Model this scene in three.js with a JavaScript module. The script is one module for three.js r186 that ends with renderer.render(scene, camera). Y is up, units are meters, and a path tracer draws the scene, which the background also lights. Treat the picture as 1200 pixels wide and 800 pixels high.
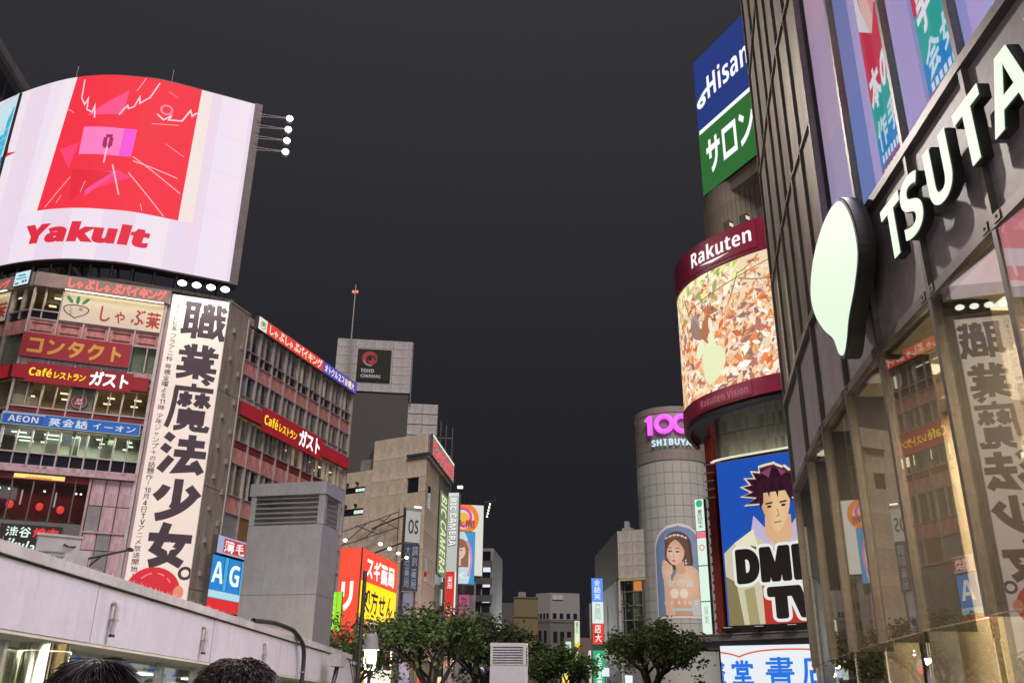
import * as THREE from 'three';
import { mergeGeometries } from 'three/addons/utils/BufferGeometryUtils.js';
import { MarchingCubes } from 'three/addons/objects/MarchingCubes.js';
import { FontLoader } from 'three/addons/loaders/FontLoader.js';
import { TextGeometry } from 'three/addons/geometries/TextGeometry.js';
import { RectAreaLightUniformsLib } from 'three/addons/lights/RectAreaLightUniformsLib.js';

// ---------------------------------------------------------------- camera, sky, light, exposure
const scene = new THREE.Scene();
const camera = new THREE.PerspectiveCamera(41.242, 1.5, 0.1, 900);
camera.rotation.order = 'YXZ';
camera.position.set(0, 1.6, 0);
camera.rotation.set(22.471 * Math.PI / 180, 0, 0.758 * Math.PI / 180);
scene.add(camera);

const skyTexture = (() => {                       // overcast city night: faint grey glow, a little lighter overhead
  const W = 64, H = 64, d = new Float32Array(W * H * 4);
  for (let y = 0; y < H; y++) for (let x = 0; x < W; x++) {
    const up = Math.max(0, Math.sin(((y + 0.5) / H - 0.5) * Math.PI)), k = Math.min(1, up / 0.75), i = (y * W + x) * 4;
    d[i] = 0.0135 + 0.0285 * k * k; d[i + 1] = 0.0138 + 0.0255 * k * k; d[i + 2] = 0.0178 + 0.0262 * k * k; d[i + 3] = 1;
  }
  const t = new THREE.DataTexture(d, W, H, THREE.RGBAFormat, THREE.FloatType);
  t.mapping = THREE.EquirectangularReflectionMapping; t.magFilter = THREE.LinearFilter; t.needsUpdate = true;
  return t;
})();
scene.background = skyTexture;
scene.environment = skyTexture;

RectAreaLightUniformsLib.init();
const cityFill = new THREE.DirectionalLight(0xffeee4, 3.3);       // added fill, stands in for broad city light behind the camera
cityFill.name = 'cityFill'; cityFill.position.set(16, 108, 36); cityFill.target.position.set(0, 0, -60);
cityFill.castShadow = true; cityFill.shadow.radius = 44; cityFill.shadow.mapSize.set(2048, 2048);
Object.assign(cityFill.shadow.camera, { left: -160, right: 160, top: 130, bottom: -130, near: 1, far: 500 });
scene.add(cityFill, cityFill.target);

const renderer = new THREE.WebGLRenderer({ antialias: true });
renderer.toneMapping = THREE.LinearToneMapping;
renderer.toneMappingExposure = 1.0;
renderer.shadowMap.enabled = true;

// ---------------------------------------------------------------- helpers
const V3 = THREE.Vector3, DEG = Math.PI / 180;
let seedState = 7;
const rnd = () => { seedState = (seedState * 1664525 + 1013904223) >>> 0; return seedState / 4294967296; };
const seed = (s) => { seedState = s >>> 0; };
const lin = (r, g, b) => new THREE.Color().setRGB(r, g, b);
const taken = new Map();
const numbered = (n) => { const k = taken.get(n) ?? 0; taken.set(n, k + 1); return k ? n + '_' + String(k).padStart(3, '0') : n; };

function thing(name, label, category, pos = [0, 0, 0], turn = 0, group) {
  const o = new THREE.Group(); o.name = numbered(name); o.position.set(...pos); o.rotation.y = turn;
  o.userData = { label, category }; if (group) o.userData.group = group;
  scene.add(o); return o;
}
function mesh(parent, name, geo, mat, pos, turn = 0) {
  const m = new THREE.Mesh(geo, mat); m.name = parent === scene ? numbered(name) : name; m.castShadow = m.receiveShadow = true;
  if (pos) m.position.set(...pos);
  m.rotation.y = turn; parent.add(m); return m;
}
const structure = (m) => { m.userData.kind = 'structure'; return m; };
const boxCache = new Map();
function boxGeo(w, h, d) {                         // box with uv in metres
  const key = [w, h, d].map((v) => v.toFixed(3)).join();
  if (!boxCache.has(key)) {
    const g = new THREE.BoxGeometry(w, h, d), uv = g.attributes.uv, p = g.attributes.position, n = g.attributes.normal;
    for (let i = 0; i < uv.count; i++) {
      const x = p.getX(i), y = p.getY(i), z = p.getZ(i);
      if (Math.abs(n.getX(i)) > 0.5) uv.setXY(i, z, y); else if (Math.abs(n.getY(i)) > 0.5) uv.setXY(i, x, z); else uv.setXY(i, x, y);
    }
    boxCache.set(key, g);
  }
  return boxCache.get(key);
}
// A facade: origin on the ground, direction "a" degrees right of straight ahead; u runs to the right as seen from outside, d points outward.
class Facade {
  constructor(x, z, a) { this.x = x; this.z = z; this.a = a * DEG; this.s = Math.sin(this.a); this.c = Math.cos(this.a); this.turn = Math.PI / 2 - this.a; }
  p(u, h, d = 0) { return [this.x + this.s * u + this.c * d, h, this.z - this.c * u + this.s * d]; }
}
const rel = (parent, p) => [p[0] - parent.position.x, p[1] - parent.position.y, p[2] - parent.position.z];
function slab(parent, name, F, u0, u1, h0, h1, d0, d1, mat) {
  return mesh(parent, name, boxGeo(u1 - u0, h1 - h0, d1 - d0), mat, rel(parent, F.p((u0 + u1) / 2, (h0 + h1) / 2, (d0 + d1) / 2)), F.turn);
}
function subslab(part, name, w, h, d, pos, mat) { return mesh(part, name, boxGeo(w, h, d), mat, pos); }
function prism(points, h0, h1) {                    // vertical prism over a plan polygon [x, z]
  const s = new THREE.Shape(points.map(([x, z]) => new THREE.Vector2(x, -z)));
  const g = new THREE.ExtrudeGeometry(s, { depth: h1 - h0, bevelEnabled: false });
  g.rotateX(-Math.PI / 2); g.translate(0, h0, 0); return g;
}
function planCurve(points, n = 64) {
  const c = new THREE.CatmullRomCurve3(points.map(([x, z]) => new V3(x, 0, z)), false, 'catmullrom', 0.5);
  return c.getSpacedPoints(n);
}
function strip(pts, h0, h1, off = 0, u0 = 0, u1 = 1) {   // curved wall along plan points, normal to the right of travel turned outward
  const pos = [], nor = [], uv = [], idx = [], n = pts.length - 1;
  pts.forEach((p, i) => {
    const a = pts[Math.max(0, i - 1)], b = pts[Math.min(n, i + 1)], t = new V3().subVectors(b, a).normalize(), o = new V3(-t.z, 0, t.x);
    for (const [h, v] of [[h0, 0], [h1, 1]]) { pos.push(p.x + o.x * off, h, p.z + o.z * off); nor.push(o.x, 0, o.z); uv.push(u0 + (u1 - u0) * i / n, v); }
    if (i < n) { const k = i * 2; idx.push(k, k + 2, k + 1, k + 1, k + 2, k + 3); }
  });
  const g = new THREE.BufferGeometry();
  g.setAttribute('position', new THREE.Float32BufferAttribute(pos, 3)); g.setAttribute('normal', new THREE.Float32BufferAttribute(nor, 3));
  g.setAttribute('uv', new THREE.Float32BufferAttribute(uv, 2)); g.setIndex(idx); return g;
}
function curvedBody(pts, h0, h1, dFront, dBack) {   // solid curved slab
  const ring = [], n = pts.length - 1, at = (i, off) => {
    const a = pts[Math.max(0, i - 1)], b = pts[Math.min(n, i + 1)], t = new V3().subVectors(b, a).normalize();
    return [pts[i].x - t.z * off, pts[i].z + t.x * off];
  };
  for (let i = 0; i <= n; i++) ring.push(at(i, dFront));
  for (let i = n; i >= 0; i--) ring.push(at(i, dBack));
  return prism(ring, h0, h1);
}
const cyl = (r0, r1, h, seg = 16, open = false) => new THREE.CylinderGeometry(r1, r0, h, seg, 1, open);
function tube(points, r, seg = 8, n) { return new THREE.TubeGeometry(new THREE.CatmullRomCurve3(points.map((p) => new V3(...p)), false, 'catmullrom', 0.3), n ?? points.length * 6, r, seg); }
function bar(a, b, r, seg = 6) { return new THREE.TubeGeometry(new THREE.LineCurve3(new V3(...a), new V3(...b)), 1, r, seg); }

// ---------------------------------------------------------------- textures
function noiseField(size, cells, rand) {
  const g = Array.from({ length: cells * cells }, rand), at = (x, y) => g[((y % cells + cells) % cells) * cells + (x % cells + cells) % cells];
  return (u, v) => {
    const x = u * cells, y = v * cells, i = Math.floor(x), j = Math.floor(y), f = x - i, e = y - j, s = f * f * (3 - 2 * f), t = e * e * (3 - 2 * e);
    return (at(i, j) * (1 - s) + at(i + 1, j) * s) * (1 - t) + (at(i, j + 1) * (1 - s) + at(i + 1, j + 1) * s) * t;
  };
}
function dataTexture(size, fn, repeat, srgb = true) {
  const d = new Uint8Array(size * size * 4);
  for (let y = 0; y < size; y++) for (let x = 0; x < size; x++) {
    const v = Math.max(0, Math.min(1, fn(x / size, y / size))), i = (y * size + x) * 4; d[i] = d[i + 1] = d[i + 2] = Math.round(v * 255); d[i + 3] = 255;
  }
  const t = new THREE.DataTexture(d, size, size); t.wrapS = t.wrapT = THREE.RepeatWrapping; t.magFilter = THREE.LinearFilter; t.generateMipmaps = true;
  if (srgb) t.colorSpace = THREE.SRGBColorSpace; t.repeat.set(repeat[0], repeat[1]); t.needsUpdate = true; return t;
}
seed(11);
const nA = noiseField(0, 6, rnd), nB = noiseField(0, 23, rnd), nC = noiseField(0, 90, rnd), nS = noiseField(0, 60, rnd);
const grimeTex = dataTexture(512, (u, v) => 0.8 + 0.12 * nA(u, v) + 0.08 * nB(u, v) + 0.1 * (nC(u, v) - 0.5), [0.11, 0.11]);
const streakTex = dataTexture(512, (u, v) => { const s = nS(u, v * 0.06), k = nB(u * 1, v * 0.25); return 0.98 - 0.3 * Math.pow(s, 2.5) * (0.4 + 0.6 * nA(u, v)) - 0.14 * k - 0.06 * nC(u, v); }, [0.16, 0.09]);
const brushTex = dataTexture(512, (u, v) => 0.92 + 0.045 * (nC(u, v * 0.05) - 0.5) + 0.06 * (nA(u, v) - 0.5) + 0.04 * (nB(u, v) - 0.5), [0.5, 0.5]);
const asphaltTex = dataTexture(512, (u, v) => 0.62 + 0.25 * nB(u, v) + 0.3 * (nC(u, v) - 0.4), [0.3, 0.3]);

const paintTex = dataTexture(512, (u, v) => 0.93 + 0.04 * nA(u, v) + 0.025 * nB(u, v) + 0.03 * (nC(u, v) - 0.5) - 0.05 * Math.pow(nS(u, v * 0.05), 5), [0.2, 0.2]);
const std = (r, g, b, o = {}) => new THREE.MeshStandardMaterial({ color: lin(r, g, b), roughness: 0.75, ...o });
const grimy = (r, g, b, o = {}) => std(r, g, b, { map: grimeTex, ...o });
const streaked = (r, g, b, o = {}) => std(r, g, b, { map: streakTex, ...o });
const glow = (r, g, b, e = 1, o = {}) => std(0.05, 0.05, 0.05, { emissive: lin(r, g, b), emissiveIntensity: e, roughness: 0.5, ...o });
const M = {
  asphalt: std(0.07, 0.07, 0.072, { map: asphaltTex, roughness: 0.85 }),
  paving: grimy(0.28, 0.27, 0.26),
  pink: streaked(0.58, 0.25, 0.24), pinkPale: streaked(0.52, 0.36, 0.41), mauve: streaked(0.46, 0.33, 0.37), cornice: grimy(0.32, 0.25, 0.23),
  darkRed: grimy(0.17, 0.012, 0.02), alu: grimy(0.45, 0.4, 0.4, { roughness: 0.45, metalness: 0.35 }), aluDark: grimy(0.12, 0.11, 0.115, { roughness: 0.45, metalness: 0.4 }),
  brownPanel: grimy(0.22, 0.12, 0.045), pier: streaked(0.42, 0.38, 0.33, { roughness: 0.4, metalness: 0.3 }),
  blind: grimy(0.5, 0.54, 0.44, { roughness: 0.9 }), blindWarm: grimy(0.55, 0.44, 0.34, { roughness: 0.9 }), room: std(0.3, 0.25, 0.2), roomDark: std(0.025, 0.022, 0.024), roomBack: std(0.22, 0.17, 0.13),
  roomLit: std(0.3, 0.28, 0.24),
  darkSteel: grimy(0.045, 0.042, 0.045, { roughness: 0.5, metalness: 0.5 }), black: std(0.012, 0.012, 0.013, { roughness: 0.5 }),
  glass: new THREE.MeshPhysicalMaterial({ color: lin(0.78, 0.81, 0.78), transmission: 1, thickness: 0, roughness: 0.02, ior: 1.75 }),
  glassDark: new THREE.MeshPhysicalMaterial({ color: lin(0.012, 0.014, 0.02), roughness: 0.06, metalness: 0, ior: 1.8, clearcoat: 0.5, clearcoatRoughness: 0.03 }),
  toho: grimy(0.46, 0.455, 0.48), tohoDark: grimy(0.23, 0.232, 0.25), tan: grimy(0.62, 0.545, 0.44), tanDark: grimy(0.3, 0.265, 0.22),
  tile109: std(0.41, 0.43, 0.425, { roughness: 0.5 }), tile109b: std(0.395, 0.415, 0.41, { roughness: 0.5 }), tile109top: std(0.25, 0.225, 0.21, { roughness: 0.5 }),
  joint: std(0.05, 0.05, 0.05), jointPale: std(0.33, 0.34, 0.33), whiteCeramic: grimy(0.5, 0.5, 0.46),
  whitePaint: std(0.48, 0.485, 0.52, { roughness: 0.5, map: paintTex }), cap: grimy(0.44, 0.435, 0.415, { roughness: 0.6 }), plastic: grimy(0.42, 0.42, 0.41, { roughness: 0.55 }),
  steel: std(0.46, 0.46, 0.475, { metalness: 0.72, roughness: 0.3, map: brushTex }), steelDark: std(0.22, 0.225, 0.23, { metalness: 0.5, roughness: 0.4 }),
  chrome: std(0.6, 0.58, 0.5, { metalness: 1, roughness: 0.12 }),
};

// ---------------------------------------------------------------- lettering: a small stroke alphabet on a 100 x 100 grid (y down)
const STROKES = {
  し: 'M30 8V65Q30 92 58 88Q78 84 85 68', や: 'M8 50Q60 22 82 35Q95 48 78 60Q68 66 58 62M45 8L58 26M28 22L50 94', ぶ: 'M42 8Q58 14 62 22L45 40Q70 60 60 78Q50 90 36 82M14 78Q22 72 26 60M70 58Q86 68 90 80M74 8L80 20M88 4L94 16',
  よ: 'M50 8V70Q50 90 32 90Q16 88 16 76Q20 64 42 68Q66 74 86 90M50 36H82', る: 'M22 12H72L20 58Q50 36 74 50Q90 66 74 84Q56 96 40 86Q34 74 48 70Q60 70 64 86', の: 'M52 18Q48 60 30 78Q16 80 14 58Q18 20 52 18Q88 20 86 54Q82 80 56 88',
  バ: 'M30 22Q28 55 8 84M62 22Q78 50 90 84M76 6L82 20M90 2L96 16', イ: 'M80 8Q50 40 10 54M54 34V94', キ: 'M12 32L84 22M8 62L92 50M42 6L58 94', ン: 'M12 16L38 32M12 88Q70 78 92 24',
  グ: 'M36 8Q28 38 8 52M34 24H80Q76 70 24 94M78 4L84 16M91 2L97 13', コ: 'M14 18H84V88M10 84H88', タ: 'M40 6Q32 36 10 52M38 20H84Q78 72 24 94M34 44L70 62', ク: 'M40 6Q32 38 8 54M38 22H84Q78 74 22 94',
  ト: 'M38 6V94M40 36L82 56', ド: 'M34 6V94M36 36L70 54M70 10L78 24M84 4L92 18', レ: 'M26 8V86Q70 76 90 42', ス: 'M16 16H80Q62 62 10 88M52 56L90 90', ラ: 'M22 12H78M12 36H86Q80 78 30 94',
  ガ: 'M8 32H80Q80 78 66 90L52 84M44 6Q44 64 10 92M76 6L82 20M89 2L95 15', カ: 'M8 32H84Q84 78 70 90L54 84M44 6Q44 66 10 92', ー: 'M8 50H92', オ: 'M8 32H92M62 6V88L46 82M60 34Q44 64 10 84', サ: 'M6 34H94M30 8V60M70 8V50Q68 82 34 94',
  ロ: 'M14 18H86V86H14Z', テ: 'M20 14H80M8 40H92M54 42Q54 80 26 94', ビ: 'M24 8V82Q24 88 34 88H86M24 50Q60 42 80 30M74 6L80 18M88 2L94 14', フ: 'M12 16H86Q82 74 24 94', ア: 'M10 14H88Q78 40 58 48M50 32Q52 72 20 94',
  ニ: 'M20 24H80M8 80H92', ジ: 'M20 12L40 24M10 38L32 50M14 90Q66 80 88 36M70 8L78 20M84 4L92 16', プ: 'M10 22H78Q76 74 22 94M98 12A8 8 0 1 1 82 12A8 8 0 1 1 98 12', メ: 'M72 8Q58 66 10 90M24 36L82 80',
  ギ: 'M10 34L76 26M6 62L88 52M38 8L54 94M74 6L80 20M88 2L94 16', リ: 'M26 10V58M74 8V50Q72 80 36 94', ッ: 'M16 40L26 60M44 34L52 56M84 34Q80 76 36 92',
  職: 'M4 12H40M12 12V76M32 12V94M12 32H32M12 52H32M2 80L40 72M44 16H72M58 6V16M50 20L53 32M66 20L63 32M42 36H72M46 48H68V84H46ZM46 66H68M72 38H98M80 6Q82 60 96 92V80M94 48Q88 70 70 88M88 12L96 24',
  業: 'M38 4V28M62 4V28M20 10L28 24M80 10L72 24M6 30H94M30 34L36 44M70 34L64 44M14 48H86M20 60H80M6 72H94M50 48V98M46 74Q30 90 8 94M54 74Q70 90 92 94',
  魔: 'M50 2V12M10 14H94M14 14Q14 70 4 96M22 30H50M36 20V52M34 32L22 48M38 34L48 46M56 30H88M72 20V52M70 32L58 48M74 34L90 48M50 54L46 60M30 62H78V82H30ZM30 72H78M54 62V82M46 82Q42 94 20 97M58 82V92Q60 96 68 96H90L92 88M70 88L80 86',
  法: 'M8 10L24 20M4 36L20 46M6 92L26 60M36 26H92M64 6V50M30 50H98M60 52L42 86L84 80M74 66L92 92', 少: 'M50 4V66L40 62M26 22Q20 40 6 52M72 22L94 46M84 44Q60 84 12 96', 女: 'M6 36H94M40 4Q32 44 22 62L80 92M74 38Q66 78 14 94',
  葉: 'M6 18H94M32 6V28M68 6V28M6 42H94M30 32V56H70M50 30V56M70 32V56M6 68H94M50 58V98M46 70Q30 86 8 92M54 70Q72 86 92 92', 英: 'M6 18H94M32 6V30M68 6V30M22 38H78V60H22ZM50 30V60M4 62H96M48 64Q36 88 6 96M52 64Q66 88 94 96',
  会: 'M50 4Q34 30 4 44M50 4Q66 30 96 44M30 42H70M14 60H86M44 62L22 90L74 84M62 72L84 94', 話: 'M12 8H32M4 24H42M10 38H36M10 52H36M10 66H36V92H10ZM88 6Q70 14 48 16M44 34H98M70 14V54M52 56H90V92H52Z',
  日: 'M20 8H80V92H20ZM20 50H80', 本: 'M6 28H94M50 4V98M48 30Q34 62 4 78M52 30Q66 62 96 78M32 74H68', 系: 'M80 6Q54 14 18 16M46 14L26 34L54 44M72 26L22 60L80 56M66 46L84 66M50 60V96M30 70L14 90M68 70L86 90',
  枠: 'M4 28H42M24 6V98M22 32L6 62M26 40L40 56M62 8Q62 36 44 48M50 22H82V40Q84 46 96 44M42 66H98M70 50V98', 毎: 'M30 4Q22 22 8 32M22 16H92M26 32H82L74 88Q72 94 58 90M26 32L20 74H86M6 54H96M52 34L48 72',
  週: 'M10 8L22 20M4 36H22V70L4 90M22 74Q40 96 98 92M36 10H92V80L82 78M36 10Q38 60 28 80M46 24H82M64 14V36M42 38H86M50 50H78V70H50Z', 金: 'M50 4Q34 28 4 42M50 4Q66 28 96 42M30 42H70M14 62H86M50 42V92M28 68L36 86M72 68L64 86M4 94H96',
  曜: 'M6 14H32V82H6ZM6 46H32M40 10H62V34M42 22H60M40 34H62M70 10H94V34M72 22H92M70 34H94M52 40L40 60M48 52V96M70 42L66 52M48 54H96M48 68H94M48 80H94M48 94H98M70 54V94', 時: 'M6 14H34V80H6ZM6 46H34M44 22H92M68 6V40M38 42H98M40 60H98M80 44V92L66 88M50 68L60 82',
  年: 'M28 4Q22 24 6 38M24 20H90M22 44H86M22 44V66M4 66H96M56 20V98', 題: 'M10 8H42V34H10ZM10 20H42M4 44H48M28 44V78M28 60H44M16 58Q16 80 4 92M14 76Q40 96 98 92M54 8H96M74 8L70 20M58 20H92V62H58ZM58 34H92M58 48H92M66 66L54 80M84 66L96 80',
  作: 'M28 4Q20 30 4 46M18 34V98M50 4Q44 28 34 40M46 24H96M62 24V98M62 46H92M62 68H92', 月: 'M26 8H78V84Q78 94 62 90M26 8V56Q24 84 8 96M26 34H78M26 58H78', 放: 'M24 4V18M4 20H48M22 22Q22 70 4 94M22 42H42Q42 80 36 92L26 88M64 4Q58 30 46 44M60 24H96M86 26Q78 74 44 96M56 34Q70 76 96 96',
  送: 'M10 8L22 20M4 40H22V70L4 90M22 74Q40 96 98 92M48 6L56 18M82 6L74 18M36 24H94M32 46H98M64 24V46Q60 66 36 78M66 48Q76 68 94 78', 開: 'M8 8H42V40H8M8 8V98M8 24H42M58 8H92V92L80 90M58 8V40H92M58 24H92M28 52H74M22 70H78M40 52Q40 82 26 94M62 52V94',
  始: 'M20 6Q16 60 34 90M40 30Q34 80 6 94M4 32H44M70 6L50 42L88 38M80 24L96 46M54 56H90V92H54Z', 渋: 'M8 10L24 20M4 36L20 46M6 92L24 60M62 4V40M62 20H90M42 14V40M32 42H98M40 54L46 66M36 88L50 74M88 54L80 66M92 88L78 74M64 50V90',
  谷: 'M34 6L12 28M66 6L88 28M50 20Q34 48 4 60M50 20Q66 48 96 60M28 60H72V94H28Z', 焼: 'M22 6Q24 60 4 92M8 28L6 48M38 26L32 44M22 50L38 76M42 20H94M68 4V28M54 12V40M82 12V40M40 42H98M38 60H98M56 60Q56 86 38 96M78 60V86Q80 94 96 90',
  肉: 'M12 26H88V88L76 86M12 26V98M50 4V26Q46 44 26 52M52 34L72 48M50 54Q44 72 26 82M54 64L74 78', 薄: 'M6 14H94M32 4V24M68 4V24M8 30L20 38M4 50L16 58M4 96L20 68M30 34H94M36 42H88V64H36ZM36 53H88M62 28V66M84 24L92 32M26 76H98M78 66V96L66 92M42 82L50 92',
  毛: 'M78 6Q50 16 16 20M14 40L82 32M8 62L90 52M46 14V82Q46 92 58 92H90V78', 薬: 'M6 14H94M32 4V24M68 4V24M50 28L44 36M32 38H68V62H32ZM32 50H68M10 34L24 44M8 62L24 54M90 34L76 44M92 62L76 54M6 72H94M50 62V98M46 74Q30 88 8 94M54 74Q70 88 92 94',
  局: 'M18 10H84V34H18M18 10Q20 70 4 94M18 48H88V82Q86 94 70 90M34 62H66V84H34Z', 堂: 'M50 4V22M26 8L34 20M74 8L66 20M10 38V26H90V38M30 40H70V58H30ZM14 74H86M50 58V94M4 94H96', 書: 'M20 10H80V38M6 24H94M20 38H80M10 50H90M50 2V60M4 61H96M24 70H76V98H24ZM24 84H76',
  調: 'M8 10H28M2 24H36M8 38H30M8 52H30M8 66H30V92H8ZM44 8H94V84Q94 94 82 90M44 8Q46 70 34 94M54 24H84M69 14V40M52 42H86M56 54H82V76H56Z', 剤: 'M30 4V16M4 18H60M50 22Q40 44 6 52M14 24Q30 44 60 52M18 58Q18 84 6 96M44 56V96M18 62H44M18 76H44M70 14V72M90 6V88L76 84',
  盛: 'M20 22H94M22 22Q22 46 6 58M20 36H46Q46 52 34 54M58 4Q66 48 94 56M86 30L60 56M72 8L84 18M18 64H82V94M18 64V94M40 64V94M60 64V94M4 95H96', 大: 'M6 34H94M50 4Q48 70 6 96M52 36Q64 78 96 96', 店: 'M50 2V12M10 14H94M14 14Q14 70 4 96M52 22V56M54 38H88M30 56H80V92H30Z',
  手: 'M80 6Q50 14 16 18M12 36H88M4 58H96M52 14V86Q50 96 34 90', '、': 'M12 66L38 94', '。': 'M40 80A14 14 0 1 1 12 80A14 14 0 1 1 40 80', '！': 'M50 6L48 66M48 84V94', '＋': 'M16 50H84M50 16V84', 談: 'M8 10H28M2 24H36M8 38H30M8 52H30M8 66H30V92H8ZM66 4Q64 34 42 46M68 24L92 44M50 12L46 26M86 12L80 24M66 52Q62 84 40 96M68 72L94 96M48 58L44 72M88 58L82 70',
};
const SMALL = { ゃ: 'や', ャ: 'ヤ', ォ: 'オ' };
STROKES.処 = 'M30 6Q22 34 6 50M26 26H52Q44 64 14 94M18 36Q40 78 96 92M62 14H86V48Q88 60 98 56M62 14Q62 48 50 60';
STROKES.方 = 'M50 4V18M6 22H94M38 24Q36 70 8 94M40 46H80Q78 84 68 92L54 88';
STROKES.せ = 'M6 42L94 34M68 10V56Q66 66 54 62M28 16V78Q30 90 80 88';
STROKES.ん = 'M50 8L10 92Q30 50 44 58Q50 64 52 80Q58 98 90 56';
STROKES.ケ = 'M34 8Q28 40 10 56M32 28H90M62 30Q62 72 30 94';
STROKES.ル = 'M32 12V50Q30 78 8 90M60 10V86Q82 76 94 56';
STROKES.ヤ = 'M10 36L86 24Q82 46 66 56M32 8L54 94';
const paths = new Map();
function glyph(ctx, ch, x, y, sx, sy, weight, round = false) {     // x, y: upper left corner; sx, sy: size
  let key = ch, k = 1, dx = 0, dy = 0;
  if (SMALL[ch]) { key = SMALL[ch]; k = 0.76; dx = 0.06; dy = 0.22; }
  if (!STROKES[key]) return false;
  if (!paths.has(key)) paths.set(key, new Path2D(STROKES[key]));
  ctx.save(); ctx.translate(x + dx * sx, y + dy * sy); ctx.scale(sx * k / 100, sy * k / 100);
  ctx.lineWidth = weight; ctx.lineCap = round ? 'round' : 'butt'; ctx.lineJoin = round ? 'round' : 'miter'; ctx.miterLimit = 3;
  ctx.stroke(paths.get(key)); ctx.restore(); return true;
}
// text in a row (or a column) of cells; Latin characters come from the built-in fonts
function write(ctx, text, x, y, sx, sy, o = {}) {
  const { color = '#fff', weight = 11, vertical = false, pitch = 1.04, round = false, outline, outlineWeight = 6, font = 'bold' } = o;
  for (const pass of outline ? [1, 0] : [0]) {
    ctx.strokeStyle = ctx.fillStyle = pass ? outline : color;
    [...text].forEach((ch, i) => {
      const gx = x + (vertical ? 0 : i * sx * pitch), gy = y + (vertical ? i * sy * pitch : 0), w = weight + pass * outlineWeight * 2;
      if (vertical && ch === 'ー') { ctx.save(); ctx.translate(gx + sx, gy); ctx.rotate(Math.PI / 2); glyph(ctx, ch, 0, 0, sy, sx, w, round); ctx.restore(); return; }
      if (ch !== ' ' && !glyph(ctx, ch, gx, gy, sx, sy, w, round)) latin(ctx, ch, gx + sx / 2, gy + sy * 0.9, sx * 0.9, sy * 0.84, font, pass ? outlineWeight * sx / 60 : 0);
    });
  }
}
function latin(ctx, text, cx, base, w, h, font = 'bold', stroke = 0) {   // text squeezed into a width and cap height, centred on cx
  ctx.save(); ctx.font = font + ' 100px sans-serif'; ctx.textAlign = 'center';
  const m = ctx.measureText(text).width; ctx.translate(cx, base); ctx.scale(text.length > 1 ? w / m : Math.min(w / m, h / 73), h / 73);
  if (stroke) { ctx.lineWidth = stroke * 73 / h * 2; ctx.lineJoin = 'round'; ctx.strokeText(text, 0, 0); }
  ctx.fillText(text, 0, 0); ctx.restore();
}
function canvasTexture(w, h, draw) {
  const c = document.createElement('canvas'); c.width = Math.round(w); c.height = Math.round(h);
  const ctx = c.getContext('2d'); draw(ctx, c.width, c.height);
  const t = new THREE.CanvasTexture(c); t.colorSpace = THREE.SRGBColorSpace; t.magFilter = THREE.LinearFilter; t.anisotropy = 8; return t;
}
const luminous = (t, e = 0.9, base = [0.02, 0.02, 0.02]) => new THREE.MeshPhysicalMaterial({ color: lin(...base), specularIntensity: 0.25, roughness: 0.6, emissive: lin(1, 1, 1), emissiveMap: t, emissiveIntensity: e });
const printed = (t, o = {}) => new THREE.MeshStandardMaterial({ map: t, roughness: 0.7, ...o });
// a flat sign: a cabinet with its printed or backlit face
function sign(name, label, category, F, u0, u1, h0, h1, d, depth, draw, o = {}) {
  const { ppm = 48, lit = 0.9, group, cabinet = M.aluDark, base } = o, w = u1 - u0, h = h1 - h0;
  const g = thing(name, label, category, F.p((u0 + u1) / 2, h0, d), F.turn, group);
  mesh(g, 'cabinet', boxGeo(w, h, depth), cabinet, [0, h / 2, -depth / 2]);
  const t = canvasTexture(w * ppm, h * ppm, draw), f = mesh(g, 'face', new THREE.PlaneGeometry(w - 0.06, h - 0.06), lit ? luminous(t, lit, base) : printed(t), [0, h / 2, 0.006]);
  return g;
}
const font = await new FontLoader().loadAsync('fonts/droid/droid_sans_bold.typeface.json');
const aim = (light, parent, x, y, z) => { parent.updateWorldMatrix(true, false); light.lookAt(parent.localToWorld(new V3(x, y, z))); };
// ---------------------------------------------------------------- ground
{
  const g = new THREE.PlaneGeometry(900, 900); g.rotateX(-Math.PI / 2);
  const uv = g.attributes.uv, p = g.attributes.position; for (let i = 0; i < uv.count; i++) uv.setXY(i, p.getX(i), p.getZ(i));
  structure(mesh(scene, 'ground', g, M.asphalt));
  const pavement = (name, pts) => structure(mesh(scene, name, prism(pts, 0.004, 0.14), M.paving));
  pavement('pavement', [[-60, -52], [-20, -58], [-8, -105], [-60, -105]]);
  pavement('pavement', [[6.4, 6], [6.4, -20], [8.5, -34], [20, -44], [40, -44], [40, 6]]);
  pavement('pavement', [[-14, 8], [-2.4, 8], [-2.6, -30], [-14, -30]]);
}

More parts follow.
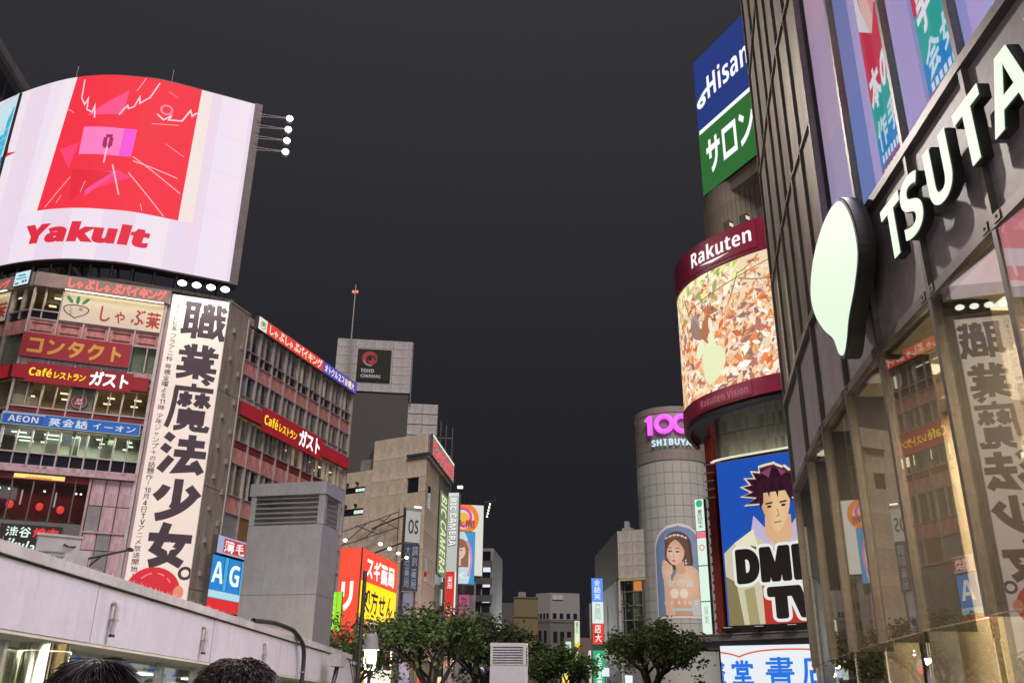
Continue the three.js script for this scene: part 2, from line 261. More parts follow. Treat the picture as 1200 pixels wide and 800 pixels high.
// ---------------------------------------------------------------- corner commercial building on the left
const FA = new Facade(-34.71, -59.64, 71), FB = new Facade(-21.92, -64.04, 18.7), FC = new Facade(-34.71, -59.64, 113);
{
  const b = thing('corner_commercial_building', 'eight storey pink and grey corner building covered in restaurant signs below the curved screen', 'building', [-28, 0, -66]);
  const pts = (d) => [FC.p(-16, 0, -d), FA.p(0, 0, -d), FA.p(13.5, 0, -d), FB.p(0.1, 0, -d), FB.p(20.3, 0, -d)].map((p) => [p[0] + 28, p[2] + 66]);
  const back = [[2, -22], [-22, -12]];
  // the inside: a dark core, floors that hold the storeys apart
  mesh(b, 'core', prism([...pts(4.2), ...back], 0, 30.6), M.roomBack);
  for (const h of [16.5, 20.3, 23.6, 26.6, 30.1]) mesh(b, 'floor_slab', prism([...pts(0.32), ...back], h, h + 0.3), M.room);
  mesh(b, 'wall', prism([...pts(0.3), ...back], 0, 12.4), M.mauve);
  mesh(b, 'roof', prism([...pts(0.15), ...back], 30.45, 31.1), M.cornice);

  const pane = (F, u0, u1, h0, h1, m = M.glass) => slab(b, 'window_pane', F, u0 + 0.05, u1 - 0.05, h0 + 0.05, h1 - 0.05, -0.2, -0.17, m);
  const blind = (F, u0, u1, h0, h1, m) => slab(b, 'blind', F, u0 + 0.06, u1 - 0.06, h0, h1, -0.42, -0.4, m);
  const panel = (F, u0, u1, h0, h1, m) => slab(b, 'cladding_panel', F, u0 + 0.03, u1 - 0.03, h0 + 0.03, h1 - 0.03, -0.3, -0.06 - 0.015 * rnd(), m);
  const mullion = (F, u, h0, h1, w = 0.1, d = 0.06, m = M.alu) => slab(b, 'mullion', F, u - w / 2, u + w / 2, h0, h1, -0.28, d, m);
  const transom = (F, u0, u1, h, t = 0.09, m = M.alu, d = 0.04) => slab(b, 'transom', F, u0, u1, h - t / 2, h + t / 2, -0.27, d, m);
  const lampMat = glow(1, 0.82, 0.5, 2.2), lampCool = glow(0.85, 1, 0.85, 2.0);
  const ceilingLamp = (F, u, h, d, m = lampMat, w = 0.5) => slab(b, 'ceiling_lamp', F, u - w / 2, u + w / 2, h - 0.06, h, d - 0.12, d + 0.12, m);
  seed(3);

  // front face (A)
  const ca = [0, 1.9, 3.65, 5.4, 7.15, 8.9];
  for (const u of ca) mullion(FA, u, 16.9, 30.1, u === 0 ? 0.16 : 0.1, 0.1);
  slab(b, 'cornice', FA, -0.12, 9.2, 30.1, 31.2, -0.2, 0.28, M.cornice);
  slab(b, 'cornice', FC, -16, -0.12, 30.1, 31.2, -0.2, 0.26, M.cornice);
  slab(b, 'ledge', FA, -0.1, 8.95, 16.45, 16.95, -0.3, 0.32, M.pinkPale);
  // top storey corner windows
  pane(FA, 0, 0.75, 28.3, 30.1); pane(FA, 0.75, 1.9, 28.3, 30.1); mullion(FA, 0.75, 27.7, 30.1, 0.09, 0.02); transom(FA, 0, 1.9, 28.3);
  slab(b, 'sill_panel', FA, 0.05, 1.85, 27.7, 28.25, -0.3, -0.1, M.glassDark);
  pane(FC, -2.2, -1.1, 28.3, 30.1); pane(FC, -1.1, 0, 28.3, 30.1); transom(FC, -2.2, 0, 28.3); mullion(FC, -1.1, 27.7, 30.1, 0.09, 0.02);
  slab(b, 'sill_panel', FC, -2.2, -0.05, 27.7, 28.25, -0.3, -0.1, M.glassDark);
  ceilingLamp(FA, 1.4, 29.9, -1.2); ceilingLamp(FA, 0.9, 29.8, -2.6);
  // pink band under the top storey
  for (let i = 0; i < 5; i++) {
    panel(FA, ca[i], ca[i + 1], 26.5, 27.65, M.pink);
    slab(b, 'band_frame', FA, ca[i] + 0.25, ca[i + 1] - 0.25, 27.3, 27.36, -0.08, 0.0, M.darkRed); slab(b, 'band_frame', FA, ca[i] + 0.25, ca[i + 1] - 0.25, 26.72, 26.78, -0.08, 0.0, M.darkRed);
  }
  transom(FA, 0, 8.9, 27.65); transom(FA, 0, 8.9, 26.5);
  // contact lens storey: windows right of the red sign, grey panels behind it
  for (let i = 0; i < 4; i++) panel(FA, ca[i], ca[i + 1], 24.05, 26.45, M.mauve);
  pane(FA, 7.15, 8.2, 24.5, 26.5); pane(FA, 8.2, 8.9, 24.5, 26.5); mullion(FA, 8.2, 24.5, 26.5, 0.08, 0.02); blind(FA, 7.15, 8.9, 24.5, 26.5, M.blind); panel(FA, 7.15, 8.9, 24.0, 24.5, M.mauve);
  // restaurant storey
  for (let i = 0; i < 5; i++) {
    const m = (ca[i] + ca[i + 1]) / 2;
    pane(FA, ca[i], m, 21.1, 23.0); pane(FA, m, ca[i + 1], 21.1, 23.0); mullion(FA, m, 21.1, 23.0, 0.07, -0.02);
    if (i === 2) slab(b, 'window_poster', FA, ca[i] + 0.1, m + 0.7, 21.2, 22.95, -0.26, -0.24, M.blind);
    if (i === 0) blind(FA, ca[i], m + 0.3, 21.1, 23, M.blindWarm);
    slab(b, 'sill_panel', FA, ca[i] + 0.04, ca[i + 1] - 0.04, 20.6, 21.05, -0.3, -0.05, M.darkRed);
    ceilingLamp(FA, ca[i] + 0.6 + rnd() * 0.8, 22.75, -0.9 - rnd() * 0.8); ceilingLamp(FA, ca[i] + 0.3 + rnd(), 22.6, -2.4);
  }
  transom(FA, 0, 8.9, 21.08); transom(FA, 0, 8.9, 20.58);
  // language school storey, bright inside
  slab(b, 'back_wall', FA, 0.2, 8.7, 17, 19.7, -3.9, -3.8, M.roomLit);
  for (let i = 0; i < 5; i++) {
    const m = (ca[i] + ca[i + 1]) / 2;
    pane(FA, ca[i], m, 17.9, 19.6); pane(FA, m, ca[i + 1], 17.9, 19.6); mullion(FA, m, 16.95, 19.6, 0.07, -0.02);
    slab(b, 'sill_panel', FA, ca[i] + 0.04, m - 0.04, 17.0, 17.82, -0.3, -0.12, M.glassDark); slab(b, 'sill_panel', FA, m + 0.04, ca[i + 1] - 0.04, 17.0, 17.82, -0.3, -0.12, M.glassDark);
    for (const d of [-1, -2.2, -3.2]) ceilingLamp(FA, ca[i] + 0.5 + rnd() * 0.6, 19.5, d, lampCool, i < 2 ? 0.95 : 0.35);
    if (i === 1 || i === 3) blind(FA, m, ca[i + 1], 17.9, 19.0, M.blind);
  }
  slab(b, 'column', FA, 4.25, 4.75, 17, 19.6, -1.6, -1.1, M.roomLit); slab(b, 'column', FA, 6.6, 7.0, 17, 19.6, -1.8, -1.3, M.roomLit);
  transom(FA, 0, 8.9, 17.86); transom(FA, 0, 8.9, 16.98);
  // two spotlights clipped to the mullions above the school windows
  for (const u of [4.55, 6.7]) { const s = slab(b, 'wall_lamp', FA, u - 0.12, u + 0.12, 19.2, 19.5, 0.12, 0.5, M.black); subslab(s, 'arm', 0.05, 0.05, 0.4, [0, 0.1, -0.3], M.black); }
  // yakiniku restaurant: one deep dark glass front with red lanterns inside
  const RU = [0, 1.3, 2.6, 3.9, 5.2, 6.05];
  slab(b, 'back_wall', FA, 0, 6.1, 12.4, 16.4, -3.6, -3.5, M.darkRed);
  for (let i = 0; i < 5; i++) { pane(FA, RU[i], RU[i + 1], 13.3, 16.0); mullion(FA, RU[i], 12.5, 16.4, 0.06, 0, M.aluDark); }
  mullion(FA, 6.1, 12.4, 16.4, 0.14, 0.06, M.pinkPale);
  slab(b, 'shopfront_head', FA, 0, 6.05, 16.02, 16.42, -0.3, -0.05, M.darkRed);
  slab(b, 'shopfront_base', FA, 0, 6.05, 12.4, 13.25, -0.3, -0.04, grimy(0.12, 0.12, 0.11));
  const lantern = glow(1, 0.06, 0.05, 1.3);
  for (const [u, h, d] of [[1.3, 14.45, -0.9], [4.45, 14.3, -0.9], [2.9, 14.7, -2.4]]) {
    const l = mesh(b, 'lantern', new THREE.SphereGeometry(0.24, 14, 10).scale(1, 1.15, 1), lantern, rel(b, FA.p(u, h, d))); mesh(l, 'lantern_cap', cyl(0.12, 0.12, 0.07, 10), M.black, [0, 0.3, 0]);
  }
  for (const u of [0.4, 1.0, 3.2, 5.2, 5.5]) { const l = slab(b, 'downlight', FA, u - 0.06, u + 0.06, 15.5, 15.6, -1.3, -1.18, glow(1, 0.95, 0.85, 3)); }
  for (const u of [1.95, 4.05]) slab(b, 'hanging_strip', FA, u - 0.05, u + 0.05, 14.4, 15.4, -0.6, -0.55, glow(0.9, 0.8, 0.85, 0.6));
  for (let i = 0; i < 4; i++) slab(b, 'seat_back', FA, 0.5 + i * 1.3, 1.4 + i * 1.3, 13.2, 13.8, -1.9, -1.7, grimy(0.1, 0.07, 0.06));
  // pink panels right of the restaurant
  const PU = [6.2, 7.1, 8.0, 8.9];
  for (let i = 0; i < 3; i++) for (const [h0, h1] of [[14.6, 16.45], [12.9, 14.6], [11.6, 12.75], [9.2, 11.6]]) {
    const grey = (i === 0 && h1 === 14.6) || (i === 1 && h1 === 12.75) || (i === 1 && h1 === 11.6);
    panel(FA, PU[i], PU[i + 1], h0, h1, grey ? M.tohoDark : M.pinkPale);
  }
  transom(FA, 6.1, 8.9, 12.82, 0.16, M.pinkPale);
  mullion(FA, 8.95, 9, 31, 0.22, 0.12, M.alu);
  // side face (C), mostly outside the picture
  const cc = [-9.2, -7.4, -5.6, -3.9, -2.2, 0];
  for (let i = 0; i < 5; i++) {
    panel(FC, cc[i], cc[i + 1], 26.5, 27.6, M.pink); mullion(FC, cc[i], 16.9, 30.1);
    pane(FC, cc[i], cc[i + 1], 24.0, 26.5); pane(FC, cc[i], cc[i + 1], 21.0, 23.0); pane(FC, cc[i], cc[i + 1], 17.0, 19.6); panel(FC, cc[i], cc[i + 1], 12.4, 16.9, M.pinkPale);
    blind(FC, cc[i], cc[i + 1], 24.0, 26.5, M.blind); blind(FC, cc[i], cc[i + 1], 21, 23, M.blindWarm);
  }
  // the light of the storeys comes from their ceilings
  for (const [F, u, h, w, col, e] of [[FA, 4.4, 22.9, 8, 0xffd9a0, 5], [FA, 4.4, 19.6, 8, 0xe9ffe0, 11], [FA, 1.0, 30.0, 1.8, 0xffd9a0, 6], [FB, 12, 22.6, 15, 0xffe0b4, 4], [FB, 11.5, 30.0, 17, 0xe8ead8, 2.5], [FA, 3, 15.9, 5, 0xff9a86, 1.6]]) {
    const l = new THREE.RectAreaLight(col, e, w, 2.4); l.position.set(...rel(b, F.p(u, h, -2))); l.name = 'storey_ceiling_light'; b.add(l); l.up.set(F.c, 0, F.s); aim(l, b, l.position.x, -50, l.position.z);
  }
  // banner backing wall and metal corner pier with cable clamps
  slab(b, 'banner_wall', FA, 9.1, 13.5, 0.15, 31, -0.3, -0.02, M.mauve);
  for (const [h0, h1] of [[0.15, 9.4], [9.45, 16.6], [16.65, 23.9], [23.95, 31.1]]) for (const [u0, u1] of [[0.02, 0.9], [0.92, 1.75], [1.77, 2.6]])
    slab(b, 'pier_panel', FB, u0, u1, h0, h1, -0.3, 0.02 + 0.02 * rnd(), M.pier);
  slab(b, 'pier_cap', FB, 0, 2.7, 31.1, 31.2, -0.3, 0.1, M.alu);
  for (let i = 0; i < 9; i++) { slab(b, 'pier_clamp', FB, 0.75, 0.95, 10.4 + i * 2.3, 10.75 + i * 2.3, 0.03, 0.2, M.alu); slab(b, 'pier_clamp', FB, 1.95, 2.15, 9.5 + i * 2.3, 9.9 + i * 2.3, 0.03, 0.2, M.alu); }
  mesh(b, 'drain_pipe', cyl(0.07, 0.07, 30.5, 8), M.alu, rel(b, FB.p(2.45, 15.4, 0.14)));

  // flank along the side street (B)
  const n = 9, bu = (i) => 2.65 + i * (17.65 / n);
  for (let i = 0; i <= n; i++) mullion(FB, bu(i), 13.3, 30.3, i % 9 === 0 ? 0.16 : 0.1, 0.08);
  for (let i = 0; i < n; i++) {
    const u0 = bu(i), u1 = bu(i + 1), m = u0 + (u1 - u0) * 0.42;
    pane(FB, u0, m, 28.25, 30.2); pane(FB, m, u1, 28.25, 30.2); mullion(FB, m, 27.4, 30.2, 0.06, 0);
    slab(b, 'sill_panel', FB, u0 + 0.05, u1 - 0.05, 27.42, 28.18, -0.3, -0.12, M.glassDark);
    if (i > 3) blind(FB, i % 2 ? u0 : m, u1, 28.3, 30.2, i % 2 ? M.blind : M.blindWarm);
    panel(FB, u0, u1, 26.2, 27.4, M.pink);
    pane(FB, u0, m, 24.5, 26.2); pane(FB, m, u1, 24.5, 26.2); mullion(FB, m, 23.9, 26.2, 0.06, 0); panel(FB, u0, u1, 23.9, 24.45, M.mauve);
    blind(FB, u0, u1, 24.4, 26.2, i % 3 === 1 ? M.blindWarm : M.blind);
    pane(FB, u0, m, 20.9, 22.7); pane(FB, m, u1, 20.9, 22.7); mullion(FB, m, 20.9, 22.7, 0.06, 0);
    if (i < 4 || i === 5) blind(FB, u0, u1, 20.9, 22.7, M.blind); else { ceilingLamp(FB, u0 + 0.8, 22.4, -1.1); ceilingLamp(FB, u0 + 1.3, 22.3, -2.0); }
    slab(b, 'sill_panel', FB, u0 + 0.04, u1 - 0.04, 20.3, 20.82, -0.3, -0.05, M.darkRed);
    panel(FB, u0, u1, 19.1, 20.28, M.pink);
    pane(FB, u0, m, 16.7, 19.05); pane(FB, m, u1, 16.7, 19.05); if (i % 3 !== 1) blind(FB, u0, u1, 16.7, 18.9, M.blindWarm); mullion(FB, m, 16.7, 19.05, 0.06, 0);
    panel(FB, u0, u1, 15.35, 16.6, M.pink);
    panel(FB, u0, u1, 13.3, 15.3, i % 2 ? M.brownPanel : M.tohoDark);
    panel(FB, u0, u1, 9.3, 13.25, M.tohoDark); panel(FB, u0, u1, 4.5, 9.25, M.mauve);
  }
  for (const h of [28.22, 27.4, 26.2, 24.48, 23.9, 20.86, 19.08, 16.65, 15.32, 13.28]) transom(FB, 2.65, 20.3, h, 0.08, M.alu, 0.03);
  mullion(FB, 20.35, 0.15, 31, 0.12, 0.12);
}

// ---------------------------------------------------------------- signs on the corner building
const RED = '#f0232a';
sign('channel_letter_sign', 'row of glowing red hiragana letters on the grey cornice above the turnip sign', 'sign', FA, 1.6, 9.05, 30.14, 31.16, 0.31, 0.025, (c, w, h) => {
  c.fillStyle = '#000'; c.fillRect(0, 0, w, h); write(c, 'しゃぶしゃぶバイキング', w * 0.045, h * 0.1, w * 0.083, h * 0.82, { color: '#ff2420', weight: 19, round: true, pitch: 1.02 });
}, { lit: 1.3, ppm: 70, cabinet: M.cornice, base: [0.28, 0.22, 0.2] });
sign('channel_letter_sign', 'end of a row of red cornice letters beside the small pale blue sign', 'sign', FC, -9.4, -2.3, 30.14, 31.16, 0.29, 0.025, (c, w, h) => {
  c.fillStyle = '#000'; c.fillRect(0, 0, w, h); write(c, 'しゃぶしゃぶバイキング', w * 0.03, h * 0.16, w * 0.084, h * 0.7, { color: '#ff2420', weight: 15, round: true, pitch: 1.02 });
}, { lit: 1.3, ppm: 60, cabinet: M.cornice, base: [0.28, 0.22, 0.2] });
sign('clinic_sign', 'small pale blue lit sign on the cornice corner', 'sign', FC, -1.9, -0.35, 30.2, 31.35, 0.42, 0.14, (c, w, h) => {
  c.fillStyle = '#cfeef5'; c.fillRect(0, 0, w, h); c.fillStyle = '#2e8fb0'; c.fillRect(w * 0.2, h * 0.2, w * 0.5, h * 0.12); c.fillRect(w * 0.1, h * 0.44, w * 0.7, h * 0.08); c.fillStyle = '#335'; c.fillRect(w * 0.55, h * 0.68, w * 0.14, h * 0.16); c.fillRect(w * 0.74, h * 0.66, w * 0.12, h * 0.16); c.fillRect(w * 0.08, h * 0.78, w * 0.26, h * 0.1);
}, { lit: 0.95 });
function turnipSign(F, u0, u1, label, extra) {
  const g = sign('restaurant_sign', label, 'sign', F, u0, u1, 27.68, 30.08, 0.14, 0.18, (c, w, h) => {
    c.fillStyle = '#cfc4b2'; c.fillRect(0, 0, w, h);
    const x = w * 0.145, y = h * 0.6;
    c.fillStyle = '#c8bfb0'; c.strokeStyle = '#1c2433'; c.lineWidth = h * 0.03; c.beginPath(); c.moveTo(x, y + h * 0.28); c.bezierCurveTo(x - w * 0.03, y + h * 0.2, x - w * 0.125, y + h * 0.14, x - w * 0.12, y - h * 0.04); c.bezierCurveTo(x - w * 0.11, y - h * 0.2, x + w * 0.11, y - h * 0.2, x + w * 0.12, y - h * 0.04); c.bezierCurveTo(x + w * 0.125, y + h * 0.14, x + w * 0.03, y + h * 0.2, x, y + h * 0.28); c.fill(); c.stroke();
    c.fillStyle = '#1f7a4c'; for (const [dx, r] of [[-0.07, -0.7], [0, 0], [0.07, 0.7]]) { c.save(); c.translate(x + dx * w, h * 0.3); c.rotate(r); c.beginPath(); c.ellipse(0, -h * 0.03, w * 0.018, h * 0.14, 0, 0, 7); c.fill(); c.restore(); }
    c.save(); write(c, 'しゃぶ', x - w * 0.07, y - h * 0.1, w * 0.04, h * 0.1, { color: '#223', weight: 10, vertical: true }); write(c, '葉', x + w * 0.02, y - h * 0.1, w * 0.045, h * 0.12, { color: '#b02a24', weight: 9 }); c.restore();
    write(c, 'しゃぶ葉', w * 0.345, h * 0.3, w * 0.155, h * 0.6, { color: '#9c2f22', weight: 12, pitch: 1.06 });
  }, { lit: 0, ppm: 70 });
  return g;
}
const signLampMat = glow(1, 0.98, 0.62, 2.4);
function signTrough(F, u0, u1, label) {              // lamp trough above a printed sign
  const g = thing('sign_light_trough', label, 'lamp', F.p((u0 + u1) / 2, 29.98, 0.5), F.turn, 'troughs of tube lamps over the turnip signs');
  mesh(g, 'housing', boxGeo(u1 - u0, 0.1, 0.18), M.cornice, [0, 0.09, 0]); mesh(g, 'tube_lamp', boxGeo(u1 - u0 - 0.1, 0.05, 0.1), signLampMat, [0, 0.012, 0]);
  const n = Math.max(2, Math.round((u1 - u0) / 2)); for (let i = 0; i < n; i++) mesh(g, 'bracket', boxGeo(0.06, 0.05, 0.4), M.black, [(i + 0.5) / n * (u1 - u0) - (u1 - u0) / 2, 0.12, -0.22]);
  const l = new THREE.RectAreaLight(0xfff6a8, 7, u1 - u0 - 0.2, 0.1); l.position.set(0, -0.03, 0); l.name = 'trough'; g.add(l); aim(l, g, 0, -2, -0.5);
}
turnipSign(FA, 1.92, 8.88, 'cream restaurant sign with a turnip drawing and brown letters, below the red cornice letters');
signTrough(FA, 1.95, 8.85, 'lamp trough over the cream turnip sign beside the tall banner');
turnipSign(FC, -9.2, -2.25, 'cream restaurant sign with brown letters, cut by the corner windows of the pink building');
signTrough(FC, -9.2, -2.3, 'lamp trough over the cream sign left of the corner windows');
sign('contact_lens_sign', 'dark red sign with ochre katakana letters for contact lenses', 'sign', FA, -0.05, 7.15, 24.62, 26.44, 0.3, 0.22, (c, w, h) => {
  c.fillStyle = '#8e1026'; c.fillRect(0, 0, w, h); write(c, 'コンタクト', w * 0.04, h * 0.13, w * 0.165, h * 0.74, { color: '#c88f3e', weight: 19, pitch: 1.12, outline: '#54061a', outlineWeight: 3 });
}, { lit: 0, ppm: 60 });
sign('contact_lens_sign', 'dark red sign with ochre letters around the corner from the larger contact lens sign', 'sign', FC, -7.6, -2.2, 24.5, 26.44, 0.3, 0.22, (c, w, h) => {
  c.fillStyle = '#8e1026'; c.fillRect(0, 0, w, h); write(c, 'コンタクス', w * 0.04, h * 0.2, w * 0.165, h * 0.62, { color: '#c88f3e', weight: 16, pitch: 1.13 });
}, { lit: 0, ppm: 50 });
const gusto = (c, w, h) => {
  c.fillStyle = '#c0142a'; c.fillRect(0, 0, w, h);
};
function cafeSign(F, u0, u1, h0, h1, tu, k, label, redBand) {          // red band with raised glowing letters
  const g = sign('cafe_sign', label, 'sign', F, u0, u1, h0, h1, 0.34, 0.3, gusto, { lit: 0.5, ppm: 24, group: undefined, cabinet: M.darkRed });
  const W = 6.9 * k, H = 1.45 * k, t = canvasTexture(W * 70, H * 70, (c, w, h) => {
    c.fillStyle = '#7a0818'; c.fillRect(0, 0, w, h);
    c.fillStyle = '#ffd21a'; latin(c, 'Café', w * 0.13, h * 0.66, w * 0.22, h * 0.4);
    write(c, 'レストラン', w * 0.25, h * 0.34, w * 0.06, h * 0.36, { color: '#ffd21a', weight: 15, round: true, pitch: 1.02 });
    write(c, 'ガスト', w * 0.595, h * 0.12, w * 0.125, h * 0.7, { color: '#ffffff', weight: 17, round: true, pitch: 1.03 });
  });
  const f = mesh(g, 'lettering', boxGeo(W, H, 0.08), luminous(t, 1), [tu, (h1 - h0) / 2 - 0.03, 0.05]);
  f.geometry = new THREE.BoxGeometry(W, H, 0.08); f.material = [M.darkRed, M.darkRed, M.darkRed, M.darkRed, luminous(t, 1.35), M.darkRed];
}
cafeSign(FA, -0.22, 8.72, 22.98, 24.0, -0.1, 1, 'red cafe restaurant sign with yellow and white glowing letters, beside the tall banner');
cafeSign(FB, 2.66, 20.1, 22.75, 23.85, -1.2, 1.35, 'long red cafe restaurant sign with yellow and white letters on the side street wall');
cafeSign(FC, -10.5, -0.3, 22.98, 24.0, -4, 1, 'red cafe sign band around the corner below the smaller contact lens sign');
sign('language_school_sign', 'blue sign with white Latin and Japanese letters of an English school', 'sign', FA, -0.2, 8.72, 19.62, 20.56, 0.3, 0.2, (c, w, h) => {
  c.fillStyle = '#2268c4'; c.fillRect(0, 0, w, h); c.strokeStyle = '#cfe2c8'; c.lineWidth = h * 0.07; c.strokeRect(0, 0, w, h);
  c.fillStyle = '#9db8dd'; c.fillRect(w * 0.0, 0, w * 0.3, h * 0.2); c.fillStyle = '#2b55a8'; c.fillRect(w * 0.02, h * 0.16, w * 0.27, h * 0.75);
  c.fillStyle = '#dfeaf6'; latin(c, 'AEON', w * 0.155, h * 0.76, w * 0.22, h * 0.5);
  write(c, '英会話', w * 0.33, h * 0.17, w * 0.088, h * 0.68, { color: '#eef4fb', weight: 13, pitch: 1.1 }); write(c, 'イーオン', w * 0.645, h * 0.24, w * 0.075, h * 0.56, { color: '#eef4fb', weight: 13, pitch: 1.1 });
}, { lit: 0.75, ppm: 80 });
sign('light_strip_sign', 'thin golden lit strip with tiny red letters over the dark restaurant window', 'sign', FA, 1.3, 4.5, 16.02, 16.4, 0.06, 0.12, (c, w, h) => {
  c.fillStyle = '#ffdf7e'; c.fillRect(0, 0, w, h); c.fillStyle = '#c8541a'; c.fillRect(0, h * 0.85, w, h * 0.15); for (let i = 0; i < 17; i++) { c.fillStyle = i % 5 === 2 ? '#8a2a10' : '#b0451c'; c.fillRect(w * (0.24 + i * 0.03), h * (0.45 + 0.2 * rnd()), w * 0.018, h * 0.3); }
}, { lit: 1.1, ppm: 90 });
{
  const g = thing('round_logo_sign', 'small round dark red sticker sign on a restaurant window', 'sign', FA.p(4.35, 21.85, -0.12), FA.turn);
  const t = canvasTexture(128, 128, (c, w, h) => { c.fillStyle = '#9aa3b0'; c.fillRect(0, 0, w, h); c.fillStyle = '#6a2032'; c.beginPath(); c.arc(64, 64, 60, 0, 7); c.fill(); c.fillStyle = '#d9c9cc'; latin(c, '24', 64, 62, 50, 26); latin(c, 'CAFE', 64, 92, 70, 20); });
  mesh(g, 'disc', cyl(0.55, 0.55, 0.05, 28).rotateX(Math.PI / 2), M.darkRed); mesh(g, 'face', new THREE.CircleGeometry(0.5, 28), printed(t), [0, 0, 0.03]);
}
{
  const g = thing('round_logo_sign', 'round red lit logo sign on the wall around the corner from the cafe windows', 'sign', FC.p(-2.4, 21.4, 0.35), FC.turn);
  mesh(g, 'disc', cyl(0.95, 0.95, 0.2, 32).rotateX(Math.PI / 2), M.darkRed);
  const t = canvasTexture(160, 160, (c, w, h) => { c.fillStyle = '#8c1022'; c.fillRect(0, 0, w, h); c.fillStyle = '#f0d7d9'; latin(c, 'HOT', 80, 96, 90, 40); });
  mesh(g, 'face', new THREE.CircleGeometry(0.9, 32), luminous(t, 0.5), [0, 0, 0.11]);
}
sign('yakiniku_sign', 'white and red glowing letters of a barbecue restaurant just above the white parapet', 'sign', FA, 1.2, 5.0, 11.0, 13.0, 0.12, 0.06, (c, w, h) => {
  c.fillStyle = '#15110f'; c.fillRect(0, 0, w, h); write(c, '渋谷', w * 0.1, h * 0.06, w * 0.2, h * 0.36, { color: '#dffcf0', weight: 13 }); write(c, '焼肉', w * 0.54, h * 0.06, w * 0.2, h * 0.36, { color: '#ff2b2b', weight: 13 });
  c.fillStyle = '#dffcf0'; c.save(); c.transform(1, 0.12, -0.2, 1, w * 0.06, -h * 0.04); latin(c, 'nikulabi', w * 0.42, h * 0.86, w * 0.78, h * 0.38); c.restore();
}, { lit: 1.0, ppm: 70, cabinet: M.aluDark });
// the side street signs
sign('buffet_sign', 'red and purple lit sign strip along the roof edge of the side street wall', 'sign', FB, 3.5, 20.5, 30.28, 31.4, 0.3, 0.35, (c, w, h) => {
  const g = w * 0.615; c.fillStyle = '#e5463a'; c.fillRect(0, 0, g, h); c.fillStyle = '#5a49b8'; c.fillRect(g, 0, w, h); c.fillStyle = '#f2ecdc'; c.fillRect(0, 0, w * 0.07, h);
  c.strokeStyle = '#487a5a'; c.lineWidth = h * 0.06; c.beginPath(); c.arc(w * 0.04, h * 0.52, h * 0.3, 0, 7); c.stroke(); c.fillStyle = '#3f9a5a'; c.fillRect(w * 0.03, h * 0.3, w * 0.02, h * 0.3);
  write(c, 'しゃぶしゃぶバイキング', w * 0.085, h * 0.12, w * 0.046, h * 0.76, { color: '#fff0d8', weight: 16, round: true, pitch: 1.02 });
  write(c, 'オトクル', w * 0.635, h * 0.16, w * 0.035, h * 0.68, { color: '#fff4d8', weight: 17, round: true }); c.fillStyle = '#fff'; latin(c, '2', w * 0.8, h * 0.8, w * 0.03, h * 0.6); write(c, 'ス会週大', w * 0.82, h * 0.16, w * 0.037, h * 0.68, { color: '#ffeebf', weight: 16 });
}, { lit: 0.95, ppm: 60 });
sign('hair_clinic_sign', 'lit white sign with red square letters above the blue clinic sign', 'sign', FB, 1.75, 7.4, 12.15, 13.45, 0.5, 0.4, (c, w, h) => {
  c.fillStyle = '#a9b4dc'; c.fillRect(0, 0, w, h); c.fillStyle = '#cf3d38'; c.fillRect(w * 0.13, h * 0.1, w * 0.5, h * 0.8); c.fillRect(w * 0.72, h * 0.1, w * 0.4, h * 0.8);
  write(c, '薄毛', w * 0.15, h * 0.16, w * 0.22, h * 0.7, { color: '#fff', weight: 12 }); write(c, '談', w * 0.75, h * 0.16, w * 0.22, h * 0.7, { color: '#fff', weight: 11 });
}, { lit: 0.9, ppm: 60 });
{
  const g = sign('hair_clinic_sign', 'blue lit sign with big white capital letters AGA over a red strip', 'sign', FB, 1.35, 7.2, 8.2, 12.0, 0.55, 0.45, (c, w, h) => {
    c.fillStyle = '#1f7fc8'; c.fillRect(0, 0, w, h); c.fillStyle = '#3fa2de'; c.fillRect(w * 0.26, 0, w * 0.08, h * 0.62); c.fillRect(w * 0.62, 0, w * 0.08, h * 0.62); c.fillStyle = '#a8d4dc'; c.fillRect(0, h * 0.64, w, h * 0.13); c.fillStyle = '#d8262a'; c.fillRect(0, h * 0.78, w, h * 0.22);
    c.fillStyle = '#eafcf6'; latin(c, 'A', w * 0.14, h * 0.5, w * 0.3, h * 0.4); latin(c, 'G', w * 0.49, h * 0.5, w * 0.3, h * 0.4); latin(c, 'A', w * 0.85, h * 0.5, w * 0.3, h * 0.4);
  }, { lit: 1.1, ppm: 50 });
  for (const u of [-1.42, -0.92, 0.62, 1.12]) mesh(g, 'seam', boxGeo(0.04, 2.3, 0.02), M.black, [u, 2.6, 0.012]);
}
// posters stuck in the side street windows
const windowPoster = (u0, u1, h0, h1, label, draw) => sign('window_poster', label, 'poster', FB, u0, u1, h0, h1, -0.28, 0.02, draw, { lit: 0.12, ppm: 40 });
windowPoster(2.75, 8.5, 27.45, 29.6, 'blue advertising picture filling three top floor windows by the grey pier', (c, w, h) => {
  c.fillStyle = '#7d6a60'; c.fillRect(0, 0, w, h); c.fillStyle = '#2a3c8c'; c.beginPath(); c.moveTo(0, h * 0.2); c.quadraticCurveTo(w * 0.45, h * -0.05, w * 0.92, h); c.lineTo(0, h); c.fill(); c.strokeStyle = '#d9b9b4'; c.lineWidth = h * 0.05; c.beginPath(); c.moveTo(0, h * 0.2); c.quadraticCurveTo(w * 0.45, h * -0.05, w * 0.92, h); c.stroke();
  c.fillStyle = '#dfe4ea'; c.beginPath(); c.ellipse(w * 0.2, h * 0.9, w * 0.12, h * 0.16, 0, 0, 7); c.fill(); c.beginPath(); c.ellipse(w * 0.62, h * 0.75, w * 0.06, h * 0.25, 0, 0, 7); c.fill();
});
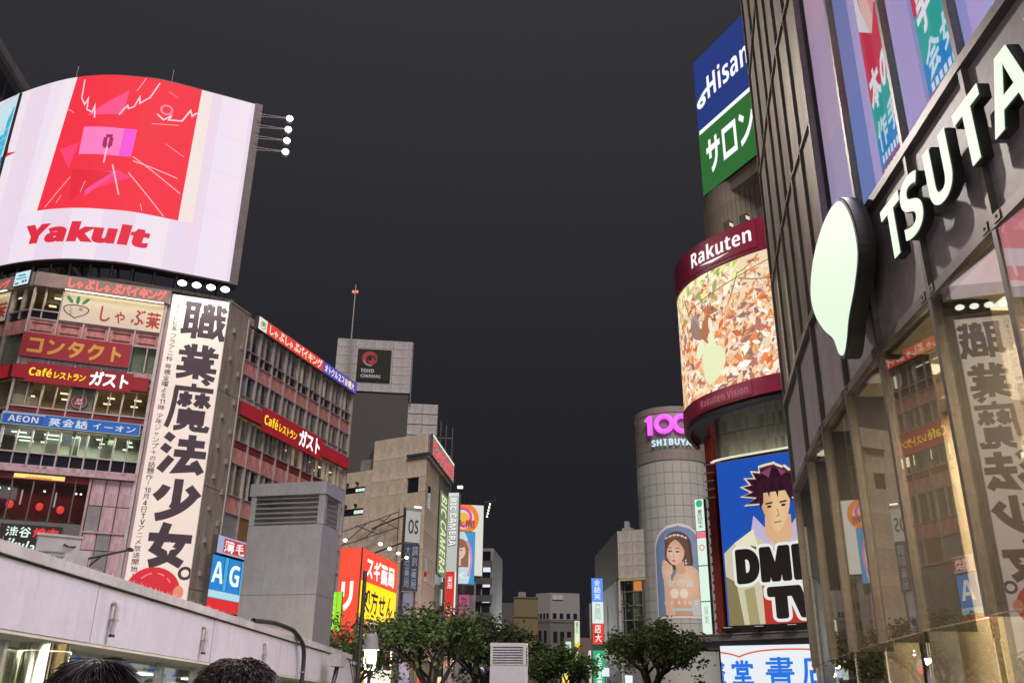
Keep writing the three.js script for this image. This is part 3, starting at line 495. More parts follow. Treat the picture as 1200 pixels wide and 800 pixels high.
windowPoster(2.75, 8.5, 23.95, 26.1, 'blue and flesh coloured advertising picture in the windows above the long red cafe sign', (c, w, h) => {
  c.fillStyle = '#8f8884'; c.fillRect(0, 0, w, h); c.fillStyle = '#3c4f9c'; c.beginPath(); c.moveTo(0, h * 0.75); c.lineTo(w * 0.06, h * 0.3); c.quadraticCurveTo(w * 0.5, h * 0.2, w * 0.8, h * 0.1); c.lineTo(w * 0.85, 0); c.lineTo(0, 0); c.fill(); c.fillStyle = '#cfd6e4'; c.beginPath(); c.moveTo(0, h * 0.8); c.lineTo(0, h * 0.2); c.lineTo(w * 0.2, h * 0.1); c.lineTo(w * 0.15, h * 0.6); c.fill(); c.fillStyle = '#e0a184'; c.beginPath(); c.ellipse(w * 0.45, h * 0.9, w * 0.3, h * 0.2, 0, 0, 7); c.fill();
});
windowPoster(9.0, 10.4, 27.6, 29.9, 'violet poster in one top floor window', (c, w, h) => { c.fillStyle = '#8f87b8'; c.fillRect(0, 0, w, h); c.fillStyle = '#6d6aa6'; c.fillRect(0, h * 0.5, w, h * 0.2); c.fillStyle = '#c9cad6'; c.fillRect(w * 0.15, h * 0.75, w * 0.7, h * 0.08); });
windowPoster(8.9, 10.6, 24.3, 26.0, 'pale poster with a white edge in the window above the cafe sign', (c, w, h) => { c.fillStyle = '#dfe3e3'; c.fillRect(0, 0, w, h); c.fillStyle = '#a5b0bd'; c.fillRect(w * 0.1, h * 0.1, w * 0.6, h * 0.3); c.fillStyle = '#8795a5'; c.fillRect(w * 0.1, h * 0.5, w * 0.5, h * 0.1); });

// ---------------------------------------------------------------- tall banner and its four lamps
{
  const g = thing('vertical_banner', 'tall white fabric banner with huge black kanji and a red shape at its foot', 'banner', FA.p(11.4, 5.0, 0.12), FA.turn);
  const W = 4.12, H = 26.0, ppm = 60;
  const t = canvasTexture(W * ppm, H * ppm, (c, w, h) => {
    c.fillStyle = '#e9e3dc'; c.fillRect(0, 0, w, h); const m = ppm, ink = '#3f3540';
    const small = '日本テレビ系 フラアニ枠 毎週金曜よる11時 少年ジャンプ＋の話題作！10月4日TVアニメ放送開始！';
    let y = 0.3 * m; const sz = 0.462 * m;
    for (const ch of [...small.replace('11', '⑪').replace('10', '⑩').replace('TV', '⓿')]) {
      const two = { '⑪': '11', '⑩': '10' }[ch];
      c.fillStyle = c.strokeStyle = ink;
      if (ch === ' ') { y += sz * 0.32; continue; }
      if (ch === '⓿') { for (const q of 'TV') { latin(c, q, 0.5 * m, y + sz * 0.84, sz * 0.8, sz * 0.76); y += sz * 0.92; } continue; }
      if (two) latin(c, two, 0.5 * m, y + sz * 0.88, sz * 0.9, sz * 0.8); else write(c, ch, 0.24 * m, y, sz, sz * 0.92, { color: ink, weight: 9, vertical: true });
      y += sz * 0.985;
    }
    // heading: seven large characters
    const X = 0.86 * m, S = 3.22 * m; y = 0.2 * m;
    for (const [ch, hh, wgt] of [['職', 3.65, 12], ['業', 3.2, 13.5], ['、', 0, 17], ['魔', 3.95, 10.5], ['法', 3.5, 17], ['少', 3.3, 19], ['女', 3.4, 19]]) {
      if (ch === '、') { write(c, ch, X + S * 0.62, y - 1.05 * m, S * 0.5, 1.3 * m, { color: ink, weight: 26 }); y += 0.12 * m; continue; }
      write(c, ch, X, y, S, (hh * 0.955 - 0.1) * m, { color: ink, weight: wgt }); y += hh * 0.955 * m;
    }
    c.fillStyle = '#e9e3dc'; c.beginPath(); const sx = X + S * 0.5, sy = y - 1.42 * m; for (let k = 0; k < 8; k++) { const a = k * Math.PI / 4 - Math.PI / 2, r = (k % 2 ? 0.16 : 0.5) * m; c.lineTo(sx + r * Math.cos(a), sy + r * Math.sin(a)); } c.fill();
    c.strokeStyle = ink; c.lineWidth = 0.2 * m; c.beginPath(); c.arc(X + S * 0.9, y + 0.2 * m, 0.36 * m, 0, 7); c.stroke();
    c.fillStyle = '#cf2b3a'; c.beginPath(); c.ellipse(1.85 * m, y + 1.55 * m, 1.75 * m, 1.65 * m, 0, 0, 7); c.fill(); c.fillStyle = '#dd8f78'; c.beginPath(); c.ellipse(3.5 * m, y + 1.5 * m, 0.34 * m, 0.45 * m, 0, 0, 7); c.fill();
    c.strokeStyle = '#e98f92'; c.lineWidth = 0.08 * m; for (const [a, b2] of [[3.9, 4.5], [4.8, 5.2], [5.4, 5.7]]) { c.beginPath(); c.ellipse(1.9 * m, y + 1.6 * m, 1.2 * m, 1.3 * m, 0, a, b2); c.stroke(); }
  });
  mesh(g, 'frame', boxGeo(W + 0.08, H + 0.06, 0.08), M.alu, [0, H / 2, -0.04]);
  // the cloth is slightly slack between its ties
  const pg = new THREE.PlaneGeometry(W, H, 16, 104), pa = pg.attributes.position;
  for (let i = 0; i < pa.count; i++) { const x = pa.getX(i) / W * 2, y = pa.getY(i); pa.setZ(i, 0.02 + 0.05 * (1 - x * x) * (0.55 + 0.45 * Math.sin(y * 1.3 + x * 1.2)) + 0.006 * Math.sin(y * 5.1 + x * 4)); }
  pg.computeVertexNormals();
  mesh(g, 'cloth', pg, printed(t, { roughness: 0.85 }), [0, H / 2, 0.012]);
  for (let i = 0; i < 4; i++) {
    const u = 9.85 + i * 1.05, p = FA.p(u, 31.2, 0.35);
    const s = thing('banner_spotlight', 'bright round spotlight on a short arm above the tall white banner', 'lamp', p, FA.turn, 'row of four spotlights over the tall banner');
    mesh(s, 'arm', bar([0, 0, -0.4], [0, 0.62, 0.25], 0.03), M.black);
    mesh(s, 'hood', new THREE.CylinderGeometry(0.14, 0.34, 0.26, 20, 1, true), M.alu, [0, 0.66, 0.32]);
    mesh(s, 'lens', new THREE.SphereGeometry(0.34, 18, 10).scale(1, 0.6, 1), glow(1, 0.98, 0.95, 3.2), [0, 0.58, 0.32]);
    const l = new THREE.SpotLight(0xfff4e0, 55, 0, 0.75, 0.8, 2); l.position.set(0, 0.36, 0.34); l.target.position.set(0, -7, -0.25); l.castShadow = true; l.shadow.radius = 8; l.name = 'banner_lamp'; s.add(l, l.target);
  }
}

// ---------------------------------------------------------------- curved LED screen on the roof
{
  const pts = planCurve([[-50, -68.5], [-46, -65.6], [-42.5, -63.6], [-39.2, -62.1], [-36.5, -61.2], [-33.8, -60.8], [-31.5, -60.95], [-29.2, -61.4], [-25.5, -63.0], [-21.8, -64.7]], 96);
  const g = thing('curved_led_screen', 'huge curved white and red video screen on the roof of the corner building', 'video screen', [-33, 31.1, -62]);
  const local = pts.map((p) => new V3(p.x + 33, 0, p.z + 62)), L = 30.95, H0 = 33.0, H1 = 50.0, ppm = 62;
  const t = canvasTexture(L * ppm, (H1 - H0) * ppm, (c, w, h) => {
    const X = (s) => s * ppm, Y = (q) => (H1 - q) * ppm;
    c.fillStyle = '#ecdcec'; c.fillRect(0, 0, w, h);
    seed(21); for (let i = 0; i < 26; i++) { c.fillStyle = ['#efe2ee', '#e8d8ea', '#ead6e6', '#efe0f0'][i % 4]; c.fillRect(X(i * 1.2), 0, X(1.2), h); }
    c.fillStyle = '#f2e6ee'; c.beginPath(); c.moveTo(X(14.8), 0); c.lineTo(X(16), 0); c.lineTo(X(15.1), Y(37.3)); c.lineTo(X(13.6), Y(37.6)); c.fill();
    c.fillStyle = '#f3e2de'; c.beginPath(); c.moveTo(X(25.9), 0); c.lineTo(X(26.8), 0); c.lineTo(X(26.9), Y(37.4)); c.lineTo(X(25.8), Y(37.4)); c.fill();
    c.strokeStyle = '#e0cfe0'; c.lineWidth = 2; for (const q of [38.6, 42.5, 46]) { c.beginPath(); c.moveTo(0, Y(q)); c.lineTo(X(14), Y(q + 0.6)); c.moveTo(X(26.5), Y(q + 0.3)); c.lineTo(w, Y(q - 0.3)); c.stroke(); }
    // the red picture
    c.save(); c.beginPath(); c.moveTo(X(15.75), 0); c.lineTo(X(25.9), 0); c.lineTo(X(25.8), Y(37.4)); c.lineTo(X(14.95), Y(37.4)); c.closePath(); c.clip(); c.fillStyle = '#f3283f'; c.fillRect(0, 0, w, h);
    for (const [p, col] of [[[17.4, 46, 20.4, 48.6, 20.3, 46.2], '#ff4e8a'], [[15.7, 42.9, 17.3, 43.4, 16.9, 41.0], '#ff3d74'], [[18.6, 40.6, 20.9, 40.9, 18.7, 38.4], '#ff4d94'], [[20.9, 40.9, 21.9, 40.4, 19.4, 39.2], '#fa3a78'], [[17.2, 40.9, 20.4, 40.7, 17.6, 38.0], '#e81f38'], [[21.6, 47, 25.6, 46, 22, 44], '#f02c3e']]) { c.fillStyle = col; c.beginPath(); c.moveTo(X(p[0]), Y(p[1])); c.lineTo(X(p[2]), Y(p[3])); c.lineTo(X(p[4]), Y(p[5])); c.fill(); }
    const gr = c; gr.fillStyle = '#ff7ec0'; gr.beginPath(); gr.moveTo(X(17.4), Y(44.9)); gr.lineTo(X(21.6), Y(44.85)); gr.lineTo(X(21.55), Y(42.25)); gr.lineTo(X(17.45), Y(42.3)); gr.fill(); gr.fillStyle = '#f455d8'; gr.fillRect(X(20.6), Y(44.86), X(0.95), X(2.6));
    c.fillStyle = '#a3195a'; for (const [a, b2, ww, hh] of [[19.35, 44.2, 0.5, 0.3], [19.2, 43.9, 0.3, 0.8], [19.65, 43.9, 0.3, 0.8], [19.3, 43.4, 0.25, 0.5], [19.65, 43.4, 0.2, 0.5]]) c.fillRect(X(a), Y(b2), X(ww), X(hh));
    c.strokeStyle = '#ffd9e6'; c.lineCap = 'round'; const line = (p, lw) => { c.lineWidth = lw; c.beginPath(); p.forEach((v, i) => i % 2 ? c.lineTo(X(p[i - 1]), Y(v)) : 0); c.stroke(); };
    line([16.5, 49.6, 16.6, 47.8, 17.0, 47.1, 17.2, 47.7, 17.3, 46.6, 17.8, 46.3, 17.9, 46.9, 18.1, 45.8], 7); line([22.6, 49.6, 22.1, 48.1, 21.4, 47.4, 21.3, 48, 21.0, 47.0, 20.6, 46.8, 20.5, 47.1, 20.0, 46.2], 7);
    line([22.9, 46.6, 23.4, 46.2, 23.9, 46.7, 23.8, 46.3, 24.8, 46.5, 25.3, 47.7, 25.5, 47.2, 25.8, 47.6], 8); c.lineWidth = 9; c.strokeStyle = '#ff8fae'; c.beginPath(); c.arc(X(23.5), Y(47.2), X(0.42), 0, 7); c.stroke();
    c.strokeStyle = '#ffc2cf'; for (const [p, lw] of [[[19.6, 43.0, 19.6, 41.6], 8], [[20.3, 41.4, 21.2, 38.8], 7], [[21.7, 42.3, 25.6, 39.8], 5], [[21.8, 41.9, 25.2, 41.1], 5], [[21.6, 40.8, 24.7, 37.5], 5], [[17.2, 40.2, 15.6, 37.6], 4], [[21.5, 49.9, 21.0, 48.6], 4], [[18.5, 39.8, 18.3, 38.8], 3], [[22.6, 45.6, 24.6, 46.0], 3], [[16.2, 46.4, 15.6, 46.8], 3], [[23.9, 44, 25.4, 43.2], 3], [[16.8, 38.6, 16.5, 37.9], 3], [[22.9, 38.2, 23.1, 37.6], 3], [[23.4, 49, 24.2, 48.6], 2], [[20.2, 46.8, 20.0, 46.1], 3]]) line(p, lw);
    c.restore();
    c.strokeStyle = '#ff6a78'; c.lineWidth = 3; c.beginPath(); c.moveTo(X(14.95), Y(37.4)); c.lineTo(X(25.8), Y(37.4)); c.stroke();
    // wordmark
    c.fillStyle = '#e01f3c'; c.strokeStyle = '#e01f3c'; c.save(); c.translate(X(14.4), Y(34.55)); c.transform(1, 0, -0.08, 1, 0, 0); c.font = 'bold 100px sans-serif'; const mw = c.measureText('Yakult').width; c.scale(X(9.5) / mw, 1.28); c.lineWidth = 9; c.lineJoin = 'miter'; c.strokeText('Yakult', 0, 0); c.fillText('Yakult', 0, 0); c.restore();
    c.fillStyle = '#d8182c'; c.beginPath(); c.moveTo(X(7), Y(44.8)); c.lineTo(X(9.8), Y(44.7)); c.lineTo(X(9.9), Y(43.9)); c.lineTo(X(11), Y(43.7)); c.lineTo(X(9.7), Y(43.5)); c.lineTo(X(7), Y(43.4)); c.fill();
  });
  const body = (g0) => { g0.translate(0, -31.1, 0); return g0; };
  mesh(g, 'screen_face', body(strip(local, H0, H1, 0.03)), luminous(t, 1.0));
  mesh(g, 'housing', body(curvedBody(local, H0 - 0.12, H1 + 0.1, 0, -1.1)), M.darkSteel);
  mesh(g, 'edge_trim', body(curvedBody(local.slice(-3), H0 - 0.14, H1 + 0.12, 0.06, -1.2)), M.aluDark);
  mesh(g, 'support_deck', body(curvedBody(local.slice(8), 31.6, 31.85, -0.6, -5.2)), M.darkSteel);
  for (let i = 12; i < 96; i += 5) {
    const p = local[i], q = local[i + 1], t2 = new V3().subVectors(q, p).normalize(), at = (off, y) => [p.x - t2.z * off, y - 31.1, p.z + t2.x * off];
    mesh(g, 'support_post', bar(at(-1.0, 31.12), at(-0.7, H0 - 0.1), 0.13), M.darkSteel);
    mesh(g, 'brace', bar(at(-4.2, 31.15), at(-1.1, H0 + 2.2), 0.1), M.darkSteel);
  }
  for (const i of [47, 72]) { const p = local[i]; mesh(g, 'lightning_rod', bar([p.x, H1 - 31.1, p.z - 0.6], [p.x, H1 - 29.4, p.z - 0.6], 0.025), M.alu); }
  const sl = new THREE.RectAreaLight(0xffd6e6, 0.8, 24, 16.6); sl.position.set(0.6, 10.4, 3.2); sl.name = 'screen_light'; g.add(sl); aim(sl, g, 8.6, 10.4, 28);
  // floodlights on brackets beyond the right edge
  for (let i = 0; i < 4; i++) {
    const h = 48.55 - i * 1.12, e = pts[96];
    const s = thing('floodlight', 'white floodlight on a thin bracket at the edge of the curved screen', 'lamp', [e.x + 2.55, h, e.z + 0.3], 0.3, 'stack of four floodlights beside the curved screen');
    mesh(s, 'bracket', mergeGeometries([bar([-2.6, 0.25, -0.5], [-0.1, 0.02, 0], 0.035), bar([-2.6, -0.02, -0.5], [-0.1, -0.02, 0], 0.03)]), M.alu);
    mesh(s, 'housing', cyl(0.3, 0.2, 0.36, 16).rotateX(Math.PI / 2), M.alu, [0, 0, -0.16]);
    mesh(s, 'lens', new THREE.SphereGeometry(0.29, 16, 10).scale(1, 1, 0.5), glow(1, 0.99, 0.9, 4), [0, 0, 0.03]);
    const l = new THREE.SpotLight(0xfff4ea, 900, 0, 0.95, 0.7, 2); l.position.set(0, 0, 0.3); l.target.position.set(14, -27, 40); l.castShadow = true; l.shadow.radius = 22; l.name = 'floodlight_beam'; s.add(l, l.target);
  }
}
// flat screen at the left edge of the picture
{
  const F = new Facade(-32.11, -48.3, 127);
  const g = sign('flat_led_screen', 'pale blue flat video screen in front of the huge curved screen', 'video screen', F, -11, 0, 31.4, 38.6, 0, 0.16, (c, w, h) => {
    c.fillStyle = '#cfeaf4'; c.fillRect(0, 0, w, h); c.fillStyle = '#35b4e2'; c.beginPath(); c.moveTo(w * 0.9, h * 0.95); c.lineTo(w * 0.93, h * 0.25); c.lineTo(w * 0.955, h * 0.2); c.lineTo(w * 0.97, h * 0.14); c.lineTo(w * 0.985, h * 0.14); c.lineTo(w * 0.985, h * 0.6); c.fill(); c.fillRect(0, h * 0.4, w * 0.93, h * 0.6);
    c.fillStyle = '#1c6fc0'; c.fillRect(0, h * 0.68, w, h * 0.1); c.strokeStyle = '#9adcf0'; c.lineWidth = 3; for (let i = 0; i < 16; i++) { c.beginPath(); c.moveTo(w * (0.3 + i * 0.045), h * 0.3); c.lineTo(w * (0.3 + i * 0.045), h); c.stroke(); } for (let i = 0; i < 6; i++) { c.beginPath(); c.moveTo(w * 0.3, h * (0.4 + i * 0.1)); c.lineTo(w, h * (0.36 + i * 0.1)); c.stroke(); }
  }, { lit: 0.9, ppm: 40, cabinet: M.black });
  mesh(g, 'support_column', boxGeo(1.6, 31.4, 1.2), M.darkSteel, [-4, -15.7, -0.8]); mesh(g, 'support_column', boxGeo(1.6, 31.4, 1.2), M.darkSteel, [-8.5, -15.7, -0.8]);
}
// dark tower whose roof edge crosses the upper left corner
{
  const F = new Facade(-82.15, -115.6, -6);
  const b = thing('office_tower', 'dark grey high rise whose roof edge slants across the upper left corner', 'building', [-90, 0, -125]);
  const pt = (u, d) => { const p = F.p(u, 0, d); return [p[0] + 90, p[2] + 125]; };
  mesh(b, 'wall', prism([pt(-30, -0.5), pt(55, -0.5), pt(55, -40), pt(-30, -40)], 0, 98.5), M.tohoDark);
  mesh(b, 'parapet', prism([pt(-30.4, 0.3), pt(55.4, 0.3), pt(55.4, -40.4), pt(-30.4, -40.4)], 98.5, 100), M.toho);
  for (let r = 0; r < 4; r++) for (let i = 0; i < 12; i++) slab(b, 'window_pane', F, -28 + i * 6.8, -28 + i * 6.8 + 6.2, 78.6 + r * 4.8, 82.2 + r * 4.8, -0.5, -0.42, M.glassDark);
  for (let r = 0; r < 4; r++) slab(b, 'spandrel', F, -29.9, 54.9, 82.4 + r * 4.8, 83.2 + r * 4.8, -0.5, -0.2, M.tohoDark);
}
// ---------------------------------------------------------------- unseen station block, added to light the square and show in glass and steel
{
  const b = thing('added_station_block', 'unseen station block behind the camera, added for its light and reflections', 'building', [-10, 0, 44]);
  mesh(b, 'wall', boxGeo(130, 74, 16), M.tohoDark, [0, 37, 8]);
  const warm = glow(1, 0.82, 0.58, 0.9), coolBand = glow(0.86, 0.95, 1, 0.8); seed(91);
  for (let r = 0; r < 11; r++) for (let i = 0; i < 13; i++) if (rnd() < 0.62) mesh(b, 'lit_window', boxGeo(7.6, 2.0, 0.2), rnd() < 0.5 ? warm : coolBand, [-60 + i * 10, 14 + r * 5.4, -0.12]);
  const conc = mesh(b, 'added_concourse', boxGeo(110, 5.5, 0.3), glow(1, 0.94, 0.84, 1.1), [0, 5, -0.2]);
  const l = new THREE.RectAreaLight(0xfff0dc, 5, 110, 5.5); l.position.set(0, 5, -0.5); l.name = 'added_concourse_light'; b.add(l); aim(l, b, 0, 5, -40);
}
// ---------------------------------------------------------------- cinema tower behind
{
  const F = new Facade(-22.27, -188.69, 83.5), S = new Facade(-22.27, -188.69, -6.5);
  const b = thing('cinema_tower', 'tall grey panelled tower with the square black cinema sign', 'building', [-30, 0, -195]);
  const pt = (u, d) => { const p = F.p(u, 0, d); return [p[0] + 30, p[2] + 195]; };
  mesh(b, 'core', prism([pt(-16.6, -0.3), pt(-0.3, -0.3), pt(-0.3, -9), pt(-16.6, -9)], 0, 79.0), M.joint);
  mesh(b, 'core', prism([pt(-0.3, -1.5), pt(6.4, -1.5), pt(6.4, -16), pt(-0.3, -16)], 0, 65), M.joint);
  const rows = [67, 69.05, 71.1, 73.15, 75.2, 77.25, 79.2];
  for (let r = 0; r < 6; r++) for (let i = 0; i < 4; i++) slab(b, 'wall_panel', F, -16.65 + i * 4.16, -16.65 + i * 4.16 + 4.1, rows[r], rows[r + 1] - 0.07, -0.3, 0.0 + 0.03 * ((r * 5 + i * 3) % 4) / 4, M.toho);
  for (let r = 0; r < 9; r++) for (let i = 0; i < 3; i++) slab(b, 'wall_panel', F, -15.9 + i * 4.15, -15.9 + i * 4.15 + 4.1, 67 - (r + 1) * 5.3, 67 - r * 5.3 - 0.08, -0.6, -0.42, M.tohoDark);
  for (let r = 0; r < 15; r++) slab(b, 'window_pane', F, -3.3, -0.4, 66.2 - (r + 1) * 3.1, 66.2 - r * 3.1 - 1.1, -0.9, -0.8, M.glassDark);
  for (let r = 0; r < 15; r++) slab(b, 'spandrel', F, -3.3, -0.4, 66.2 - r * 3.1 - 1.05, 66.2 - r * 3.1 - 0.02, -0.9, -0.5, M.tohoDark);
  slab(b, 'lit_window', F, -3.0, -1.6, 58.6, 59.4, -0.8, -0.77, glow(0.75, 0.8, 0.6, 0.5)); slab(b, 'lit_window', F, -3.0, -1.2, 55.4, 56.0, -0.8, -0.77, glow(0.9, 0.95, 0.7, 0.8));
  for (let r = 0; r < 5; r++) for (let i = 0; i < 2; i++) slab(b, 'wall_panel', F, -0.25 + i * 3.3, -0.25 + i * 3.3 + 3.22, 62.9 - r * 2.4, 65.1 - r * 2.4, -1.5, -1.35, M.toho);
  slab(b, 'wall_panel', F, -0.25, 6.4, 20, 52.9, -1.5, -1.35, M.tohoDark);
  for (let r = 0; r < 7; r++) slab(b, 'wall_panel', S, 0.3, 8.9, 65 + r * 2.03, 66.95 + r * 2.03, 0, 0.2, M.tohoDark);
  for (const [u, h1] of [[7.2, 62], [8.4, 61], [9.8, 60.5]]) { const p = F.p(u, 0, -3); mesh(b, 'steel_column', bar([p[0] + 30, 40, p[2] + 195], [p[0] + 30, h1, p[2] + 195], 0.22), M.aluDark); }
  for (const h of [50, 54, 58]) { const p = F.p(6.5, 0, -3), q = F.p(10, 0, -3); mesh(b, 'steel_beam', bar([p[0] + 30, h, p[2] + 195], [q[0] + 30, h, q[2] + 195], 0.14), M.aluDark); }
  const sg = sign('cinema_sign', 'black square sign with a red swirl and white cinema letters on the grey tower', 'sign', F, -12.0, -4.6, 69.4, 76.7, 0.5, 0.5, (c, w, h) => {
    c.fillStyle = '#0b0b0d'; c.fillRect(0, 0, w, h); c.fillStyle = '#a8353c'; c.beginPath(); c.arc(w * 0.36, h * 0.3, w * 0.23, 0, 7); c.fill(); c.strokeStyle = '#1a0d10'; c.lineWidth = w * 0.05; c.beginPath(); c.arc(w * 0.4, h * 0.34, w * 0.12, 2, 6.4); c.stroke(); c.strokeStyle = '#b9aeb0'; c.lineWidth = w * 0.025; c.beginPath(); c.arc(w * 0.38, h * 0.36, w * 0.17, 1.2, 3.2); c.stroke(); c.fillStyle = '#0d0d10'; c.beginPath(); c.arc(w * 0.37, h * 0.31, w * 0.06, 0, 7); c.fill();
    c.fillStyle = '#c9c9cb'; latin(c, 'TOHO', w * 0.32, h * 0.76, w * 0.4, h * 0.12); latin(c, 'CINEMAS', w * 0.42, h * 0.92, w * 0.6, h * 0.1);
  }, { lit: 0.7, ppm: 34, cabinet: M.black });
  const m = thing('antenna_mast', 'thin steel mast with red warning lamps rising over the cinema tower', 'mast', F.p(-13.5, 60, 3.2), 0);
  mesh(m, 'pole', new THREE.CylinderGeometry(0.14, 0.24, 31, 10), M.alu, [0, 15.5, 0]);
  for (const x of [-0.42, 0.42]) mesh(m, 'warning_lamp', new THREE.SphereGeometry(0.3, 12, 8), glow(1, 0.2, 0.12, 1.6), [x, 29.2, 0.2]);
  mesh(m, 'lamp_arm', boxGeo(1.1, 0.12, 0.12), M.alu, [0, 28.8, 0.1]); mesh(m, 'footing', boxGeo(0.9, 60, 0.9), M.tohoDark, [0, -30, -0.3]);
}

// ---------------------------------------------------------------- tan electronics store block
const FT = new Facade(-10.91, -114.48, 119.7), FS = new Facade(-10.91, -114.48, 7.1);
{
  const b = thing('electronics_store_building', 'tan eight storey store building with a red neon sign on its roof edge', 'building', [-14, 0, -122]);
  const pt = (F, u, d) => { const p = F.p(u, 0, d); return [p[0] + 14, p[2] + 122]; };
  mesh(b, 'core', prism([pt(FT, -8.6, -0.25), pt(FT, -0.25, -0.25), pt(FS, 0.3, -0.25), pt(FS, 17, -0.25), [2, -22], [-10, -18]], 0, 35.6), M.tanDark);
  mesh(b, 'core', prism([pt(FT, -22, -0.25), pt(FT, -8.65, -0.25), [-8, -14], [-18, -14]], 0, 31.8), M.tanDark);
  // tan wall panels, joints left open between them
  const rows = [12, 16.4, 20.8, 25, 28.1, 30.1, 33, 35.84];
  const cols = [-8.65, -5.75, -2.9, -1.05, 0];
  for (let r = 0; r < rows.length - 1; r++) for (let i = 0; i < 4; i++) if (!(i === 2 && r === 4)) slab(b, 'wall_panel', FT, cols[i] + 0.02, cols[i + 1] - 0.02, rows[r] + 0.02, rows[r + 1] - 0.02, -0.25, 0.0, M.tan);
  slab(b, 'window_pane', FT, -2.85, -1.1, 28.2, 30.0, -0.24, -0.2, M.glassDark);
  for (const [h0, h1] of [[12, 17], [17, 21.5], [21.5, 26], [26.9, 29.0], [29.8, 31.9]]) for (let i = 0; i < 4; i++) slab(b, 'wall_panel', FT, -22 + i * 3.33, -22 + i * 3.33 + 3.29, h0, h1 - 0.03, -0.25, 0, M.tan);
  for (const [h0, h1] of [[26.05, 26.85], [29.03, 29.77]]) { slab(b, 'window_strip', FT, -22, -9.8, h0, h1, -0.24, -0.18, M.glassDark); for (let i = 0; i < 3; i++) slab(b, 'lit_window', FT, -11.4 + i * 0.52, -10.95 + i * 0.52, h0 + 0.18, h1 - 0.18, -0.17, -0.15, glow(0.75, 1, 0.9, 0.9)); }
  slab(b, 'wall_panel', FT, -9.75, -8.7, 25.9, 31.9, -0.25, -0.02, M.tan);
  for (const [u, h] of [[-12.6, 27], [-10.9, 27], [-12.6, 29.95], [-10.9, 29.95]]) { const l = slab(b, 'wall_lamp', FT, u - 0.12, u + 0.12, h + 0.15, h + 0.45, 0.02, 0.5, M.black); subslab(l, 'arm', 0.05, 0.3, 0.05, [0, -0.2, -0.1], M.black); }
  for (const [u0, h0, u1, h1] of [[-14, 23.4, -3.2, 25.6], [-14, 21.6, -3.2, 23.6], [-12, 22, -8.2, 24.6], [-8.2, 22.8, -4.6, 25.2], [-10, 24.4, -6.4, 23], [-6.4, 25, -3.2, 23.4], [-3.2, 17, -3.2, 26]]) mesh(b, 'scaffold_bar', bar(rel(b, FT.p(u0, h0, 0.9)), rel(b, FT.p(u1, h1, 0.9)), 0.06), M.aluDark);
  slab(b, 'roof_box', FT, -13.2, -8.9, 31.9, 34.4, -7, -3, M.tohoDark);
  slab(b, 'eave', FT, -2.9, 0.5, 32.85, 33.12, -0.2, 0.45, M.joint);
  // side along the street: curtain wall, then a pale panel wall
  for (let r = 0; r < 8; r++) for (let i = 0; i < 5; i++) slab(b, 'facade_panel', FS, 0.3 + i * 1.7, 0.3 + i * 1.7 + 1.64, 8 + r * 3.06, 8 + r * 3.06 + 3.0, -0.25, 0, (i === 1 && r === 6) || (i === 1 && r % 3 === 0) ? M.glassDark : M.tan);
  for (let r = 0; r < 8; r++) for (let i = 0; i < 4; i++) slab(b, 'glass_panel', FS, 8.9 + i * 2.0, 8.9 + i * 2.0 + 1.94, 8 + r * 3.06, 8 + r * 3.06 + 3.0, -0.25, -0.02, std(0.3, 0.32, 0.27, { roughness: 0.15 }));
  for (let i = 0; i < 6; i++) slab(b, 'parapet_panel', FS, 0.05 + i * 2.8, 0.05 + i * 2.8 + 2.76, 33.1, 35.84, -0.25, 0.12, M.tan);
  for (let i = 0; i < 7; i++) slab(b, 'wall_tube_lamp', FS, 13.4, 13.6, 9 + i * 3.2, 11.2 + i * 3.2, 0.02, 0.14, glow(0.8, 0.95, 0.8, 0.7));
}
sign('neon_roof_sign', 'red neon katakana under a white light line on the tan store roof edge', 'sign', FS, 1.2, 17, 33.2, 36.1, 0.5, 0.35, (c, w, h) => {
  c.fillStyle = '#7c7668'; c.fillRect(0, 0, w, h); c.fillStyle = '#f3fff8'; c.fillRect(0, 0, w, h * 0.11); write(c, 'ビックカメラ', w * 0.02, h * 0.2, w * 0.155, h * 0.76, { color: '#ff2b4a', weight: 20, round: true, outline: '#ffb9bd', outlineWeight: 3 });
}, { lit: 0.95, ppm: 36 });
sign('painted_name_reflection', 'painted reflection of pale vertical store letters on the glass side of the tan store', 'sign', FS, 9.2, 15.4, 19.2, 30.6, 0.16, 0.06, (c, w, h) => {
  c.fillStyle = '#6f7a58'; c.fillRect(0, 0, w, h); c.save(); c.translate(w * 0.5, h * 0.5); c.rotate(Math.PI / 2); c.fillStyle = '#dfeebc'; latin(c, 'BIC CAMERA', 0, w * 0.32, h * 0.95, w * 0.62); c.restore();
}, { lit: 1.0, ppm: 24 });  // mirrored store lettering, painted as a glowing sheet on the glass
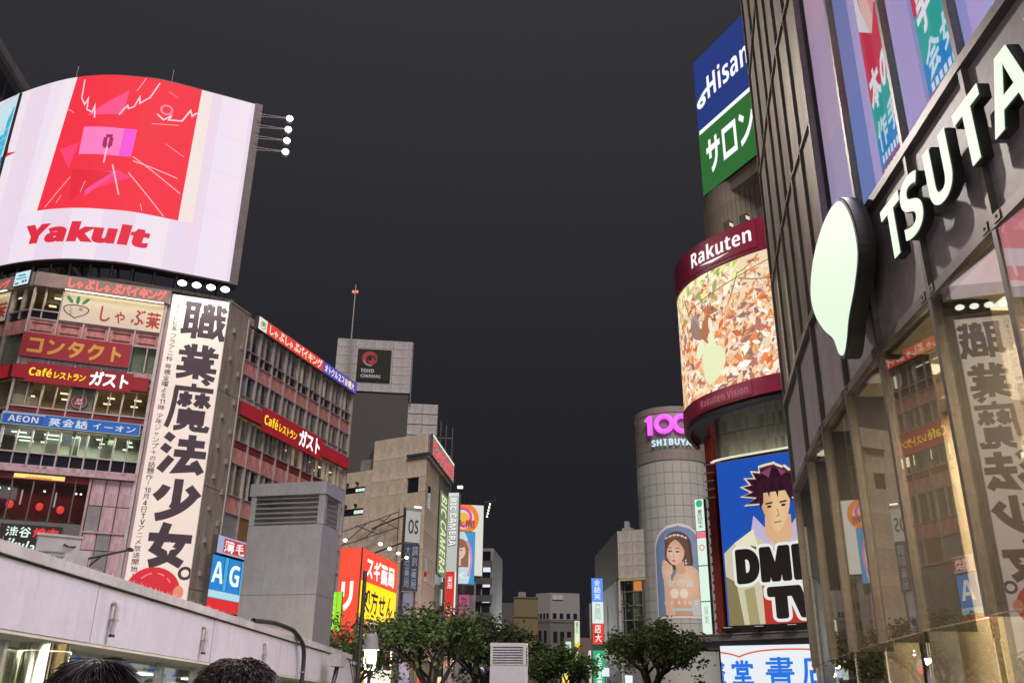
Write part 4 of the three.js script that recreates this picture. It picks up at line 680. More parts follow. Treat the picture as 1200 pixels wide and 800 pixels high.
{
  const F = new Facade(-8.0, -124.7, 100);
  const g = sign('store_pylon_sign', 'white pylon sign with vertical blue store letters and a red lower panel', 'sign', F, -0.55, 0.95, 10, 30.3, 0, 1.2, (c, w, h) => {
    c.fillStyle = '#b9bdb6'; c.fillRect(0, 0, w, h); c.fillStyle = '#d8dcd4'; c.fillRect(0, 0, w, h * 0.02); c.save(); c.translate(w * 0.5, h * 0.2); c.rotate(Math.PI / 2); c.fillStyle = '#43474f'; latin(c, 'BIC CAMERA', 0, w * 0.38, h * 0.335, w * 0.74); c.fillStyle = '#f4f7f2'; latin(c, 'BIC CAMERA', -h * 0.004, w * 0.34, h * 0.33, w * 0.66); c.restore();
    c.fillStyle = '#d2241f'; c.fillRect(0, h * 0.53, w * 0.86, h * 0.47); write(c, '薬局', w * 0.18, h * 0.56, w * 0.5, h * 0.04, { color: '#f7e8e2', weight: 10, vertical: true }); c.save(); c.translate(w * 0.42, h * 0.8); c.rotate(Math.PI / 2); c.fillStyle = '#f7dcd8'; latin(c, 'Tax', 0, w * 0.25, h * 0.12, w * 0.5); c.restore(); c.fillStyle = '#f2f4ee'; c.fillRect(w * 0.87, h * 0.53, w * 0.13, h * 0.47);
  }, { lit: 1.0, ppm: 36, cabinet: M.alu });
  mesh(g, 'support_column', boxGeo(1.2, 10, 0.9), M.alu, [0, -5, -0.7]); mesh(g, 'top_lamp_arm', bar([0.2, 20.3, 0], [0.9, 20.8, 0.6], 0.06), M.aluDark); mesh(g, 'top_lamp', boxGeo(0.7, 0.32, 0.4), glow(0.95, 1, 0.7, 2), [1.0, 20.9, 0.6]);
}
// drugstore signs on the front corner of the tan block
{
  const F = new Facade(-11.41, -99.35, 60);
  const g = sign('drugstore_sign', 'white sign with the big black letters OS, over a dark blue panel', 'sign', F, 0, 1.85, 19.0, 22.7, 0, 0.4, (c, w, h) => {
    c.fillStyle = '#cdcdc8'; c.fillRect(0, 0, w, h); c.fillStyle = '#8a8a86'; c.fillRect(0, 0, w, h * 0.06); c.fillStyle = '#3a3a3e'; latin(c, 'OS', w * 0.52, h * 0.74, w * 0.72, h * 0.42); c.strokeStyle = '#d9d9d4'; c.lineWidth = 3; c.strokeRect(w * 0.1, h * 0.2, w * 0.84, h * 0.66);
  }, { lit: 0.62, ppm: 60 });
  mesh(g, 'support_frame', mergeGeometries([bar([-0.85, -19, -0.6], [-0.85, 3.9, -0.6], 0.12), bar([0.85, -19, -0.6], [0.85, 3.9, -0.6], 0.12), bar([-0.85, 0, -0.6], [-0.85, 0, -10], 0.1), bar([-0.85, 3, -0.6], [-0.85, 3, -10], 0.1)]), M.aluDark);
  mesh(g, 'sign_lamp', boxGeo(0.8, 0.14, 0.24), glow(1, 1, 0.95, 2.2), [0.3, 3.85, 0.4]);
  sign('pharmacy_sign', 'dark blue vertical sign with pale grey pharmacy characters, under the OS sign', 'sign', F, 0, 1.85, 13.9, 18.9, 0, 0.4, (c, w, h) => {
    c.fillStyle = '#3c4664'; c.fillRect(0, 0, w, h); write(c, '調剤', w * 0.53, h * 0.04, w * 0.38, h * 0.22, { color: '#b9c0c8', weight: 10, vertical: true }); write(c, '薬局', w * 0.53, h * 0.52, w * 0.38, h * 0.22, { color: '#b9c0c8', weight: 10, vertical: true }); write(c, '大店薬局', w * 0.08, h * 0.04, w * 0.36, h * 0.22, { color: '#aab2bc', weight: 11, vertical: true });
  }, { lit: 0.45, ppm: 60 });
  const p = thing('sign_pillar', 'blue grey pillar under the dark blue pharmacy sign', 'pillar', F.p(0.9, 0, -0.25), F.turn); mesh(p, 'shaft', boxGeo(1.2, 13.8, 0.9), std(0.12, 0.14, 0.2), [0, 6.9, -0.4]); mesh(p, 'base', boxGeo(1.4, 0.5, 1.1), M.aluDark, [0, 0.25, -0.4]);
}
// red pharmacy billboard with lamps
const FR = new Facade(-13.41, -83.94, 12.3), FL = new Facade(-13.41, -83.94, 105);
{
  const b = thing('pharmacy_building', 'low shop block under the big red pharmacy billboard, mostly behind the tree', 'building', [-16, 0, -90]);
  const pt = (F, u, d) => { const p = F.p(u, 0, d); return [p[0] + 16, p[2] + 90]; };
  mesh(b, 'wall', prism([pt(FL, -5, -0.4), pt(FL, -0.3, -0.4), pt(FR, 0.3, -0.4), pt(FR, 11, -0.4), [-2, -6], [-8, -3]], 0, 15.6), M.tan);
  for (let i = 0; i < 5; i++) slab(b, 'shop_light_panel', FR, 0.6 + i * 2, 2.3 + i * 2, 3.2, 4.1, -0.4, -0.2, glow(1, 0.85, 0.6, 0.9));
  for (let i = 0; i < 5; i++) slab(b, 'window_pane', FR, 0.6 + i * 2, 2.3 + i * 2, 5.6, 8.2, -0.4, -0.34, M.glassDark);
}
sign('pharmacy_billboard', 'red billboard with white pharmacy characters over a yellow lower half', 'billboard', FR, 0, 9.9, 9.6, 15.75, 0.05, 0.4, (c, w, h) => {
  c.fillStyle = '#f5452e'; c.fillRect(0, 0, w, h); c.fillStyle = '#ffd800'; c.fillRect(0, h * 0.47, w, h * 0.53);
  c.save(); c.transform(1, 0, 0, 1, 0, 0); write(c, 'スギ薬局', w * 0.1, h * 0.1, w * 0.2, h * 0.32, { color: '#fff6ee', weight: 15, pitch: 1.03 }); c.restore();
  write(c, '処方せん', w * 0.06, h * 0.55, w * 0.21, h * 0.36, { color: '#15130a', weight: 12 });
}, { lit: 1.3, ppm: 60 });
sign('pharmacy_billboard', 'red billboard side with huge white katakana, partly behind the steel vent tower', 'billboard', FL, -4.6, -0.05, 7.4, 15.75, 0.05, 0.4, (c, w, h) => {
  c.fillStyle = '#f5452e'; c.fillRect(0, 0, w, h); write(c, 'オ', w * 0.2, h * 0.16, w * 0.36, h * 0.27, { color: '#f9efe6', weight: 18 }); write(c, 'リ', w * 0.56, h * 0.33, w * 0.38, h * 0.33, { color: '#f9efe6', weight: 20 });
}, { lit: 1.3, ppm: 50 });
for (let i = 0; i < 6; i++) {
  const F = i < 2 ? FL : FR, u = i < 2 ? [-3.4, -1.2][i] : [1, 3.6, 6.2, 8.8][i - 2];
  const g = thing('billboard_lamp', 'small white lamp on a thin arm along the top of the red billboard', 'lamp', F.p(u, 15.7, 0.1), F.turn, 'lamps along the top of the red billboard');
  mesh(g, 'arm', bar([0, 0, -0.1], [0, 0.55, 1.15], 0.035), M.alu); mesh(g, 'lamp_head', new THREE.SphereGeometry(0.2, 12, 8).scale(1, 0.75, 1), glow(1, 0.97, 0.85, 3.4), [0, 0.5, 1.2]);
}
sign('green_panel_sign', 'bright lime green panel in two strips below the red billboard', 'sign', new Facade(-15.75, -83.2, 105), 0, 1.05, 8.3, 11.7, 0, 0.15, (c, w, h) => { c.fillStyle = '#a6f02c'; c.fillRect(0, 0, w, h); c.fillStyle = '#2f7a20'; c.fillRect(w * 0.52, 0, w * 0.03, h); c.fillStyle = '#e4ffb0'; for (let i = 0; i < 6; i++) c.fillRect(w * 0.12, h * (0.08 + i * 0.15), w * 0.22, h * 0.03); }, { lit: 0.95, ppm: 40 });
sign('yellow_vertical_sign', 'yellow vertical strip sign with dark marks behind the tree', 'sign', FR, 0.15, 1.6, 2.8, 9.4, 0.4, 0.3, (c, w, h) => { c.fillStyle = '#f4c50c'; c.fillRect(0, 0, w, h); for (let i = 0; i < 6; i++) write(c, '大店薬局書金'[i], w * 0.18, h * (0.03 + i * 0.16), w * 0.64, h * 0.13, { color: '#3a2a08', weight: 12 }); }, { lit: 0.8, ppm: 40 });
sign('red_white_sign', 'small red and white lit shop sign low behind the dark pole', 'sign', FL, -2.6, -0.6, 3.6, 6.6, 0.3, 0.2, (c, w, h) => { c.fillStyle = '#f3e9e4'; c.fillRect(0, 0, w, h); c.fillStyle = '#e0334a'; c.fillRect(0, h * 0.3, w, h * 0.5); c.fillStyle = '#fff'; c.fillRect(w * 0.2, h * 0.45, w * 0.6, h * 0.15); }, { lit: 0.9, ppm: 40 });
// colourful billboards beyond the pylon
{
  const F = new Facade(-7.84, -134.77, 80);
  const portrait = (c, x, y, s, skin, hair) => {         // a plain drawn young woman: hair, face, neck
    c.fillStyle = hair; c.beginPath(); c.ellipse(x, y, s * 0.62, s * 0.78, 0, 0, 7); c.fill(); c.fillRect(x - s * 0.62, y, s * 1.24, s * 1.1);
    c.fillStyle = skin; c.fillRect(x - s * 0.18, y + s * 0.4, s * 0.36, s * 0.6); c.beginPath(); c.ellipse(x, y + s * 0.08, s * 0.42, s * 0.56, 0, 0, 7); c.fill();
    c.fillStyle = hair; c.beginPath(); c.ellipse(x, y - s * 0.38, s * 0.46, s * 0.26, 0, 0, 7); c.fill();
    c.fillStyle = '#3a2a28'; c.fillRect(x - s * 0.24, y - s * 0.02, s * 0.15, s * 0.05); c.fillRect(x + s * 0.09, y - s * 0.02, s * 0.15, s * 0.05); c.fillStyle = '#c4545a'; c.fillRect(x - s * 0.1, y + s * 0.34, s * 0.2, s * 0.06);
  };
  const g = sign('rooftop_billboard', 'tall white billboard with an orange and magenta ring beyond the store pylon', 'billboard', F, -0.6, 4.0, 20.5, 30.9, 0, 0.5, (c, w, h) => {
    c.fillStyle = '#eceadf'; c.fillRect(0, 0, w, h); c.lineWidth = w * 0.16; c.strokeStyle = '#ff8a2a'; c.beginPath(); c.arc(w * 0.35, h * 0.2, w * 0.42, 0, 7); c.stroke(); c.strokeStyle = '#f04aa8'; c.lineWidth = w * 0.1; c.beginPath(); c.arc(w * 0.3, h * 0.18, w * 0.28, 0, 7); c.stroke(); c.fillStyle = '#f7c24a'; c.beginPath(); c.arc(w * 0.32, h * 0.2, w * 0.2, 0, 7); c.fill(); write(c, '大開', w * 0.1, h * 0.22, w * 0.3, h * 0.12, { color: '#a2402a', weight: 12 });
  }, { lit: 0.85, ppm: 50 });
  mesh(g, 'support_frame', boxGeo(3.6, 20.5, 0.4), M.tohoDark, [-0.3, -10.25, -0.9]);
  for (let i = 0; i < 6; i++) { mesh(g, 'lamp_arm', bar([-2 + i * 0.85, 10.4, 0], [-2 + i * 0.85, 11.3, 0.9], 0.05), M.darkSteel); }
  for (let i = 0; i < 5; i++) mesh(g, 'side_lamp', boxGeo(0.2, 0.26, 0.2), glow(1, 1, 0.85, 2.0), [2.75 + i * 0.1, 8.7 + i * 0.46, 0.4]);
  mesh(g, 'lamp_rack', bar([2.3, 10.8, 0.2], [4.1, 11.2, 0.4], 0.06), M.darkSteel);
  const c2 = new Facade(-7.03, -129.8, 95), pts = planCurve([c2.p(-1.2, 0, -0.7), c2.p(-0.2, 0, 0.25), c2.p(0.9, 0, 0.3), c2.p(2.1, 0, -0.6)].map((p) => [p[0] + 7, p[2] + 130]), 16);
  const s = thing('curved_billboard', 'curved lit billboard of a woman with blue and pink hair', 'billboard', [-7, 16.6, -130]);
  const t = canvasTexture(200, 420, (c, w, h) => { c.fillStyle = '#cfe4ec'; c.fillRect(0, 0, w, h); portrait(c, w * 0.36, h * 0.36, w * 0.62, '#ecc9b2', '#9a6a48'); c.fillStyle = '#3f9fd8'; c.beginPath(); c.moveTo(w * 0.55, 0); c.quadraticCurveTo(w * 1.05, h * 0.4, w * 0.75, h); c.lineTo(w, h); c.lineTo(w, 0); c.fill(); c.fillStyle = '#e78fc4'; c.beginPath(); c.moveTo(w * 0.62, h * 0.2); c.quadraticCurveTo(w * 0.95, h * 0.5, w * 0.7, h * 0.85); c.lineTo(w * 0.78, h * 0.85); c.quadraticCurveTo(w * 1.05, h * 0.5, w * 0.7, h * 0.15); c.fill(); c.fillStyle = '#f6f6f2'; latin(c, 'X.', w * 0.55, h * 0.9, w * 0.5, h * 0.12); });
  mesh(s, 'screen_face', strip(pts, 2.0, 9.2, 0.03), luminous(t, 0.85)); mesh(s, 'housing', curvedBody(pts, 1.8, 9.3, 0, -0.5), M.aluDark); mesh(s, 'round_base', curvedBody(pts, 0.6, 1.8, 0.1, -1.2), M.darkSteel); mesh(s, 'support_column', boxGeo(1.6, 16.6, 1), M.tohoDark, [0.6, -8.2, -0.8]);
}
{
  const F = new Facade(-5.2, -150, 97), b = thing('narrow_shop_building', 'narrow dark building with small lit windows beyond the colourful billboards', 'building', [-4, 0, -158]);
  const pt = (u, d) => { const p = F.p(u, 0, d); return [p[0] + 4, p[2] + 158]; };
  mesh(b, 'wall', prism([pt(-4, -0.2), pt(2.6, -0.2), pt(2.6, -12), pt(-4, -12)], 0, 27), M.tohoDark);
  for (let r = 0; r < 8; r++) slab(b, 'balcony', F, -3.8, 2.5, 5 + r * 2.7, 6 + r * 2.7, -0.2, 0.5, M.aluDark);
  for (let r = 0; r < 8; r++) for (let i = 0; i < 4; i++) slab(b, 'window_pane', F, -3.6 + i * 1.5, -2.3 + i * 1.5, 6.1 + r * 2.7, 7.6 + r * 2.7, -0.2, -0.1, M.glassDark);
  for (const h of [20.8, 23.2, 18.4]) slab(b, 'lit_window', F, 1.0, 2.2, h, h + 0.9, -0.1, -0.05, glow(0.75, 0.85, 1, 1.0));
  const P = thing('pink_vertical_sign', 'pink vertical banner sign below the curved billboard', 'sign', [-6.1, 12.4, -128.5], 0); const t = canvasTexture(80, 220, (c, w, h) => { c.fillStyle = '#d85f96'; c.fillRect(0, 0, w, h); write(c, 'カラオケ', w * 0.2, h * 0.05, w * 0.6, h * 0.2, { color: '#8e2358', weight: 12, vertical: true }); });
  mesh(P, 'cabinet', boxGeo(1.5, 4.6, 0.3), M.aluDark, [0, 2.3, 0]); mesh(P, 'face', new THREE.PlaneGeometry(1.44, 4.54), luminous(t, 0.55), [0, 2.3, 0.156]); mesh(P, 'support_pole', boxGeo(0.2, 12.4, 0.2), M.aluDark, [0, -6.2, -0.1]);
}

// ---------------------------------------------------------------- far end of the street
{
  const far = (name, label, x0, x1, z, h, m, extra) => { const b = thing(name, label, 'building', [(x0 + x1) / 2, 0, z]); const w = x1 - x0; mesh(b, 'wall', boxGeo(w, h, 14), m, [0, h / 2, -7]); extra(b, w, h); return b; };
  far('olive_building', 'far olive brown block with a plain front at the end of the street', 1.4, 8.0, -255, 31.8, std(0.13, 0.1, 0.05), (b, w, h) => { for (let r = 0; r < 5; r++) mesh(b, 'cornice', boxGeo(w + 0.2, 0.25, 0.3), std(0.1, 0.08, 0.045), [0, 31.6 - r * 5, 0.1]); mesh(b, 'roof_box', boxGeo(2, 1.6, 3), M.tohoDark, [-1, h + 0.8, -4]); });
  {
    const F = new Facade(11.5, -258, 84), G = new Facade(11.5, -258, 120), b = thing('white_topped_building', 'far grey building with a pale blank top and rows of small windows', 'building', [14, 0, -262]);
    const pt = (f, u) => { const p = f.p(u, 0, -0.2); return [p[0] - 14, p[2] + 262]; };
    mesh(b, 'wall', prism([pt(G, -4.6), pt(F, 0), pt(F, 8.2), [6, -16], [-8, -16]], 0, 26.2), std(0.1, 0.1, 0.11)); mesh(b, 'upper_wall', prism([pt(G, -4.6), pt(F, 0), pt(F, 8.2), [6, -16], [-8, -16]], 26.3, 33.4), std(0.2, 0.2, 0.21));
    mesh(b, 'cornice', prism([pt(G, -4.9), pt(F, 0), pt(F, 8.5), [6, -16.3], [-8.3, -16.3]], 25.3, 25.8), M.joint);
    for (let i = 0; i < 4; i++) slab(b, 'window_pane', F, 0.7 + i * 1.9, 1.7 + i * 1.9, 26.7, 28, -0.2, 0.02, M.glassDark);
    for (let i = 0; i < 4; i++) slab(b, 'window_pane', G, -4.3 + i * 1.05, -3.7 + i * 1.05, 26.7, 28, -0.2, 0.02, M.glassDark);
    for (let r = 0; r < 4; r++) for (let i = 0; i < 2; i++) slab(b, 'window_pane', G, -3.6 + i * 1.6, -2.8 + i * 1.6, 8.5 + r * 4, 11.5 + r * 4, -0.2, 0.04, M.glassDark);
    for (let r = 0; r < 4; r++) for (let i = 0; i < 4; i++) slab(b, 'window_pane', F, 0.8 + i * 1.9, 1.9 + i * 1.9, 8.5 + r * 4, 11.2 + r * 4, -0.2, 0.04, M.glassDark);
    slab(b, 'roof_sign', F, 0.6, 3.6, 31.6, 32.8, -0.2, 0.1, M.toho);
  }
  far('grey_office_building', 'far plain grey block between the white topped building and the store signs', 19.8, 26, -230, 27.5, M.tohoDark, (b, w, h) => { for (let r = 0; r < 5; r++) for (let i = 0; i < 3; i++) mesh(b, 'window_pane', boxGeo(1.3, 2.1, 0.12), M.glassDark, [-2 + i * 2, 6 + r * 4.2, 0.04]); mesh(b, 'roof_box', boxGeo(3, 2.4, 3), M.tohoDark, [0.5, h + 1.2, -4]); });
  far('dark_brick_building', 'low dark brown building behind the trees at the end of the street', 12.6, 19.2, -215, 18.3, std(0.09, 0.06, 0.055), (b, w, h) => { for (let r = 0; r < 3; r++) for (let i = 0; i < 3; i++) mesh(b, 'window_pane', boxGeo(1.2, 1.8, 0.12), M.glassDark, [-2 + i * 2, 5 + r * 4.2, 0.04]); });
  far('dark_rooftop_building', 'dark block left of the olive building behind the tree tops', -7, 1.2, -240, 28.5, std(0.055, 0.055, 0.06), (b, w, h) => { for (let r = 0; r < 4; r++) for (let i = 0; i < 4; i++) mesh(b, 'window_pane', boxGeo(1.1, 1.8, 0.12), M.glassDark, [-3 + i * 2, 8 + r * 4.6, 0.04]); });
  const lampAt = (x, y, z, r, col, label) => { const g = thing('street_globe_lamp', label, 'lamp', [x, 0, z]); mesh(g, 'pole', bar([0, 0, 0], [0, y, 0], 0.07), M.darkSteel); mesh(g, 'globe', new THREE.SphereGeometry(r, 14, 10), glow(...col, 2.4), [0, y, 0]); const l = new THREE.PointLight(new THREE.Color(...col).lerp(new THREE.Color(1, 1, 1), 0.5), 600); l.position.set(0, y, 0); l.castShadow = true; l.name = 'globe_light'; g.add(l); };
  lampAt(3.6, 14.6, -185, 0.245, [1, 0.75, 0.4], 'small amber globe lamp far down the street'); lampAt(8.0, 11.2, -188, 0.22, [1, 0.95, 0.8], 'tiny white lamp far down the street beside the dark brown building'); lampAt(4.5, 9.4, -160, 0.24, [0.8, 1, 0.85], 'small greenish lamp beside the white vent cabinet');
  // narrow vertical signs along the far pavement
  const vertical = (x, z, w, h0, h1, label, bands) => {
    const g = thing('vertical_shop_sign', label, 'sign', [x, 0, z], 0.12); const H = h1 - h0;
    const t = canvasTexture(64, 64 * H / w, (c, cw, ch) => { let y = 0; for (const [f, col, txt, ink] of bands) { c.fillStyle = col; c.fillRect(0, y * ch, cw, f * ch + 1); if (txt) { const n = [...txt].length; [...txt].forEach((k, i) => write(c, k, cw * 0.2, (y + f * (0.06 + i * 0.88 / n)) * ch, cw * 0.6, f * ch * 0.8 / n, { color: ink, weight: 12 })); } y += f; } });
    mesh(g, 'cabinet', boxGeo(w, H, 0.5), M.aluDark, [0, (h0 + h1) / 2, 0]); mesh(g, 'face', new THREE.PlaneGeometry(w - 0.06, H - 0.06), luminous(t, 0.95), [0, (h0 + h1) / 2, 0.256]);
    mesh(g, 'support_pole', bar([-w * 0.3, 0, -0.1], [-w * 0.3, h0, -0.1], 0.1), M.aluDark);
  };
  vertical(11.3, -119.5, 1.5, 3.5, 18.2, 'stack of blue, white, red and green lit panels beside the pale tower wing', [[0.2, '#5a96ff', '会話英', '#e8f2ff'], [0.18, '#e4f2ea', '局', '#b8d2c4'], [0.17, '#e8382c', '店大', '#fff'], [0.05, '#26352e'], [0.4, '#19b070', '金薬堂書店', '#dffff0']]);
  vertical(10.8, -149, 0.85, 9.6, 15.7, 'narrow pale lit sign with one yellow panel down the street', [[0.34, '#dff2cf', '書店', '#90a080'], [0.22, '#e9f4cf'], [0.13, '#f4d52c'], [0.31, '#e6efd0', '大店', '#a0a080']]);
  vertical(10.1, -160, 0.95, 7.6, 13.4, 'narrow pale green lit sign beside the dark brown building', [[1, '#d0f2dc', '書日本大', '#7fae94']]);
  vertical(13.0, -152, 0.4, 6, 11.5, 'slim white lit strip sign behind the yellow panel sign', [[1, '#e6efe0', '金書', '#9aa090']]);
  // crowd of small shop lights low behind the trees
  seed(77);
  const spots = [[-9.6, 6.2, -96, '#ff3348'], [-8.6, 4.6, -96, '#ff2a2a'], [-8.8, 7.1, -98, '#ff5a70'], [-7.2, 5.0, -100, '#ffd8a8'], [-6.4, 6.5, -102, '#ff8a6a'], [-3.2, 7.2, -120, '#d8b8ff'], [-2.9, 9.4, -120, '#ff4a88'], [-3.0, 4.8, -118, '#e6e8ff'], [10.2, 6.0, -100, '#d8e4ff'], [11.4, 4.2, -98, '#ffe6b0'], [12.8, 5.2, -102, '#e8f0ff'], [9.0, 3.4, -96, '#ffe04a'], [-12.2, 5.4, -92, '#c8e0ff'], [-5.2, 4.2, -98, '#fff0c0'], [6.9, 5.9, -115, '#f6e05a'], [6.9, 3.6, -115, '#fff2b8']];
  spots.forEach(([x, y, z, col], i) => {
    const k = new THREE.Color(col), w = 0.5 + rnd() * 0.4, h = 0.5 + rnd() * 0.8;
    const kind = { '#ff3348': 'red', '#ff2a2a': 'scarlet', '#ff5a70': 'rose', '#ffd8a8': 'cream', '#ff8a6a': 'salmon', '#d8b8ff': 'lilac', '#ff4a88': 'magenta', '#e6e8ff': 'bluish white', '#d8e4ff': 'pale blue', '#ffe6b0': 'straw yellow', '#e8f0ff': 'cool white', '#ffe04a': 'yellow', '#c8e0ff': 'ice blue', '#fff0c0': 'warm white', '#f6e05a': 'lemon', '#fff2b8': 'pale yellow' }[col];
    const g = thing('small_lit_shop_sign', 'small ' + kind + ' lit shop sign glimpsed low between the tree leaves', 'sign', [x, 0, z], 0);
    mesh(g, 'cabinet', boxGeo(w, h, 0.3), M.aluDark, [0, y, 0]); mesh(g, 'face', boxGeo(w * 0.94, h * 0.94, 0.03), new THREE.MeshStandardMaterial({ color: 0x111111, emissive: k, emissiveIntensity: 1.0 }), [0, y, 0.166]); mesh(g, 'support_pole', bar([0, 0, 0], [0, y - h / 2, 0], 0.06), M.darkSteel);
    if (i % 2 === 0) { const l = new THREE.PointLight(k.clone().lerp(new THREE.Color(1, 1, 0.95), 0.6), 90); l.position.set(0, y + 0.6, 3.2); l.castShadow = true; l.shadow.radius = 15; l.name = 'shop_sign_light'; g.add(l); }
  });
}
// ---------------------------------------------------------------- round fashion tower at the fork of the street
{
  const cx = 27.25, cz = -148.8, R = 6.0, b = thing('round_fashion_tower', 'grey panelled cylinder tower with pink neon numerals and a woman on its poster', 'building', [cx, 0, cz]);
  mesh(b, 'core', cyl(R - 0.1, R - 0.1, 49.0, 48), M.jointPale, [0, 24.5, 0]);
  // panels, the ones turned to the street as pieces of their own
  const N = 27, step = Math.PI * 2 / N, towards = Math.atan2(-cx, -cz);      // angle whose sin, cos point at the viewer's side
  const curvedPanel = (h, a) => { const g = new THREE.CylinderGeometry(R, R, h, 3, 1, true, -a / 2, a), q = new THREE.CylinderGeometry(R - 0.14, R - 0.14, h, 3, 1, true, -a / 2, a);
    const pos = g.attributes.position, uv = g.attributes.uv; for (let i = 0; i < uv.count; i++) uv.setXY(i, Math.atan2(pos.getX(i), pos.getZ(i)) * R, pos.getY(i)); return g; };
  const tileA = curvedPanel(1.74, step - 0.012), tileT = curvedPanel(1.74, step - 0.006);
  seed(5);
  for (let r = 0; r < 26; r++) {
    const h0 = 4.2 + r * 1.8, top = h0 > 39.8;
    if (h0 < 10.5 || h0 > 47.4) continue;
    for (let i = -6; i <= 6; i++) mesh(b, 'facade_panel', top ? tileT : tileA, top ? M.tile109top : rnd() < 0.3 ? M.tile109b : M.tile109, [0, h0 + 0.87 + (top ? 0.25 : 0), 0], towards + (i + 0.5) * step);
  }
  mesh(b, 'lower_wall', cyl(R - 0.02, R - 0.02, 10.4, 48), M.tile109b, [0, 5.2, 0]);
  mesh(b, 'crown', cyl(R + 0.02, R + 0.02, 1.0, 48), M.tile109top, [0, 49.0, 0]);
  // neon numerals and name: raised pieces standing on the drum
  const a = towards, pinkNeon = glow(1, 0.12, 1, 1.15), blueNeon = glow(0.62, 0.85, 1, 1);
  const on = (name, geo, m, ang, h) => mesh(b, name, geo, m, [Math.sin(a + ang) * (R + 0.32), h, Math.cos(a + ang) * (R + 0.32)], a + ang);
  const one = new THREE.Shape([[-0.85, 0.85], [0.1, 1.65], [0.55, 1.65], [0.55, -1.65], [-0.25, -1.65], [-0.25, 0.55]].map(([x, y]) => new THREE.Vector2(x, y)));
  const oneGeo = new THREE.ExtrudeGeometry(one, { depth: 0.3, bevelEnabled: false });
  on('neon_numeral', oneGeo, pinkNeon, -0.56, 46.4);
  on('neon_numeral', new THREE.TorusGeometry(1.28, 0.4, 12, 36), pinkNeon, -0.15, 46.4);
  on('neon_numeral', new THREE.TorusGeometry(1.28, 0.4, 12, 36, 5.4).rotateZ(0.5), pinkNeon, 0.32, 46.4);
  on('neon_numeral', new THREE.CapsuleGeometry(0.36, 1.7, 6, 12).rotateZ(1.15), pinkNeon, 0.5, 44.7);
  [...'SHIBUYA'].forEach((ch, i) => { const q = new TextGeometry(ch, { font, size: 1.05, depth: 0.2, curveSegments: 6 }); q.center(); on('neon_letter', q, blueNeon, -0.46 + i * 0.155, 43.3); });
  // arched poster of a woman with a tiara leaning on her hand
  const t = canvasTexture(420, 660, (c, w, h) => {
    const soft = (x, y, r, list) => { const q = c.createRadialGradient(w * x, h * y, 0, w * x, h * y, w * r); list.forEach((k, i) => q.addColorStop(i / (list.length - 1), k)); return q; }, path = (col, d) => { c.fillStyle = col; c.fill(new Path2D(d)); };
    c.fillStyle = '#7f98c2'; c.fillRect(0, 0, w, h); c.fillStyle = soft(0.8, 0.3, 0.8, ['#8aa2c8', '#6f89b6']); c.fillRect(0, 0, w, h);
    // long brown hair behind the shoulders (poster grid is 420 x 660)
    path('#5a3f33', 'M92 150C70 90 130 40 205 44C290 48 330 110 322 180C318 240 350 270 300 320L150 330C96 300 70 260 92 150Z');
    path(soft(0.62, 0.62, 0.6, ['#f0d5c0', '#e2bfa6', '#c99f86']), 'M120 660L128 440C150 360 190 340 214 322C250 292 300 290 350 320C400 350 412 440 414 520L400 660Z');
    path('#d9b39a', 'M170 260L246 270L258 340C230 372 196 372 176 340Z');
    path(soft(0.36, 0.34, 0.26, ['#f8e3d3', '#f0d2be', '#dfb49b']), 'M92 180C92 120 140 92 184 96C240 100 262 150 254 210C248 258 210 296 172 296C130 296 96 250 92 180Z');
    path('#6a4a3b', 'M88 190C80 110 130 62 196 66C262 70 300 120 296 190C294 240 312 270 286 306C262 290 262 230 256 190C240 150 214 120 182 104C150 120 112 140 104 190C100 230 96 250 100 262C88 244 90 214 88 190Z'); path('#86604a', 'M120 110C150 78 200 72 236 92C200 86 150 96 126 130Z');
    for (const [x, y] of [[132, 192], [196, 198]]) { path('#3a2620', `M${x - 20} ${y}Q${x} ${y - 16} ${x + 20} ${y}Q${x} ${y + 9} ${x - 20} ${y}Z`); c.fillStyle = '#6e4a38'; c.fillRect(x - 20, y - 30, 40, 5); c.fillStyle = '#f4f0ec'; c.fillRect(x + 3, y - 4, 4, 4); }
    path('#dcae96', 'M160 205L152 240L172 242Z'); path('#c25a60', 'M142 262Q160 252 182 262Q162 276 142 262Z'); c.fillStyle = soft(0.28, 0.36, 0.08, ['rgba(236,150,140,0.55)', 'rgba(236,150,140,0)']); c.fillRect(80, 200, 110, 80);
    // the hand under her chin, fingers folded, and the forearm
    path(soft(0.24, 0.5, 0.3, ['#f4dac6', '#e2bfa6']), 'M58 262Q74 246 92 262Q108 270 120 286Q150 296 148 322Q150 352 128 372L150 660L70 660L62 400Q44 350 50 306Z'); c.strokeStyle = '#cfa288'; c.lineWidth = 3; for (let i = 0; i < 4; i++) { c.beginPath(); c.moveTo(62 + i * 17, 268 + i * 7); c.quadraticCurveTo(74 + i * 18, 300 + i * 6, 70 + i * 20, 326 + i * 4); c.stroke(); }
    path('#c9d3dc', 'M290 560Q350 520 412 560L412 660L300 660Z');
    c.fillStyle = '#eaf0f4'; for (let i = 0; i < 11; i++) { c.beginPath(); c.arc(104 + i * 17, 96 - 26 * Math.sin((i + 0.5) / 11 * 3.14), i % 2 ? 6 : 9, 0, 7); c.fill(); } c.beginPath(); c.arc(262, 262, 7, 0, 7); c.arc(264, 282, 9, 0, 7); c.fill();
